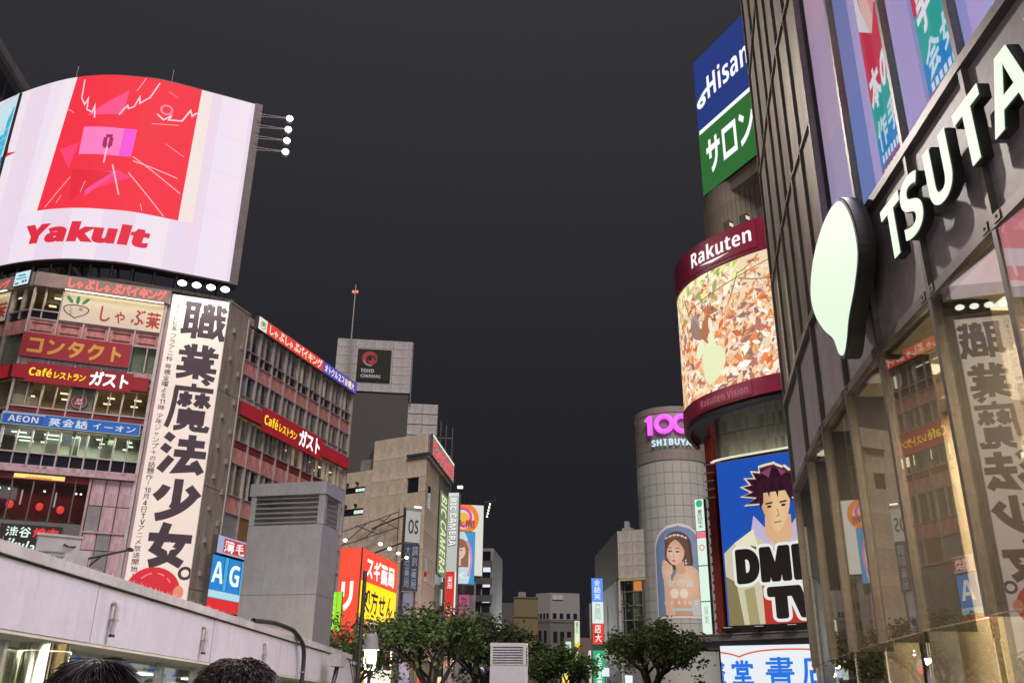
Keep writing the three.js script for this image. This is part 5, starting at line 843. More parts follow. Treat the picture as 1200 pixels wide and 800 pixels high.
    c.fillStyle = '#cfe6ea'; write(c, '女の会', w * 0.22, h * 0.6, w * 0.18, h * 0.09, { color: '#d4eef0', weight: 11 }); c.fillStyle = '#f4efe0'; c.beginPath(); c.arc(w * 0.36, h * 0.76, w * 0.085, 0, 7); c.arc(w * 0.55, h * 0.76, w * 0.085, 0, 7); c.fill(); c.fillStyle = '#f4efe0'; for (const [k, x] of [['S', 0.16], ['P', 0.3], ['R', 0.44], ['I', 0.56], ['N', 0.66], ['G', 0.8]]) latin(c, k, w * x, h * 0.88, w * 0.08, h * 0.04);
    c.fillStyle = '#b9d8dc'; c.fillRect(w * 0.3, h * 0.92, w * 0.4, h * 0.03);
  });
  const arch = (r, s, m, name) => {              // flat arch shape wrapped on the drum
    const H = 13.6 * s, W = 7.4 * s, sh = new THREE.Shape(); sh.moveTo(-W / 2, -H / 2); sh.lineTo(W / 2, -H / 2); sh.lineTo(W / 2, H / 2 - W / 2); sh.absarc(0, H / 2 - W / 2, W / 2, 0, Math.PI, false); sh.lineTo(-W / 2, -H / 2);
    const seg = [], pos = [], uv = [], idx = [], nx = 24, ny = 40;
    for (let j = 0; j <= ny; j++) { const y = -H / 2 + H * j / ny, over = y - (H / 2 - W / 2), half = over > 0 ? Math.sqrt(Math.max(0, W * W / 4 - over * over)) : W / 2; for (let i = 0; i <= nx; i++) { const x = -half + 2 * half * i / nx, an = x / R; pos.push(Math.sin(an) * r, y, Math.cos(an) * r); uv.push(x / W + 0.5, y / H + 0.5); if (i < nx && j < ny) { const k = j * (nx + 1) + i; idx.push(k, k + 1, k + nx + 1, k + 1, k + nx + 2, k + nx + 1); } } }
    const g = new THREE.BufferGeometry(); g.setAttribute('position', new THREE.Float32BufferAttribute(pos, 3)); g.setAttribute('uv', new THREE.Float32BufferAttribute(uv, 2)); g.setIndex(idx); g.computeVertexNormals(); return g;
  };
  const poster = thing('arched_poster', 'arched poster of a woman with a tiara resting her chin on her hand', 'poster', [cx, 22.9, cz], a + 0.05);
  mesh(poster, 'border', arch(R + 0.06, 1.06), std(0.7, 0.7, 0.66)); mesh(poster, 'picture', arch(R + 0.1, 1), printed(t));
}
{
  // stepped wing of the tower
  const F = new Facade(17.86, -148.93, 120), S = new Facade(17.86, -148.93, -3);
  const b = thing('tower_wing_building', 'pale panelled wing of the round tower with a glass grid and an orange lit room', 'building', [20, 0, -156]);
  const pt = (f, u, d) => { const p = f.p(u, 0, d); return [p[0] - 20, p[2] + 156]; };
  mesh(b, 'core', prism([pt(F, 0.2, -0.25), pt(F, 6, -0.25), [14, -26], pt(S, 26, -0.25), pt(S, 0.2, -0.25)], 22.2, 29.9), M.joint);
  for (let r = 0; r < 4; r++) for (let i = 0; i < 2; i++) slab(b, 'facade_panel', F, 0.03 + i * 2.3, 0.03 + i * 2.3 + 2.26, 22.3 + r * 1.9, 22.3 + r * 1.9 + 1.86, -0.2, 0.0, M.whiteCeramic);
  for (let r = 0; r < 4; r++) for (let i = 0; i < 7; i++) slab(b, 'facade_panel', S, i * 3.6 + 0.03, i * 3.6 + 3.57, 22.3 + r * 1.9, 22.3 + r * 1.9 + 1.86, -0.2, 0.0, M.whiteCeramic);
  for (let r = 0; r < 8; r++) for (let i = 0; i < 7; i++) slab(b, 'facade_panel', S, i * 3.6 + 0.03, i * 3.6 + 3.57, 3 + r * 2.4, 3 + r * 2.4 + 2.36, -0.2, 0.0, M.whiteCeramic);
  mesh(b, 'soffit', prism([pt(F, 0, 0), pt(F, 6, 0), pt(F, 6, -3), pt(F, 0, -3)], 21.9, 22.25), std(0.4, 0.36, 0.2));
  mesh(b, 'wall', prism([pt(F, 0.3, -1.4), pt(F, 6, -1.4), [14, -26], pt(S, 26, -0.4), pt(S, 1.2, -0.4)], 0, 21.9), M.tohoDark);
  for (let r = 0; r < 6; r++) for (let i = 0; i < 4; i++) slab(b, 'window_pane', F, -1.2 + i * 1.5, -1.2 + i * 1.5 + 1.42, 20.4 - r * 2.2, 22.5 - r * 2.2 - 0.1, -1.3, -1.2, r === 0 && i > 1 ? glow(1, 0.34, 0.08, 0.55) : M.glassDark);
  for (let i = 0; i < 5; i++) slab(b, 'mullion', F, -1.26 + i * 1.5, -1.2 + i * 1.5, 9, 22, -1.25, -1.05, M.alu); for (let r = 0; r < 6; r++) slab(b, 'transom', F, -1.2, 4.8, 20.3 - r * 2.2, 20.4 - r * 2.2, -1.25, -1.05, M.alu);
  slab(b, 'roof_unit', F, 0.6, 1.3, 29.9, 31.6, -1.8, -1.1, M.plastic); slab(b, 'roof_unit', F, 0.2, 1.8, 29.9, 30.5, -2.4, -1, M.plastic);
}

// ---------------------------------------------------------------- bookshop corner with curved screen
const FD = new Facade(16.24, -70.15, 128);
{
  const b = thing('bookshop_building', 'curved grey building with a red steel column, carrying the large picture billboard and curved screen', 'building', [22, 0, -72]);
  const pt = (u, d) => { const p = FD.p(u, 0, d); return [p[0] - 22, p[2] + 72]; };
  mesh(b, 'core', prism([pt(-0.4, -0.7), pt(9, -0.7), pt(9, -14), pt(-0.4, -14)], 0, 30), M.tohoDark);
  // curved grey upper wall of tall panels
  const arc = planCurve([FD.p(-0.1, 0, -1.6), FD.p(0.3, 0, -0.3), FD.p(1.6, 0, 0.1), FD.p(4, 0, 0.2), FD.p(9, 0, 0.3)].map((p) => [p[0] - 22, p[2] + 72]), 24);
  for (let i = 0; i < 24; i += 2) for (const [h0, h1] of [[20.6, 22.6], [22.65, 24.9], [24.95, 27.4], [27.45, 30]]) { const seg = arc.slice(i, i + 3).map((p) => p.clone()); seg[0].lerp(seg[1], 0.03); seg[2].lerp(seg[1], 0.03); mesh(b, 'wall_panel', curvedBody(seg, h0, h1, 0, -0.15), streaked(0.36, 0.375, 0.36, { roughness: 0.4, metalness: 0.2 })); }
  mesh(b, 'light_rail', curvedBody(arc, 20.36, 20.5, 0.75, 0.6), glow(1, 0.95, 0.72, 0.8));
  { const l = new THREE.RectAreaLight(0xfff0c8, 14, 7.5, 0.14); l.position.set(...rel(b, FD.p(4.2, 20.56, 0.9))); l.name = 'rail_light'; b.add(l); const q = FD.p(4.2, 24.5, -0.4); l.lookAt(q[0], q[1], q[2]); }
  const redSteel = grimy(0.3, 0.035, 0.02);
  slab(b, 'red_column', FD, -0.75, -0.15, 0.15, 27, -0.6, 0.1, redSteel);
  for (let i = 0; i < 5; i++) slab(b, 'column_rung', FD, -0.85, -0.05, 17.6 + i * 0.66, 17.72 + i * 0.66, 0.1, 0.22, M.whiteCeramic);
  for (let i = 0; i < 14; i++) slab(b, 'column_bolt', FD, -0.85, -0.75, 7.6 + i * 0.7, 7.8 + i * 0.7, -0.1, 0.1, M.aluDark);
  slab(b, 'canopy', FD, -2.1, 9, 6.85, 7.25, -0.6, 1.5, M.tohoDark); slab(b, 'canopy_fascia', FD, -2.0, 9, 6.3, 6.83, -0.6, 1.2, M.tohoDark); slab(b, 'canopy_trim', FD, -2.15, 9, 7.27, 7.36, -0.6, 1.55, M.alu);
  slab(b, 'shopfront_wall', FD, -0.3, 9, 0.15, 6.3, -0.7, -0.4, M.tohoDark);
  for (const u of [0.9, 4.5]) { const l = slab(b, 'canopy_lamp', FD, u - 0.45, u + 0.45, 7.5, 7.75, 0.7, 1.1, M.black); subslab(l, 'lamp_bracket', 0.1, 0.2, 0.3, [0, -0.15, -0.1], M.black); }
}
{
  const g = sign('vertical_light_sign', 'tall narrow greenish white lit sign strip left of the red steel column', 'sign', new Facade(15.05, -71.2, 122), -0.35, 0.45, 7.4, 17.7, 0.3, 0.5, (c, w, h) => {
    c.fillStyle = '#dff5e4'; c.fillRect(0, 0, w, h); c.fillStyle = '#3fae7c'; c.beginPath(); c.arc(w / 2, h * 0.035, w * 0.36, 0, 7); c.fill(); for (const y of [0.245, 0.5, 0.76]) { c.fillStyle = '#4d6a5c'; c.fillRect(0, h * y, w, h * 0.008); }
    write(c, '書店話年本', w * 0.22, h * 0.08, w * 0.56, h * 0.028, { color: '#6a8a7a', weight: 10, vertical: true }); c.fillStyle = '#f0788c'; c.fillRect(0, h * 0.255, w, h * 0.045); c.strokeStyle = '#e0506c'; c.lineWidth = w * 0.08; c.beginPath(); c.arc(w / 2, h * 0.37, w * 0.25, 0, 7); c.stroke(); write(c, '日月金大', w * 0.25, h * 0.8, w * 0.5, h * 0.03, { color: '#90a89c', weight: 10, vertical: true });
  }, { lit: 1.0, ppm: 64 });
  mesh(g, 'wall_bracket', boxGeo(0.2, 0.2, 0.8), M.aluDark, [0.2, 9.6, -0.5]); mesh(g, 'wall_bracket', boxGeo(0.2, 0.2, 0.8), M.aluDark, [0.2, 1, -0.5]);
}
{
  // large printed billboard: blue field, a man in a pale jacket drawn plainly, black title letters with white rims
  const g = sign('picture_billboard', 'blue picture billboard of a man in a pale jacket behind fat black title letters', 'billboard', FD, 0.32, 8.9, 7.95, 20.25, 0.5, 0.5, (c, w, h) => {
    c.fillStyle = '#1f55bd'; c.fillRect(0, 0, w, h); const m = w / 8.58, X = (u) => u * m, Y = (q) => (20.25 - q) * m;
    const poly = (col, p) => { c.fillStyle = col; c.beginPath(); p.forEach(([a, b2], i) => i ? c.lineTo(X(a), Y(b2)) : c.moveTo(X(a), Y(b2))); c.closePath(); c.fill(); };
    poly('#d9d3b4', [[0.1, 13.2], [1.0, 13.9], [2.6, 14.8], [4.6, 14.0], [6.6, 14.8], [8.6, 13.6], [8.6, 7.9], [0.1, 7.9]]);
    poly('#8d8158', [[0.1, 11.5], [0.9, 11.0], [1.3, 7.9], [0.1, 7.9]]); poly('#b0a577', [[1.5, 10.4], [2.3, 10.6], [2.5, 7.9], [1.7, 7.9]]);
    poly('#c9342c', [[2.9, 11.6], [3.8, 13.2], [5.6, 13.2], [6.4, 11.6], [6.4, 7.9], [2.9, 7.9]]);
    poly('#cdbfe0', [[2.4, 14.6], [2.7, 15.8], [3.7, 14.6], [4.0, 13.2]]); poly('#cdbfe0', [[6.6, 14.6], [6.2, 15.6], [5.4, 14.6], [5.2, 13.2]]);
    poly('#e9b98c', [[3.5, 14.2], [3.6, 15.6], [5.6, 15.6], [5.6, 14.0], [4.6, 13.2]]);
    // head: pale rimmed dark hair in loose tufts, plain generic face
    const tuft = (col, k) => { c.fillStyle = col; c.beginPath(); const N = 26; for (let i = 0; i <= N; i++) { const an = -0.5 + i / N * 4.3, out = i % 2 ? 1 : 0.86 + 0.07 * Math.sin(i * 2.3), r = 2.15 * k * (0.86 + 0.2 * Math.sin(i * 1.7) ** 2) * out, xx = 4.55 + Math.cos(an) * r * 1.02 - (i % 2 ? 0.25 : 0), yy = 17.55 + Math.sin(an) * r * 0.92 + (i % 2 ? 0.15 : 0); i ? c.lineTo(X(xx), Y(yy)) : c.moveTo(X(xx), Y(yy)); } c.closePath(); c.fill(); };
    tuft('#f4e6c4', 1.13); tuft('#5a2440', 1.02); tuft('#2e1222', 0.9);
    const skin = c.createLinearGradient(X(3.3), 0, X(5.8), 0); skin.addColorStop(0, '#dca472'); skin.addColorStop(0.5, '#f4cf9f'); skin.addColorStop(1, '#f0c48f'); c.fillStyle = skin; c.beginPath(); c.moveTo(X(3.35), Y(17.4)); c.quadraticCurveTo(X(3.3), Y(15.6), X(4.5), Y(14.3)); c.quadraticCurveTo(X(5.7), Y(15.4), X(5.75), Y(17.4)); c.fill();
    for (const p of [[[3.2, 18.2], [3.7, 18.4], [3.6, 16.7], [3.3, 16.2]], [[3.7, 18.5], [4.4, 18.5], [4.1, 17.0]], [[4.4, 18.5], [5.1, 18.5], [4.75, 16.9]], [[5.0, 18.4], [5.9, 18.3], [5.8, 16.4], [5.45, 17.2]]]) poly('#3a182b', p); poly('#8a4a68', [[3.6, 19.0], [4.5, 19.3], [4.2, 18.5]]); poly('#8a4a68', [[4.9, 19.2], [5.6, 18.8], [5.2, 18.5]]);
    c.strokeStyle = '#3a1c1c'; c.lineWidth = X(0.12); for (const [x0, x1] of [[3.75, 4.3], [4.85, 5.4]]) { c.beginPath(); c.moveTo(X(x0), Y(16.55)); c.lineTo(X(x1), Y(16.6)); c.stroke(); c.fillStyle = '#40302c'; c.beginPath(); c.ellipse(X((x0 + x1) / 2), Y(16.32), X(0.17), X(0.1), 0, 0, 7); c.fill(); } c.lineWidth = X(0.07); c.strokeStyle = '#b97f54'; c.beginPath(); c.moveTo(X(4.6), Y(16.1)); c.lineTo(X(4.72), Y(15.6)); c.lineTo(X(4.5), Y(15.55)); c.stroke(); c.strokeStyle = '#8c4b3c'; c.beginPath(); c.moveTo(X(4.3), Y(15.1)); c.lineTo(X(4.85), Y(15.13)); c.stroke();
    poly('#f6edd0', [[1.0, 13.9], [2.6, 14.8], [2.9, 13.2], [2.0, 11.8]]); poly('#6e6440', [[2.3, 13.6], [2.9, 13.4], [2.6, 11.6], [2.2, 11.8]]);
    const big = (t, cx, base, ww, hh) => { c.fillStyle = c.strokeStyle = '#f7f7f2'; latin(c, t, X(cx), Y(base), X(ww), X(hh), 'bold', X(0.42)); c.fillStyle = c.strokeStyle = '#1b1614'; latin(c, t, X(cx), Y(base), X(ww), X(hh), 'bold', X(0.2)); };
    big('DMM', 4.35, 11.05, 6.9, 2.2); big('TV', 5.2, 8.45, 3.6, 1.9);
  }, { lit: 0.85, ppm: 90, cabinet: M.alu });
  for (let i = 0; i < 3; i++) { const l = thing('billboard_uplight', 'black floodlight on the canopy ledge below the blue picture billboard', 'lamp', FD.p(0.8 + i * 2.4, 7.4, 1.6), FD.turn, 'floodlights on the canopy under the picture billboard'); mesh(l, 'lamp_body', boxGeo(0.8, 0.24, 0.4), M.black, [0, 0.2, 0]); mesh(l, 'stand', boxGeo(0.12, 0.2, 0.12), M.black, [0, 0.05, 0]); mesh(l, 'lens', boxGeo(0.6, 0.02, 0.26), glow(1, 1, 0.9, 1.2), [0, 0.335, -0.02]); }
}
sign('bookshop_sign', 'white lit sign with bright blue bookshop kanji under a red arc', 'sign', new Facade(14.39, -64.41, 118), 0, 7.4, 1.6, 6.2, 0.3, 0.6, (c, w, h) => {
  c.fillStyle = '#eef6fb'; c.fillRect(0, 0, w, h); const m = w / 7.4; c.strokeStyle = '#e86a54'; c.lineWidth = m * 0.11; c.beginPath(); c.moveTo(0, m * 0.42); c.quadraticCurveTo(m * 0.7, m * 0.5, m * 1.25, m * 0.72); c.quadraticCurveTo(m * 2.6, m * 0.05, m * 7.4, m * 0.42); c.stroke();
  write(c, '堂', m * 0.62, m * 0.86, m * 1.55, m * 1.6, { color: '#2476e6', weight: 13 }); write(c, '書', m * 2.85, m * 0.72, m * 2.0, m * 1.75, { color: '#2476e6', weight: 10 }); write(c, '店', m * 5.3, m * 0.72, m * 1.8, m * 1.75, { color: '#2476e6', weight: 12 }); write(c, '盛', -m * 1.2, m * 0.9, m * 1.5, m * 1.5, { color: '#2476e6', weight: 11 });
}, { lit: 0.95, ppm: 90 });
const RP = [[15.3, -72.2], [14.1, -69.6], [13.62, -67.4], [13.72, -65.6], [14.15, -64], [15.3, -61.9], [18, -58.9], [21, -57.2], [24.5, -56.6]];
{
  const pts = planCurve(RP, 60).map((p) => new V3(p.x - 18, 0, p.z + 62)), g = thing('curved_video_screen', 'curved video screen showing a squirrel among autumn leaves inside a crimson frame', 'video screen', [18, 21.6, -62]);
  const len = pts.slice(1).reduce((s, p, i) => s + p.distanceTo(pts[i]), 0), ppm = 44;
  const from = 6.1;                     // arc length hidden before the outermost visible bend
  const t = canvasTexture(len * ppm, 9.6 * ppm, (c, w, h) => {
    seed(41); c.fillStyle = '#f2d9b4'; c.fillRect(0, 0, w, h);
    const cols = ['#fbe7c6', '#f3b27c', '#fff6e2', '#e98a52', '#fdf0dc', '#d8703c', '#f8c48c', '#fffaf0', '#e6b898', '#b8796a', '#f9d3a2', '#9a7468', '#f08a4c', '#fff3da'];
    for (let i = 0; i < 2600; i++) { const yy = h * (0.05 + rnd() * 0.98), big = 0.7 + yy / h; c.save(); c.translate(rnd() * w, yy); c.rotate(rnd() * 6.3); c.fillStyle = cols[Math.floor(rnd() * cols.length)]; const s = (4 + rnd() * 15) * big, k = 0.35 + rnd() * 0.6; c.beginPath(); c.moveTo(-s, 0); c.quadraticCurveTo(-s * 0.2, -s * k, s * 0.3, -s * 0.3); c.lineTo(s, 0); c.quadraticCurveTo(s * 0.2, s * k, -s * 0.4, s * 0.35); c.fill(); if (i % 3 === 0) { c.strokeStyle = '#a8664a'; c.lineWidth = 1.3; c.beginPath(); c.moveTo(-s, 0); c.lineTo(s, 0); c.moveTo(0, 0); c.lineTo(s * 0.3, -s * 0.3); c.stroke(); } c.restore(); }
    for (let i = 0; i < 170; i++) { c.save(); c.translate(w * 0.05 + rnd() * w * 0.55, rnd() * rnd() * h * 0.36); c.rotate(rnd() * 3); c.fillStyle = ['#f2f4a4', '#c6cc66', '#fbf6cc', '#a8ac58', '#fffbe6', '#fff6d8'][i % 6]; c.beginPath(); c.ellipse(0, 0, 5 + rnd() * 18, 3 + rnd() * 8, 0, 0, 7); c.fill(); c.restore(); }
    c.strokeStyle = '#6c5236'; c.lineWidth = 3; for (const p of [[0.36, 0.24, 0.78, 0.05], [0.55, 0.34, 0.6, 0.1], [0.37, 0.34, 0.33, 0.12], [0.3, 0.38, 0.24, 0.05], [0.6, 0.16, 0.72, 0.24], [0.6, 0.12, 0.68, 0.02]]) { c.beginPath(); c.moveTo(w * p[0], h * p[1]); c.quadraticCurveTo(w * (p[0] + p[2]) / 2, h * (p[1] + p[3]) / 2 + 14, w * p[2], h * p[3]); c.stroke(); }
    // red squirrel, sitting side on with its tail raised, cream belly
    const x = w * 0.45, y = h * 0.42, s = h * 0.115; c.save(); c.translate(x, y);
    c.fillStyle = '#a08074'; c.beginPath(); c.moveTo(-s * 0.1, s * 1.0); c.bezierCurveTo(-s * 1.2, s * 1.3, -s * 2.2, s * 0.2, -s * 1.7, -s * 0.7); c.bezierCurveTo(-s * 1.4, -s * 1.3, -s * 0.7, -s * 0.9, -s * 0.75, -s * 0.2); c.bezierCurveTo(-s * 0.8, s * 0.3, -s * 0.4, s * 0.4, -s * 0.1, s * 0.3); c.fill();
    for (let k = 0; k < 60; k++) { c.strokeStyle = ['#8c6c62', '#b89a8c', '#c9ada0'][k % 3]; c.lineWidth = 2; const a2 = -2.6 + rnd() * 2.2, r0 = s * (0.5 + rnd() * 0.5); c.beginPath(); c.moveTo(-s * 1.1 + Math.cos(a2) * r0 * 0.5, s * 0.1 + Math.sin(a2) * r0); c.lineTo(-s * 1.15 + Math.cos(a2) * r0 * 0.8, s * 0.05 + Math.sin(a2) * r0 * 1.35); c.stroke(); }
    c.fillStyle = '#b5744a'; c.beginPath(); c.moveTo(-s * 0.5, s * 1.15); c.bezierCurveTo(-s * 0.75, s * 0.2, -s * 0.2, -s * 0.5, s * 0.25, -s * 0.55); c.bezierCurveTo(s * 0.75, -s * 0.3, s * 0.75, s * 0.7, s * 0.35, s * 1.2); c.fill();
    c.beginPath(); c.ellipse(s * 0.55, -s * 0.72, s * 0.42, s * 0.3, 0.35, 0, 7); c.fill(); c.beginPath(); c.ellipse(s * 0.95, -s * 0.58, s * 0.16, s * 0.12, 0.3, 0, 7); c.fill(); for (const dx of [0.3, 0.52]) { c.beginPath(); c.moveTo(s * (dx - 0.1), -s * 0.92); c.lineTo(s * (dx - 0.04), -s * 1.42); c.lineTo(s * (dx + 0.14), -s * 0.95); c.fill(); }
    c.strokeStyle = '#a5623a'; c.lineWidth = s * 0.16; c.lineCap = 'round'; c.beginPath(); c.moveTo(s * 0.45, -s * 0.1); c.lineTo(s * 0.85, s * 0.1); c.lineTo(s * 0.8, -s * 0.25); c.stroke();
    c.fillStyle = '#f6ead8'; c.beginPath(); c.ellipse(s * 0.4, s * 0.35, s * 0.2, s * 0.6, -0.1, 0, 7); c.fill(); c.fillStyle = '#1c130f'; c.beginPath(); c.arc(s * 0.66, -s * 0.78, s * 0.065, 0, 7); c.fill();
    c.fillStyle = '#e9efc0'; c.beginPath(); c.moveTo(-s * 0.5, s * 1.7); c.quadraticCurveTo(-s * 0.9, s * 3.9, -s * 0.1, s * 4.5); c.quadraticCurveTo(s * 1.5, s * 4.3, s * 1.5, s * 2.5); c.quadraticCurveTo(s * 0.7, s * 1.5, -s * 0.5, s * 1.7); c.fill(); c.fillStyle = '#eef2cc'; c.beginPath(); c.ellipse(-s * 0.8, s * 1.7, s * 0.42, s * 0.7, 0.5, 0, 7); c.fill(); c.beginPath(); c.ellipse(s * 0.35, s * 1.3, s * 0.3, s * 0.5, 0, 0, 7); c.fill(); c.restore();
  });
  const D = (q) => { q.translate(0, -21.6, 0); return q; };
  mesh(g, 'screen_face', D(strip(pts, 23.75, 33.35, 0.06)), luminous(t, 1.0));
  const crimson = grimy(0.34, 0.02, 0.075, { roughness: 0.4 });
  mesh(g, 'header_band', D(curvedBody(pts, 33.4, 36.05, 0.16, -0.5)), crimson); mesh(g, 'footer_band', D(curvedBody(pts, 22.45, 23.7, 0.16, -0.5)), crimson);
  mesh(g, 'housing', D(curvedBody(pts, 23.7, 33.4, 0, -0.8)), M.black); mesh(g, 'underside_deck', D(curvedBody(pts, 22.46, 22.7, -0.5, -1.6)), M.darkSteel); mesh(g, 'underside_rail', D(curvedBody(pts, 22.05, 22.4, 0.0, -0.3)), M.darkSteel);
  for (let i = 14; i < 58; i += 4) { const p = pts[i], q = pts[i + 1], tt = new V3().subVectors(q, p).normalize(), at = (o, y) => [p.x - tt.z * o, y - 21.6, p.z + tt.x * o]; mesh(g, 'deck_beam', bar(at(-0.2, 22.3), at(-3.2, 24.2), 0.09), M.darkSteel); }
  const lettering = (name, h0, h1, a, b2, tw, th, draw, e) => { const tx = canvasTexture(tw, th, draw); const i0 = Math.round(a / len * 60), i1 = Math.round(b2 / len * 60); mesh(g, name, D(strip(pts.slice(i0, i1 + 1), h0, h1, 0.2)), std(0.3, 0.018, 0.066, { roughness: 0.4, emissive: lin(1, 1, 1), emissiveMap: tx, emissiveIntensity: e })); };
  lettering('name_lettering', 33.7, 35.9, from + 2.2, from + 9.0, 620, 200, (c, w, h) => { c.fillStyle = '#000'; c.fillRect(0, 0, w, h); c.fillStyle = '#fff'; latin(c, 'Rakuten', w * 0.5, h * 0.72, w * 0.92, h * 0.56, 'bold', 3); c.beginPath(); c.moveTo(w * 0.2, h * 0.82); c.lineTo(w * 0.66, h * 0.82); c.lineTo(w * 0.4, h * 0.92); c.fill(); }, 1);
  lettering('lower_lettering', 22.6, 23.55, from + 2.2, from + 7.6, 480, 80, (c, w, h) => { c.fillStyle = '#000'; c.fillRect(0, 0, w, h); c.fillStyle = '#7a5a62'; latin(c, 'Rakuten Vision', w * 0.5, h * 0.78, w * 0.9, h * 0.6); }, 0.9);
  for (const i of [34, 38, 42]) { const p = pts[i], bx = mesh(g, 'roof_lamp', boxGeo(0.5, 0.9, 0.6), M.aluDark, [p.x + 0.3, 14.95, p.z - 0.3], 0.6); subslab(bx, 'lamp_lens', 0.4, 0.3, 0.02, [0, 0.1, 0.312], glow(1, 0.9, 0.6, 0.8)); }
  const l = new THREE.RectAreaLight(0xffe2bc, 4, 8, 9); l.position.set(14.6 - 18, 28.5 - 21.6, -61.2 + 62); l.lookAt(14.6 - 40, 20, -61.2 + 62 + 28 + 22); l.name = 'screen_light'; 
  const dir = new V3(-0.75, 0, 0.66); l.position.set(15.6 - 18 + dir.x * 0.9, 6.9, -61.6 + 62 + dir.z * 0.9); g.add(l); l.lookAt(l.getWorldPosition(new V3()).add(dir));
}
{
  const F = new Facade(18.38, -75.8, 155), b = thing('ribbed_drum_building', 'brown ribbed round roof drum carrying the blue and green medicine sign', 'building', [24.2, 0, -76.4]);
  const R = 5.6; mesh(b, 'drum', cyl(R - 0.12, R - 0.12, 18.4, 56), M.tanDark, [0, 39.1, 0]); mesh(b, 'drum', cyl(R - 0.2, R - 0.2, 30, 40), M.tohoDark, [0, 15, 0]);
  const rib = boxGeo(0.42, 18.3, 0.12), ribMat = grimy(0.4, 0.34, 0.28);
  for (let i = 0; i < 38; i++) { const an = (-105 + i * 4.7) * DEG; mesh(b, 'rib', rib, ribMat, [Math.sin(an) * R, 39.1, Math.cos(an) * R], an); }
  const g = sign('medicine_sign', 'large blue and green rooftop sign with white glowing Latin and katakana letters', 'sign', F, 0, 14, 48.4, 64.4, 0, 0.8, (c, w, h) => {
    c.fillStyle = '#24387e'; c.fillRect(0, 0, w, h); c.fillStyle = '#2e6a33'; c.fillRect(0, h * 0.55, w, h * 0.45); c.fillStyle = '#fff'; c.fillRect(w * 0.01, h * 0.535, w * 0.98, h * 0.03);
    c.fillStyle = '#fff'; c.strokeStyle = '#fff'; c.lineWidth = h * 0.03; c.beginPath(); c.ellipse(w * 0.06, h * 0.345, w * 0.035, h * 0.025, 0, 0, 7); c.stroke(); c.beginPath(); c.moveTo(w * 0.02, h * 0.35); c.quadraticCurveTo(w * 0.08, h * 0.27, w * 0.22, h * 0.28); c.stroke(); latin(c, 'Hisamitsu', w * 0.55, h * 0.36, w * 0.86, h * 0.17);
    write(c, 'サロンパス', w * 0.06, h * 0.63, w * 0.17, h * 0.26, { color: '#fff', weight: 16, pitch: 1.04 });
  }, { lit: 1.0, ppm: 40 });
  mesh(g, 'support_frame', boxGeo(13, 1.4, 2.6), M.tanDark, [0, -0.75, -1.5]);
}

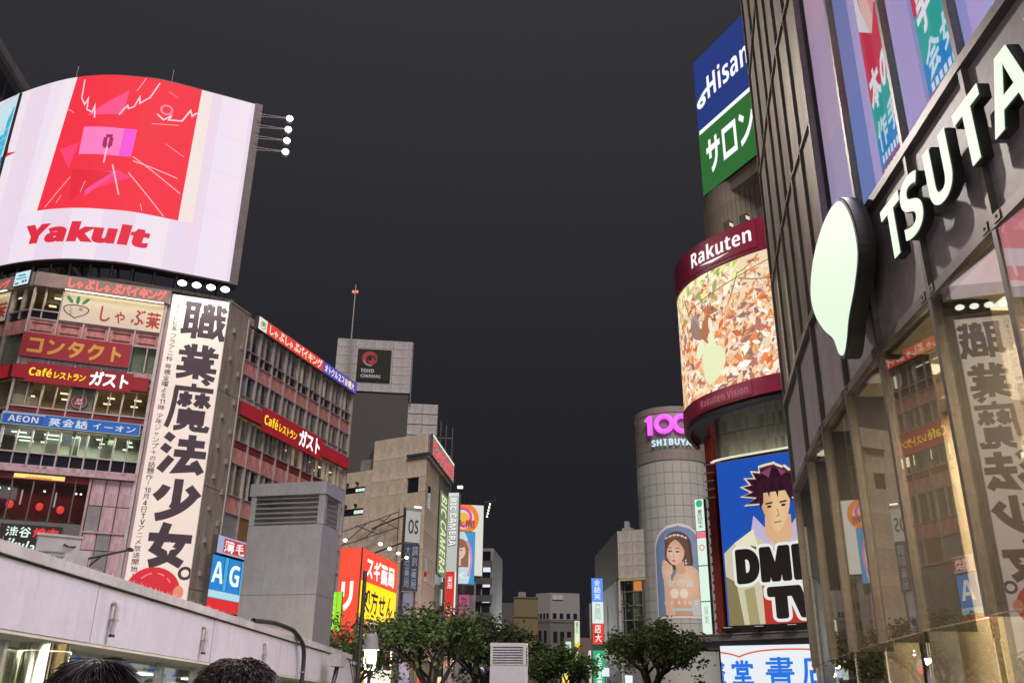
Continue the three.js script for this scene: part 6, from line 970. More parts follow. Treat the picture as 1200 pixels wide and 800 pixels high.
// ---------------------------------------------------------------- glass fronted store building on the right
{
  const P = [[7.72, -1.2], [7.72, -4], [7.72, -6.9], [7.72, -9.8], [7.73, -12.65], [7.83, -15.26], [7.92, -18.02], [8.19, -20.81], [8.54, -23.68], [9.09, -26.82], [9.91, -31.05], [10.95, -34.2], [12.3, -37], [14.4, -39.4], [17.4, -41]];
  const b = thing('glass_front_store_building', 'large store building with a curved glass front, dark fins and a grey sign band', 'building', [12, 0, -20]);
  const bay = P.slice(0, -1).map((p, i) => { const q = P[i + 1], dx = p[0] - q[0], dz = p[1] - q[1]; const f = new Facade(q[0], q[1], Math.atan2(dx, -dz) / DEG); f.len = Math.hypot(dx, dz); return f; });   // u runs from the far end to the near end
  const mull = grimy(0.2, 0.18, 0.17, { roughness: 0.4, metalness: 0.3 }), spandrel = grimy(0.36, 0.32, 0.36, { roughness: 0.42 }), clad = streaked(0.58, 0.52, 0.42, { roughness: 0.3, metalness: 0.45 }), fin = grimy(0.05, 0.04, 0.032, { roughness: 0.5 });
  const curtain = new THREE.MeshPhysicalMaterial({ color: lin(0.74, 0.72, 0.66), transmission: 1, thickness: 0, roughness: 0.01, ior: 2.3 });
  const upper = new THREE.MeshPhysicalMaterial({ color: lin(0.86, 0.86, 0.88), transmission: 1, thickness: 0, roughness: 0.02, ior: 1.5 });
  const beige = grimy(0.54, 0.48, 0.37), ceilingBeige = grimy(0.54, 0.48, 0.36);
  // inside
  const inside = (off, near, far) => { const a = P.slice(near, far).map(([x, z]) => [x + off - 12, z + 20]); return a; };
  mesh(b, 'interior_floor', prism([...inside(0.3, 0, 15), [16, -18], [16, 18.8]], 0.15, 0.3), std(0.3, 0.28, 0.25, { roughness: 0.3 }));
  mesh(b, 'ceiling', prism([...inside(0.3, 0, 15), [16, -18], [16, 18.8]], 8.95, 9.3), ceilingBeige);
  mesh(b, 'back_wall', boxGeo(0.3, 8.6, 40), beige, [7.2, 4.6, 0]);
  mesh(b, 'core', prism([...inside(1.2, 0, 15), [18, -18], [18, 18.8]], 9.3, 34), M.tohoDark);
  for (const [x, z, r] of [[11.3, -22.6, 0.52], [11.6, -15.4, 0.5], [11.8, -28.6, 0.52]]) mesh(b, 'round_column', cyl(r, r, 8.65, 28), beige, [x - 12, 4.6, z + 20]);
  mesh(b, 'inner_wall', boxGeo(3.4, 8.6, 0.25), M.tohoDark, [0.6, 4.6, -4.9]);
  const cool = glow(1, 0.9, 0.68, 2.6);
  for (const z of [-8.5, -12, -15.5, -19, -22.5, -26, -29.5]) for (const x of [9.4, 12.2, 15]) {
    const m2 = mesh(b, 'ceiling_light', boxGeo(0.5, 0.05, 0.5), cool, [x + (z < -26 ? 1.3 : 0) - 12, 8.92, z + 20]);
  }
  for (const z of [-11, -18.5, -26]) { const l = new THREE.RectAreaLight(0xffe9c8, 46, 4.5, 4.5); l.position.set(12.6 - 12, 8.84, z + 20); l.name = 'store_ceiling_light'; b.add(l); l.lookAt(12.6, 0, z); }
  const TILT = { 2: 3, 3: 3.6, 4: 3.7, 5: 2.2, 6: 0.3 };      // panes turned off the rail on purpose, to place the banner reflection
  bay.forEach((f, i) => {
    const L = f.len, far = i >= 7;
    slab(b, 'glass_pane', f, 0.04, L - 0.04, 3.22, 8.86, -0.06, -0.04, curtain).rotation.y += (TILT[i] ?? 0) * DEG; slab(b, 'glass_pane', f, 0.02, L - 0.02, 0.3, 3.2, -0.06, -0.04, curtain).rotation.y += (TILT[i] ?? 0) * DEG;
    slab(b, 'spandrel_panel', f, 0.05, L - 0.05, 9.12, 11.98, -0.12, -0.05, spandrel);
    slab(b, 'rail', f, -0.02, L + 0.02, 8.88, 9.08, -0.1, 0.08, mull); slab(b, 'rail', f, -0.02, L + 0.02, 12.02, 12.22, -0.1, 0.1, mull);
    slab(b, 'mullion', f, -0.06, 0.06, 3.2, 34, -0.1, 0.07, mull); slab(b, 'fin', f, -0.03, 0.03, 3.2, 8.86, -1.0, -0.11, fin);
    for (const [u, h] of [[0.2, 9.0], [L - 0.2, 9.0]]) { const br = slab(b, 'clip_plate', f, u - 0.1, u + 0.1, h - 0.08, h + 0.08, 0.082, 0.1, mull); subslab(br, 'bolt', 0.04, 0.04, 0.02, [0, 0, 0.012], M.black); }
    if (far) { for (const [h0, h1] of [[12.24, 16.9], [17.02, 21.8], [21.94, 26.7], [26.84, 34]]) { slab(b, 'cladding_panel', f, 0.065, L / 2 - 0.028, h0, h1, -0.12, -0.02, clad); slab(b, 'cladding_panel', f, L / 2 + 0.028, L - 0.065, h0, h1, -0.12, -0.02, clad); } slab(b, 'joint_fin', f, L / 2 - 0.025, L / 2 + 0.025, 12.24, 34, -0.05, 0.07, mull); for (const h of [16.96, 21.87, 26.77]) slab(b, 'rail', f, 0.07, L - 0.07, h - 0.05, h + 0.05, -0.1, 0.06, mull); }
    else slab(b, 'glass_pane', f, 0.08, L - 0.08, 12.26, 34, -0.03, -0.01, upper);
  });
  mesh(b, 'roof', prism([...inside(0.1, 0, 15), [18, -18], [18, 18.8]], 34, 34.5), M.tohoDark);

  // video wall behind the upper glass
  const g = thing('facade_video_wall', 'tall violet and pink video wall behind the glass above the store sign', 'video screen', [8.4, 12.3, -11]);
  const H = 21.4, Z0 = -20.7, Z1 = -1.3, Lw = Z1 - Z0, ppm = 54;
  const t = canvasTexture(Lw * ppm, H * ppm, (c, w, h) => {
    const X = (z) => (z - Z0) * ppm, Y = (q) => h - (q - 12.3) * ppm; c.fillStyle = '#b9a8dc'; c.fillRect(0, 0, w, h);
    // panels of colour on the picture being shown
    const band = (z0, z1, list) => { const n = list.length; list.forEach((col, i) => { c.fillStyle = col; c.fillRect(X(z0), h - (i + 1) * h / n, X(z1) - X(z0), h / n + 1); }); };
    band(-20.7, -19.3, ['#c2b2d8', '#d0b4d4', '#dcb8d0', '#e0c0d6', '#dcc6e4', '#d2c4ea']); band(-19.3, -18.0, ['#6f86c8', '#7d88c4', '#9a94c0', '#a8a2c6', '#aab0d0', '#b2bcd4']); band(-18.0, -15.9, ['#b8acdf', '#bdaedf', '#c8b2dd', '#ceb8dd', '#d6c0e0', '#d8c4e0']); band(-15.2, -13.2, ['#9a98d2', '#a6a0d6', '#aaa2d8', '#b0a8dc', '#b6aedc', '#b8b0de']); band(-12.6, -1.3, ['#a9b0e4', '#b4b6e6', '#bcbce8', '#c2c0ea', '#c6c4ec', '#cac8ee']);
    const art = (z0, z1, flip) => {               // two strips of a manga style poster: pale top, an arm, a red block, slanted white lettering on teal
      const W2 = X(z1) - X(z0), x0 = X(z0), px = (f) => x0 + (flip ? 1 - f : f) * W2, poly = (col, p) => { c.fillStyle = col; c.beginPath(); p.forEach(([f, q], i) => i ? c.lineTo(px(f), Y(q)) : c.moveTo(px(f), Y(q))); c.fill(); };
      c.save(); c.beginPath(); c.rect(x0, 0, W2, h); c.clip(); c.fillStyle = '#f3ecec'; c.fillRect(x0, 0, W2, h);
      poly('#f29a3a', [[0, 26], [0.8, 25], [0.6, 20.4], [0.1, 20]]); poly('#5a5a94', [[0, 19.4], [0.3, 22.4], [0.5, 20], [0.2, 17.6]]); poly('#f6c9b8', [[0.1, 19.8], [0.6, 20.2], [0.85, 17.2], [0.5, 16.4], [0.2, 17.6]]); poly('#efa0a4', [[0.4, 19], [0.6, 20], [0.85, 17.2], [0.6, 17]]);
      poly('#e0363f', [[0.3, 24], [1, 26], [1, 21], [0.5, 20.6]]); poly('#3440a8', [[0.75, 20.5], [1, 21], [1, 17.8], [0.85, 17.2]]); poly('#ffffff', [[0.55, 19.4], [0.75, 20.6], [0.85, 18.4]]);
      poly('#dc3350', [[0, 17.2], [0.5, 16.6], [1, 17.9], [1, 15.3], [0, 15.0]]); poly('#2fb0a6', [[0, 15.0], [1, 15.3], [1, 14.1], [0, 14.0]]); poly('#2c8fd0', [[0, 14.0], [1, 14.1], [1, 13.3], [0, 13.2]]); poly('#b24a86', [[0, 13.2], [1, 13.3], [1, 12.2], [0, 12.2]]);
      for (let k = 0; k < 7; k++) { c.strokeStyle = k % 2 ? '#1d2233' : '#fff'; c.lineWidth = 3; c.beginPath(); c.moveTo(px(0.1 + k * 0.12), Y(21.5 - k * 0.4)); c.quadraticCurveTo(px(0.5), Y(20 - k * 0.3), px(0.2 + k * 0.1), Y(18.4 - k * 0.2)); c.stroke(); }
      c.save(); c.transform(1, -0.22, 0, 1, 0, x0 * 0.22 + W2 * 0.1); write(c, flip ? '手の' : '本の', x0 + W2 * 0.04, Y(15.9), W2 * 0.46, ppm * 1.15, { color: '#fbfdff', weight: 17 }); write(c, flip ? '会女' : '作手', x0 + W2 * 0.08, Y(14.5), W2 * 0.42, ppm * 0.85, { color: '#d8f2ff', weight: 14 }); c.restore();
      c.fillStyle = '#eef4ff'; for (let k = 0; k < 14; k++) c.fillRect(x0 + W2 * (0.1 + (k % 7) * 0.12), Y(13.5 - Math.floor(k / 7) * 0.35), W2 * 0.08, ppm * 0.2);
      c.restore();
    };
    art(-17.6, -16.3, false); art(-15.05, -13.5, true);
  });
  mesh(g, 'screen_face', (() => { const q = new THREE.PlaneGeometry(Lw, H); q.rotateY(-Math.PI / 2); return q; })(), luminous(t, 1.25), [0, H / 2, 0]);
  mesh(g, 'housing', boxGeo(0.3, H + 0.1, Lw + 0.1), M.black, [0.17, H / 2, 0]);
  const l = new THREE.RectAreaLight(0xf2e2f2, 13, Lw, H); l.position.set(-0.95, H / 2 + 0.3, 0); l.name = 'video_wall_light'; g.add(l); l.lookAt(-30, 12.3 + H / 2, -11);

  // raised sign letters and the leaf shaped emblem
  const face = glow(0.74, 0.9, 0.69, 0.98), shell = std(0.018, 0.02, 0.02, { roughness: 0.5 });
  const sg = thing('store_name_letters', 'large glowing pale green capital letters on the grey sign band of the glass store', 'sign', [7.45, 9.86, -12.5]);
  [['T', -15.4], ['S', -14.55], ['U', -13.4], ['T', -12.22], ['A', -11.05], ['Y', -9.85], ['A', -8.65]].forEach(([ch, z]) => {
    const mk = (depth, bevel) => { const q = new TextGeometry(ch, { font, size: 1.19 / 0.988, depth, curveSegments: 8, bevelEnabled: bevel, bevelSize: 0.035, bevelThickness: 0.02, bevelSegments: 1 }); q.computeBoundingBox(); const bb = q.boundingBox; q.translate(-(bb.min.x + bb.max.x) / 2, 0, 0); const k = ({ T: 0.86, S: 0.8, U: 0.86, A: 1.15, Y: 1 }[ch]) / (bb.max.x - bb.min.x); q.scale(k, 1.19 / (bb.max.y - bb.min.y), 1); q.translate(0, -Math.min(0, bb.min.y), 0); q.rotateY(-Math.PI / 2); return q; };
    const letter = mesh(sg, 'letter', mk(0.17, true), shell, [0.13, 0, z + 12.5]); mesh(letter, 'letter_face', mk(0.012, false), face, [-0.198, 0, 0]);
    mesh(letter, 'standoff', boxGeo(0.3, 0.05, 0.05), M.alu, [0.14, 0.4, 0]);
  });
  const lg = thing('leaf_emblem_sign', 'tall glowing pale green leaf shaped emblem with a dark rim beside the store letters', 'sign', [7.3, 10.7, -18.4]);
  const leaf = new THREE.Shape(); const lp = [[0.93, 1.68], [1.42, 1.0], [1.52, 0.1], [1.1, -0.55], [0.55, -1.05], [0.25, -1.48], [-0.02, -1.72], [-0.28, -1.6], [-0.5, -1.15], [-1.0, -0.72], [-1.45, -0.15], [-1.6, 0.45], [-1.3, 1.05], [-0.7, 1.5], [0.1, 1.76]];
  const lc = new THREE.CatmullRomCurve3(lp.map(([x, y]) => new V3(x, y, 0)), true, 'catmullrom', 0.5).getPoints(72); leaf.setFromPoints(lc.map((v) => new THREE.Vector2(v.x, v.y)));
  const body = new THREE.ExtrudeGeometry(leaf, { depth: 0.34, bevelEnabled: true, bevelSize: 0.03, bevelThickness: 0.02, bevelSegments: 1, curveSegments: 4 }); body.rotateY(-Math.PI / 2);
  mesh(lg, 'emblem_body', body, shell, [0.34, 0, 0]);
  const fg = new THREE.ExtrudeGeometry(leaf, { depth: 0.012, bevelEnabled: false }); fg.rotateY(-Math.PI / 2); fg.scale(1, 0.975, 0.965); mesh(lg, 'emblem_face', fg, face, [-0.024, 0.0, 0]);
  for (const y of [-0.6, 0.8]) mesh(lg, 'standoff', boxGeo(0.5, 0.08, 0.08), M.alu, [0.55, y, 0]);
  const sl = new THREE.RectAreaLight(0xdfffd8, 1.2, 8, 1.3); sl.position.set(-0.45, 0.6, 0.3); sl.name = 'letter_light'; sg.add(sl); sl.lookAt(-10, 10.4, -12.2);
}
// ---------------------------------------------------------------- low station kiosk with a white fascia
const FK = new Facade(-5.46, -7.8, 2);
{
  const b = thing('station_kiosk', 'low flat roofed kiosk with a wide white fascia and lit glazing below', 'kiosk', [-8.5, 0, -18]);
  const joints = [-3, -0.2, 4.3, 8.8, 13.2, 17.2, 21];
  for (let i = 0; i < joints.length - 1; i++) slab(b, 'fascia_panel', FK, joints[i] + 0.012, joints[i + 1] - 0.012, 2.4, 3.11, -0.12, 0 + 0.004 * (i % 2), M.whitePaint);
  slab(b, 'fascia_backing', FK, -3, 21, 2.42, 3.1, -0.3, -0.121, M.joint);
  const caps = [-3, 5.6, 14.2, 21.05]; for (let i = 0; i < 3; i++) slab(b, 'parapet_cap', FK, caps[i] + 0.006, caps[i + 1] - 0.006, 3.135, 3.26, -0.32, 0.05, M.cap);
  slab(b, 'roof_slab', FK, -3, 21, 2.45, 2.75, -6, -0.31, M.cap);
  slab(b, 'soffit', FK, -3, 21, 2.36, 2.395, -6, -0.005, std(0.45, 0.45, 0.36));
  // glazing set back under the fascia
  for (let i = 0; i < 15; i++) { slab(b, 'glass_pane', FK, -3 + i * 1.6 + 0.05, -1.4 + i * 1.6 - 0.05, 0.35, 2.3, -0.62, -0.6, M.glass); slab(b, 'mullion', FK, -3 + i * 1.6 - 0.04, -3 + i * 1.6 + 0.04, 0.15, 2.36, -0.68, -0.54, M.steel); }
  slab(b, 'plinth', FK, -3, 21, 0.14, 0.34, -0.72, -0.5, M.steelDark);
  slab(b, 'back_wall', FK, -3, 21, 0.15, 2.36, -5.9, -5.7, std(0.42, 0.44, 0.3));
  for (const u of [3.95, 11.6, 19.3]) { const p = FK.p(u, 1.26, -0.36); mesh(b, 'steel_column', cyl(0.3, 0.3, 2.25, 32), M.chrome, rel(b, p)); }
  for (let i = 0; i < 7; i++) { slab(b, 'ceiling_light', FK, -2 + i * 3.3, -0.8 + i * 3.3, 2.3, 2.345, -2.6, -2.4, glow(0.95, 1, 0.82, 3)); slab(b, 'ceiling_light', FK, -1 + i * 3.3, -0.4 + i * 3.3, 2.3, 2.345, -4.6, -4.4, glow(1, 0.95, 0.8, 3)); }
  for (const u of [4, 12]) { const l = new THREE.RectAreaLight(0xf4ffd8, 4, 6, 1); l.position.set(...rel(b, FK.p(u, 2.27, -3))); l.name = 'kiosk_light'; b.add(l); aim(l, b, l.position.x, -5, l.position.z); }
  // cable hoods on the fascia: short pipe with a bent top
  for (const u of [4.75, 8.25, 11.9]) { const c = mesh(b, 'cable_pipe', tube([[0, -0.2, 0.05], [0, 0.02, 0.055], [0, 0.16, 0.06], [0, 0.215, 0.045], [0, 0.21, 0.0]], 0.032, 10), M.plastic, rel(b, FK.p(u, 2.72, 0.02)), FK.turn); mesh(c, 'pipe_clip', boxGeo(0.11, 0.02, 0.08), M.steelDark, [0.02, 0.0, 0.04]); mesh(c, 'pipe_end', cyl(0.04, 0.04, 0.03, 10), M.black, [0, -0.2, 0.05]); }
  // bird spikes along the back of the cap
  const spikes = []; seed(31);
  for (let i = 0; i < 420; i++) { const u = 0.6 + i * 0.048, p = FK.p(u, 3.26, -0.2), q = [p[0] + (rnd() - 0.5) * 0.1, 3.26 + 0.07 + rnd() * 0.04, p[2] + (rnd() - 0.5) * 0.1]; spikes.push(bar(rel(b, p), rel(b, q), 0.0018, 3)); }
  const sp = mesh(b, 'bird_spikes', mergeGeometries(spikes), std(0.75, 0.75, 0.78, { roughness: 0.3 })); sp.userData.kind = 'stuff';
  // end piece with hanging cables
  slab(b, 'end_panel', FK, 21.05, 22.6, 2.0, 3.0, -1.6, -0.02, M.whitePaint); slab(b, 'end_cap', FK, 21.06, 22.7, 3.0, 3.1, -1.7, 0.04, M.cap);
  for (let i = 0; i < 4; i++) { const a = FK.p(20.6 + i * 0.5, 3.2, 0.03), m = FK.p(21.2 + i * 0.35, 2.5 - 0.1 * i, 0.1), c = FK.p(22 + i * 0.2, 1.6, 0.08); mesh(b, 'cable', tube([rel(b, a), rel(b, m), rel(b, c)], 0.012, 6), M.black); }
}
{
  const g = thing('flexible_conduit', 'thick black ribbed conduit bending over the parapet beside the vent tower', 'pipe', FK.p(14.6, 0, 0.12));
  const q = (u, h, d) => rel(g, FK.p(u, h, d)); mesh(g, 'conduit', tube([q(11.6, 3.36, -0.18), q(12.8, 3.42, -0.08), q(13.9, 3.36, 0.06), q(14.6, 3.1, 0.14), q(14.75, 2.6, 0.16), q(14.6, 0.14, 0.16)], 0.05, 12, 60), M.black);
  for (let i = 0; i < 5; i++) mesh(g, 'clamp', new THREE.TorusGeometry(0.066, 0.012, 6, 16).rotateX(Math.PI / 2), M.steelDark, q(14.72 - i * 0.02, 2.5 - i * 0.5, 0.16));
}
{
  const g = thing('bracket_lamp', 'black angled bracket with a pale head at the end of the kiosk', 'lamp', FK.p(16.6, 2.6, 0.3), FK.turn);
  mesh(g, 'arm', bar([0.3, -0.75, 0.05], [0.75, 0.12, 0.1], 0.06), M.black); mesh(g, 'head', boxGeo(0.75, 0.3, 0.28), M.plastic, [0.8, 0.3, 0.1]); mesh(g, 'wall_plate', boxGeo(0.2, 0.3, 0.3), M.steelDark, [0.25, -0.8, -0.1]);
}
{
  const p = [-5.78, 2.75, -11.75], g = thing('roof_air_conditioner', 'white air conditioner box on the kiosk roof behind the parapet', 'air conditioner', p, 0.5);
  mesh(g, 'casing', boxGeo(0.5, 0.84, 0.3), M.plastic, [0, 0.47, 0]); mesh(g, 'top_plate', boxGeo(0.53, 0.03, 0.33), M.cap, [0, 0.905, 0]); mesh(g, 'feet', boxGeo(0.46, 0.05, 0.26), M.steelDark, [0, 0.025, 0]);
  for (let i = 0; i < 9; i++) mesh(g, 'grille_slat', boxGeo(0.3, 0.014, 0.02), M.steelDark, [-0.06, 0.3 + i * 0.05, 0.157]);
  mesh(g, 'handle', tube([[0.06, 0.8, 0.15], [0.12, 0.77, 0.19], [0.2, 0.785, 0.15]], 0.012, 6), M.black); mesh(g, 'side_cover', boxGeo(0.12, 0.5, 0.2), M.plastic, [0.312, 0.5, 0.02]);
}
{
  const g = thing('camera_arm', 'thin black pole arm on the kiosk roof pointing at the banner', 'arm', [-5.8, 2.75, -12.75]);
  mesh(g, 'arm', bar([-0.02, 0.79, 0.02], [0.45, 0.95, -0.18], 0.016), M.black); mesh(g, 'strut', bar([-0.03, 0.66, 0], [0.14, 0.85, -0.06], 0.012), M.black); mesh(g, 'head', boxGeo(0.06, 0.045, 0.09), M.black, [0.46, 0.955, -0.19]); mesh(g, 'foot', boxGeo(0.06, 0.8, 0.06), M.steelDark, [-0.04, 0.4, 0.02]);
}
// ---------------------------------------------------------------- steel vent tower rising behind the parapet
function ventTower(name, label, F, W, Dp, H, o) {
  const g = thing(name, label, 'vent', F.p(W / 2, 0, 0), F.turn), S = o.mat;
  const hb = o.levels[o.levels.length - 2]; mesh(g, 'body', boxGeo(W - 0.02, hb, Dp - 0.02), M.joint, [0, hb / 2, -Dp / 2]);
  // sheet metal skins, seams between them
  const levels = o.levels; for (let i = 0; i < levels.length - 1; i++) { const h0 = levels[i] + 0.006, h1 = levels[i + 1] - 0.006, top = i === levels.length - 2; const fr = top ? o.frame : null;
    if (!top) { mesh(g, 'front_panel', boxGeo(W, h1 - h0, 0.02), S, [0, (h0 + h1) / 2, 0.002]); mesh(g, 'side_panel', boxGeo(0.02, h1 - h0, Dp), S, [W / 2 + 0.002, (h0 + h1) / 2, -Dp / 2]); mesh(g, 'side_panel', boxGeo(0.02, h1 - h0, Dp), S, [-W / 2 - 0.002, (h0 + h1) / 2, -Dp / 2]); }
    else {
      const m = o.margin; for (const x of [-W / 2 + m / 2, W / 2 - m / 2]) mesh(g, 'corner_post', boxGeo(m, h1 - h0, 0.03), S, [x, (h0 + h1) / 2, 0.004]); for (const z of [-m / 2, -Dp + m / 2]) mesh(g, 'corner_post', boxGeo(0.03, h1 - h0, m), S, [W / 2 + 0.004, (h0 + h1) / 2, z]);
      const n = o.slats; for (let k = 0; k < n; k++) { const y = h0 + (k + 0.5) * (h1 - h0) / n, sl = new THREE.BoxGeometry(W - 2 * m, 0.012, 0.09); sl.rotateX(0.6); mesh(g, 'louvre_slat', sl, S, [0, y, -0.025]); const s2 = new THREE.BoxGeometry(0.09, 0.012, Dp - 2 * m); s2.rotateZ(-0.6); mesh(g, 'louvre_slat', s2, S, [W / 2 - 0.028, y, -Dp / 2]); }
    } }
  const T = levels[levels.length - 1]; mesh(g, 'top_cap', boxGeo(W + o.lip * 2, H - T, Dp + o.lip * 2), S, [0, (H + T) / 2, -Dp / 2]);
  return g;
}
{
  const g = ventTower('steel_vent_tower', 'tall brushed steel vent tower with black louvres near its top, rising behind the kiosk parapet', new Facade(-7.93, -27.64, 103), 2.4, 1.25, 8.13, { mat: M.steel, levels: [0, 2.6, 4.81, 6.85, 7.75], margin: 0.17, slats: 6, lip: 0.06 });
  mesh(g, 'rear_panel', boxGeo(2.34, 0.9, 0.03), M.steel, [0, 7.3, -1.22]); mesh(g, 'rear_panel', boxGeo(0.03, 0.9, 1.15), M.steel, [-1.17, 7.3, -0.62]); mesh(g, 'flashing', boxGeo(2.6, 0.12, 1.45), M.steelDark, [0, 2.85, -0.62]);
}
{
  const g = ventTower('white_vent_cabinet', 'white painted vent cabinet with a louvred top standing in the square', new Facade(-0.38, -21.0, 96), 0.76, 0.6, 3.1, { mat: M.whitePaint, levels: [0, 1.3, 2.64, 3.02], margin: 0.05, slats: 7, lip: 0.012 });
  mesh(g, 'rear_panel', boxGeo(0.72, 0.38, 0.02), M.whitePaint, [0, 2.83, -0.58]); mesh(g, 'rear_panel', boxGeo(0.02, 0.38, 0.54), M.whitePaint, [-0.36, 2.83, -0.3]);
}
// ---------------------------------------------------------------- street lamp and dark pole
{
  const g = thing('street_lamp', 'street lamp with a lit glass lantern under a grey bell shade among the leaves', 'street lamp', [-4.82, 0, -33.65]);
  mesh(g, 'pole', new THREE.CylinderGeometry(0.06, 0.09, 2.95, 12), M.darkSteel, [0, 1.475, 0]); mesh(g, 'collar', cyl(0.11, 0.13, 0.12, 12), M.darkSteel, [0, 2.98, 0]);
  for (let i = 0; i < 4; i++) { const a = i * Math.PI / 2 + 0.5, c = Math.cos(a), s = Math.sin(a); mesh(g, 'holder_prong', tube([[0.05 * c, 3.0, 0.05 * s], [0.2 * c, 3.08, 0.2 * s], [0.26 * c, 3.3, 0.26 * s], [0.25 * c, 3.72, 0.25 * s]], 0.02, 6), M.alu); }
  mesh(g, 'lamp_glass', new THREE.CylinderGeometry(0.16, 0.12, 0.42, 16), glow(1, 0.95, 0.8, 1.3), [0, 3.46, 0]);
  mesh(g, 'shade', new THREE.LatheGeometry([[0.3, 0], [0.29, 0.05], [0.25, 0.16], [0.22, 0.42], [0.17, 0.52], [0, 0.55]].map(([x, y]) => new THREE.Vector2(x, y)), 24), M.tohoDark, [0, 3.72, 0]);
  const l = new THREE.PointLight(0xfff2d4, 110); l.position.set(0, 3.46, 0); l.castShadow = true; l.shadow.radius = 8; l.name = 'lantern'; g.add(l);
  const p = thing('dark_steel_pole', 'plain dark steel pole in front of the red billboard', 'pole', [-4.6, 0, -29.65]);
  mesh(p, 'shaft', cyl(0.075, 0.065, 5.8, 14), M.darkSteel, [0, 2.9, 0]); mesh(p, 'top_cap', cyl(0.08, 0.07, 0.06, 14), M.darkSteel, [0, 5.83, 0]); mesh(p, 'base_plate', boxGeo(0.35, 0.03, 0.35), M.darkSteel, [0, 0.015, 0]);
}
// ---------------------------------------------------------------- trees
const bark = std(0.03, 0.025, 0.02, { roughness: 0.95 });
const leafMat = new THREE.MeshPhysicalMaterial({ color: 0xffffff, vertexColors: true, roughness: 0.85, transmission: 0.25, thickness: 0, specularIntensity: 0.4 });
function tree(label, x, z, H, Rx, crownH, s, leaves, size, tint, group) {
  seed(s); const g = thing('broadleaf_tree', label, 'tree', [x, 0, z], rnd() * 6, group), wood = [], tips = [];
  const grow = (a, dir, len, r, depth) => {
    const b2 = a.clone().addScaledVector(dir, len), mid = a.clone().lerp(b2, 0.5).add(new V3(rnd() - 0.5, rnd() * 0.3, rnd() - 0.5).multiplyScalar(len * 0.12));
    wood.push(new THREE.TubeGeometry(new THREE.QuadraticBezierCurve3(a, mid, b2), 4, r, depth > 2 ? 4 : 6)); tips.push([b2, depth]);
    if (depth >= 5) return;
    const n = depth === 0 ? 5 : depth < 3 ? 3 : 2;
    for (let i = 0; i < n; i++) { const az = (i + rnd() * 0.7) / n * Math.PI * 2, sp = 0.45 + rnd() * 0.45, d = dir.clone().multiplyScalar(Math.cos(sp)).add(new V3(Math.cos(az), 0.12, Math.sin(az)).multiplyScalar(Math.sin(sp))).normalize(); grow(b2, d, len * (depth === 0 ? 0.55 : 0.72) * (0.8 + rnd() * 0.4), r * 0.62, depth + 1); }
  };
  grow(new V3(0, 0, 0), new V3(0.03, 1, 0.02).normalize(), H * 0.36, H * 0.026, 0);
  const cy = H - crownH / 2, fit = tips.filter(([p, d]) => d >= 3);
  mesh(g, 'trunk', mergeGeometries(wood), bark);
  const pos = [], nor = [], col = [], idx = [], clumps = [];
  for (const [p] of fit) clumps.push(p.clone());
  for (let i = 0; i < 30; i++) { const u = rnd() * 2 - 1, az = rnd() * 6.283, rr = Math.cbrt(0.3 + 0.9 * rnd()); clumps.push(new V3(Math.cos(az) * Math.sqrt(1 - u * u) * Rx * rr, cy + u * crownH / 2 * rr, Math.sin(az) * Math.sqrt(1 - u * u) * Rx * rr)); }
  const K = clumps.filter((p) => ((p.x * p.x + p.z * p.z) / (Rx * Rx) + ((p.y - cy) / (crownH / 2)) ** 2) < 1.2 + 0.5 * ((Math.abs(p.x * 12.9898 + p.z * 78.233 + p.y * 37.7) * 43.7) % 1)), q = new THREE.Quaternion(), e = new THREE.Euler(), v = new V3();
  for (let i = 0; i < leaves; i++) {
    const ci = Math.floor(rnd() * K.length), c = K[ci], sp = 0.2 + 0.5 * ((ci * 7919) % 13) / 13 * rnd(), o = new V3(rnd() + rnd() + rnd() - 1.5, (rnd() + rnd() + rnd() - 1.5) * 0.75, rnd() + rnd() + rnd() - 1.5).multiplyScalar(sp * 1.25).add(c);
    e.set((rnd() - 0.5) * 2.2, rnd() * 6.28, (rnd() - 0.5) * 2.2); q.setFromEuler(e); const k = size * (0.65 + rnd() * 0.7), base = pos.length / 3, sh = 0.65 + rnd() * 0.7, yl = rnd() * 0.35;
    for (const [lx, ly, lz] of [[0, 0, 0], [0.32, 0.08, 0.5], [0, -0.04, 1], [-0.32, 0.08, 0.5]]) { v.set(lx * k, ly * k, lz * k).applyQuaternion(q).add(o); pos.push(v.x, v.y, v.z); v.set(0, 1, 0).applyQuaternion(q); nor.push(v.x, v.y, v.z); col.push(tint[0] * sh * (1 + yl), tint[1] * sh, tint[2] * sh); }
    idx.push(base, base + 2, base + 1, base, base + 3, base + 2);
  }
  const geo = new THREE.BufferGeometry(); geo.setAttribute('position', new THREE.Float32BufferAttribute(pos, 3)); geo.setAttribute('normal', new THREE.Float32BufferAttribute(nor, 3)); geo.setAttribute('color', new THREE.Float32BufferAttribute(col, 3)); geo.setIndex(idx);
  mesh(g, 'crown', geo, leafMat);
}
const G1 = [0.052, 0.1, 0.03], G2 = [0.034, 0.062, 0.024], G3 = [0.06, 0.11, 0.034];
tree('leafy tree beside the lit street lamp, red and yellow signs behind it', -7.0, -42, 5.9, 2.6, 4.4, 101, 3600, 0.2, G1);
tree('broad dark leafy tree right of the street lamp, below the OS sign', -3.2, -41, 6.1, 3.0, 4.8, 202, 7200, 0.2, G1);
tree('dark tree behind the white vent cabinet, below the colourful billboards', -1.6, -60, 7.8, 2.8, 5.8, 303, 5200, 0.24, G2);
tree('dark tree left of the far olive building', -0.2, -78, 9.3, 2.9, 5.2, 404, 4200, 0.27, G2);
tree('round leafy tree below the arched woman poster, right of the far signs', 7.5, -50, 7.5, 2.8, 6.2, 505, 7600, 0.2, G3);
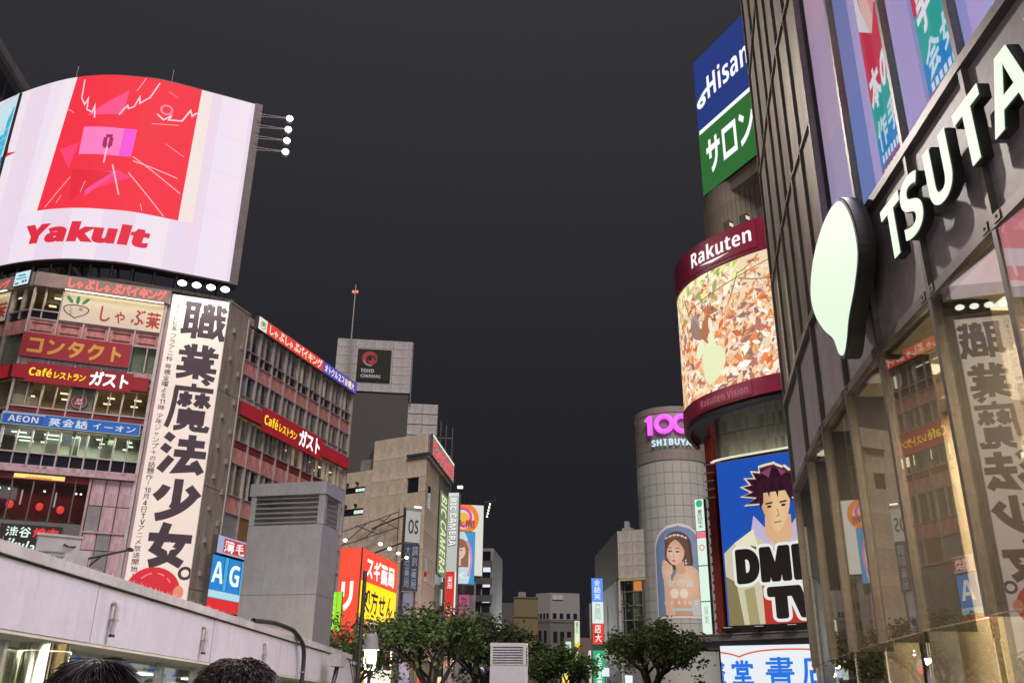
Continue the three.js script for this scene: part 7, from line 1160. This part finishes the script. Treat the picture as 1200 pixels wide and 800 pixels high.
tree('low light green tree at the far end between vent cabinet and narrow signs', 4.1, -72, 6.6, 2.6, 3.4, 606, 4200, 0.24, [0.045, 0.095, 0.024]);
// ---------------------------------------------------------------- two people, only the tops of their heads in the picture
function person(label, x, z, height, turn, hairColor, hairSeed, curly, topColor) {
  const g = thing('person', label, 'person', [x, 0, z], turn), k = height / 1.72;
  const J = { head: [0, 1.6, 0.02], neck: [0, 1.45, 0], chest: [0, 1.28, 0], belly: [0, 1.05, 0.01], hip: [0, 0.92, 0] };
  const bones = [[J.neck, J.head, 0.058, 0.06], [[0, 1.42, 0], J.chest, 0.1, 0.135], [J.chest, J.belly, 0.14, 0.125], [J.belly, J.hip, 0.125, 0.14]];
  for (const s of [-1, 1]) {
    bones.push([[0, 1.4, 0], [s * 0.17, 1.38, 0], 0.06, 0.068], [[s * 0.18, 1.38, 0], [s * 0.23, 1.1, -0.02], 0.056, 0.044], [[s * 0.23, 1.1, -0.02], [s * 0.22, 0.86, 0.1], 0.042, 0.031]);
    bones.push([[s * 0.085, 0.92, 0], [s * 0.1, 0.5, 0.02], 0.095, 0.062], [[s * 0.1, 0.5, 0.02], [s * 0.1, 0.09, -0.02], 0.062, 0.042], [[s * 0.1, 0.05, -0.03], [s * 0.11, 0.035, 0.16], 0.042, 0.036]);
    const wr = [s * 0.22, 0.86, 0.1], pm = [s * 0.218, 0.79, 0.125]; bones.push([wr, pm, 0.028, 0.036]);
    for (let f = 0; f < 4; f++) bones.push([[s * 0.218, 0.785, 0.105 + f * 0.018], [s * 0.212, 0.71 + (f === 0 || f === 3 ? 0.014 : 0), 0.115 + f * 0.018], 0.0105, 0.009]); bones.push([[s * 0.212, 0.84, 0.13], [s * 0.2, 0.775, 0.165], 0.012, 0.01]);
  }
  const res = 110, mc = new MarchingCubes(res, M.black, false, false, 260000), S = 0.92, oy = 0.86; mc.isolation = 0; mc.field.fill(-1);
  const cap = (p, [a, b2, ra, rb]) => { const ax = b2[0] - a[0], ay = b2[1] - a[1], az = b2[2] - a[2], px = p[0] - a[0], py = p[1] - a[1], pz = p[2] - a[2], t = Math.max(0, Math.min(1, (px * ax + py * ay + pz * az) / (ax * ax + ay * ay + az * az))); return Math.hypot(px - ax * t, py - ay * t, pz - az * t) - (ra + (rb - ra) * t); };
  for (let kz = 0; kz < res; kz++) { const pz = (kz - res / 2) / (res / 2) * S; if (Math.abs(pz) > 0.32) continue; for (let j = 0; j < res; j++) { const py = (j - res / 2) / (res / 2) * S + oy; for (let i = 0; i < res; i++) { const px = (i - res / 2) / (res / 2) * S; if (Math.abs(px) > 0.36) continue; let d = 1; for (const bn of bones) { const e = cap([px, py, pz], bn), h = Math.max(0, 0.04 - Math.abs(d - e)) / 0.04; d = Math.min(d, e) - h * h * 0.01; } const hx = px / 0.078, hy = (py - 1.605) / 0.115, hz = (pz - 0.025) / 0.097, hd = (Math.hypot(hx, hy, hz) - 1) * 0.08; d = Math.min(d, hd); const ns = Math.hypot(px, py - 1.585, pz - 0.125) - 0.016; d = Math.min(d, ns, Math.hypot(Math.abs(px) - 0.08, (py - 1.6) * 0.6, pz - 0.01) - 0.016); mc.field[i + j * res + kz * res * res] = -d; } } }
  mc.update(); const n = mc.count, geo = new THREE.BufferGeometry(), pa = new Float32Array(mc.positionArray.slice(0, n * 3)), ca = new Float32Array(n * 3), na = new Float32Array(mc.normalArray.slice(0, n * 3));
  for (let i = 0; i < n; i++) { const X = pa[i * 3] * S, Y = pa[i * 3 + 1] * S + oy, Z = pa[i * 3 + 2] * S; pa[i * 3] = X * k; pa[i * 3 + 1] = Y * k; pa[i * 3 + 2] = Z * k; const skin = Y > 1.44 || (Y < 0.87 && Math.abs(X) > 0.18 && Y > 0.68), low = Y < 0.94, shoe = Y < 0.09; const c = skin ? [0.5, 0.32, 0.24] : shoe ? [0.03, 0.03, 0.03] : low ? [0.03, 0.035, 0.05] : topColor; ca.set(c, i * 3); }
  geo.setAttribute('position', new THREE.BufferAttribute(pa, 3)); geo.setAttribute('normal', new THREE.BufferAttribute(na, 3)); geo.setAttribute('color', new THREE.BufferAttribute(ca, 3));
  mesh(g, 'body', geo, std(1, 1, 1, { vertexColors: true, roughness: 0.8 }));
  const hm = std(...hairColor, { roughness: 0.42 }), face = std(0.03, 0.02, 0.02, { roughness: 0.3 });
  for (const s of [-1, 1]) mesh(g, 'eye', new THREE.SphereGeometry(0.011, 10, 8), face, [s * 0.032 * k, 1.612 * k, 0.112 * k]); mesh(g, 'mouth', new THREE.SphereGeometry(0.02, 10, 6).scale(1, 0.25, 0.4), std(0.35, 0.12, 0.1), [0, 1.545 * k, 0.112 * k]);
  // hair: a cap and many separate locks over it
  seed(hairSeed); const parts = [], hc = new V3(0, 1.625 * k, 0.012), capG = new THREE.SphereGeometry(0.104 * k, 40, 26, 0, 6.2832, 0, 1.75); const cp = capG.attributes.position;
  for (let i = 0; i < cp.count; i++) { const x2 = cp.getX(i), y2 = cp.getY(i), z2 = cp.getZ(i), w = 1 + 0.02 * Math.sin(x2 * 90 + z2 * 40) + 0.015 * Math.sin(y2 * 120 + z2 * 70); cp.setXYZ(i, x2 * 0.9 * w, y2 * 1.04 * w, z2 * 1.05 * w); } capG.computeVertexNormals(); capG.translate(hc.x, hc.y, hc.z); parts.push(capG.toNonIndexed());
  const N = curly ? 3200 : 2600;
  for (let i = 0; i < N; i++) {
    const u = rnd() * 1.05 - 0.05, az = rnd() * 6.283, sr = Math.sqrt(Math.max(0, 1 - u * u)), nrm = new V3(Math.cos(az) * sr, u, Math.sin(az) * sr), a = new V3(nrm.x * 0.093 * k, nrm.y * 0.107 * k, nrm.z * 0.109 * k).add(hc), down = new V3(0, -1, 0).addScaledVector(nrm, nrm.y), out2 = nrm.clone();
    if (down.length() < 0.1) down.set(rnd() - 0.5, 0, rnd() - 0.5); down.normalize().add(new V3(rnd() - 0.5, (rnd() - 0.5) * 0.4, rnd() - 0.5).multiplyScalar(curly ? 1.6 : 0.35)).normalize();
    const L = (curly ? 0.022 + rnd() * 0.018 : 0.05 + rnd() * 0.03) * k, lift = curly ? 0.007 + rnd() * 0.011 : 0.004 + rnd() * 0.004;
    const p1 = a.clone().addScaledVector(down, L * 0.5).addScaledVector(out2, lift), p2 = a.clone().addScaledVector(down, L).addScaledVector(out2, curly ? lift * 0.3 : -0.002), tb = new THREE.TubeGeometry(new THREE.QuadraticBezierCurve3(a, p1, p2), 3, curly ? 0.0012 : 0.0011, 3); parts.push(tb.toNonIndexed());
  }
  mesh(g, 'hair', mergeGeometries(parts.map((p) => { const q = p.index ? p.toNonIndexed() : p; return q; })), hm);
  return g;
}
person('person with straight smooth black hair standing below the white fascia, seen from behind', -1.05, -2.45, 1.71, 2.8, [0.012, 0.009, 0.008], 61, false, [0.06, 0.06, 0.07]);
person('person with short curly dark brown hair below the steel vent tower, seen from behind', -0.64, -2.28, 1.7, 3.1, [0.03, 0.016, 0.01], 62, true, [0.12, 0.1, 0.09]);

scene.traverse((o) => { if (o.isMesh) o.castShadow = o.receiveShadow = true; });
renderer.render(scene, camera);
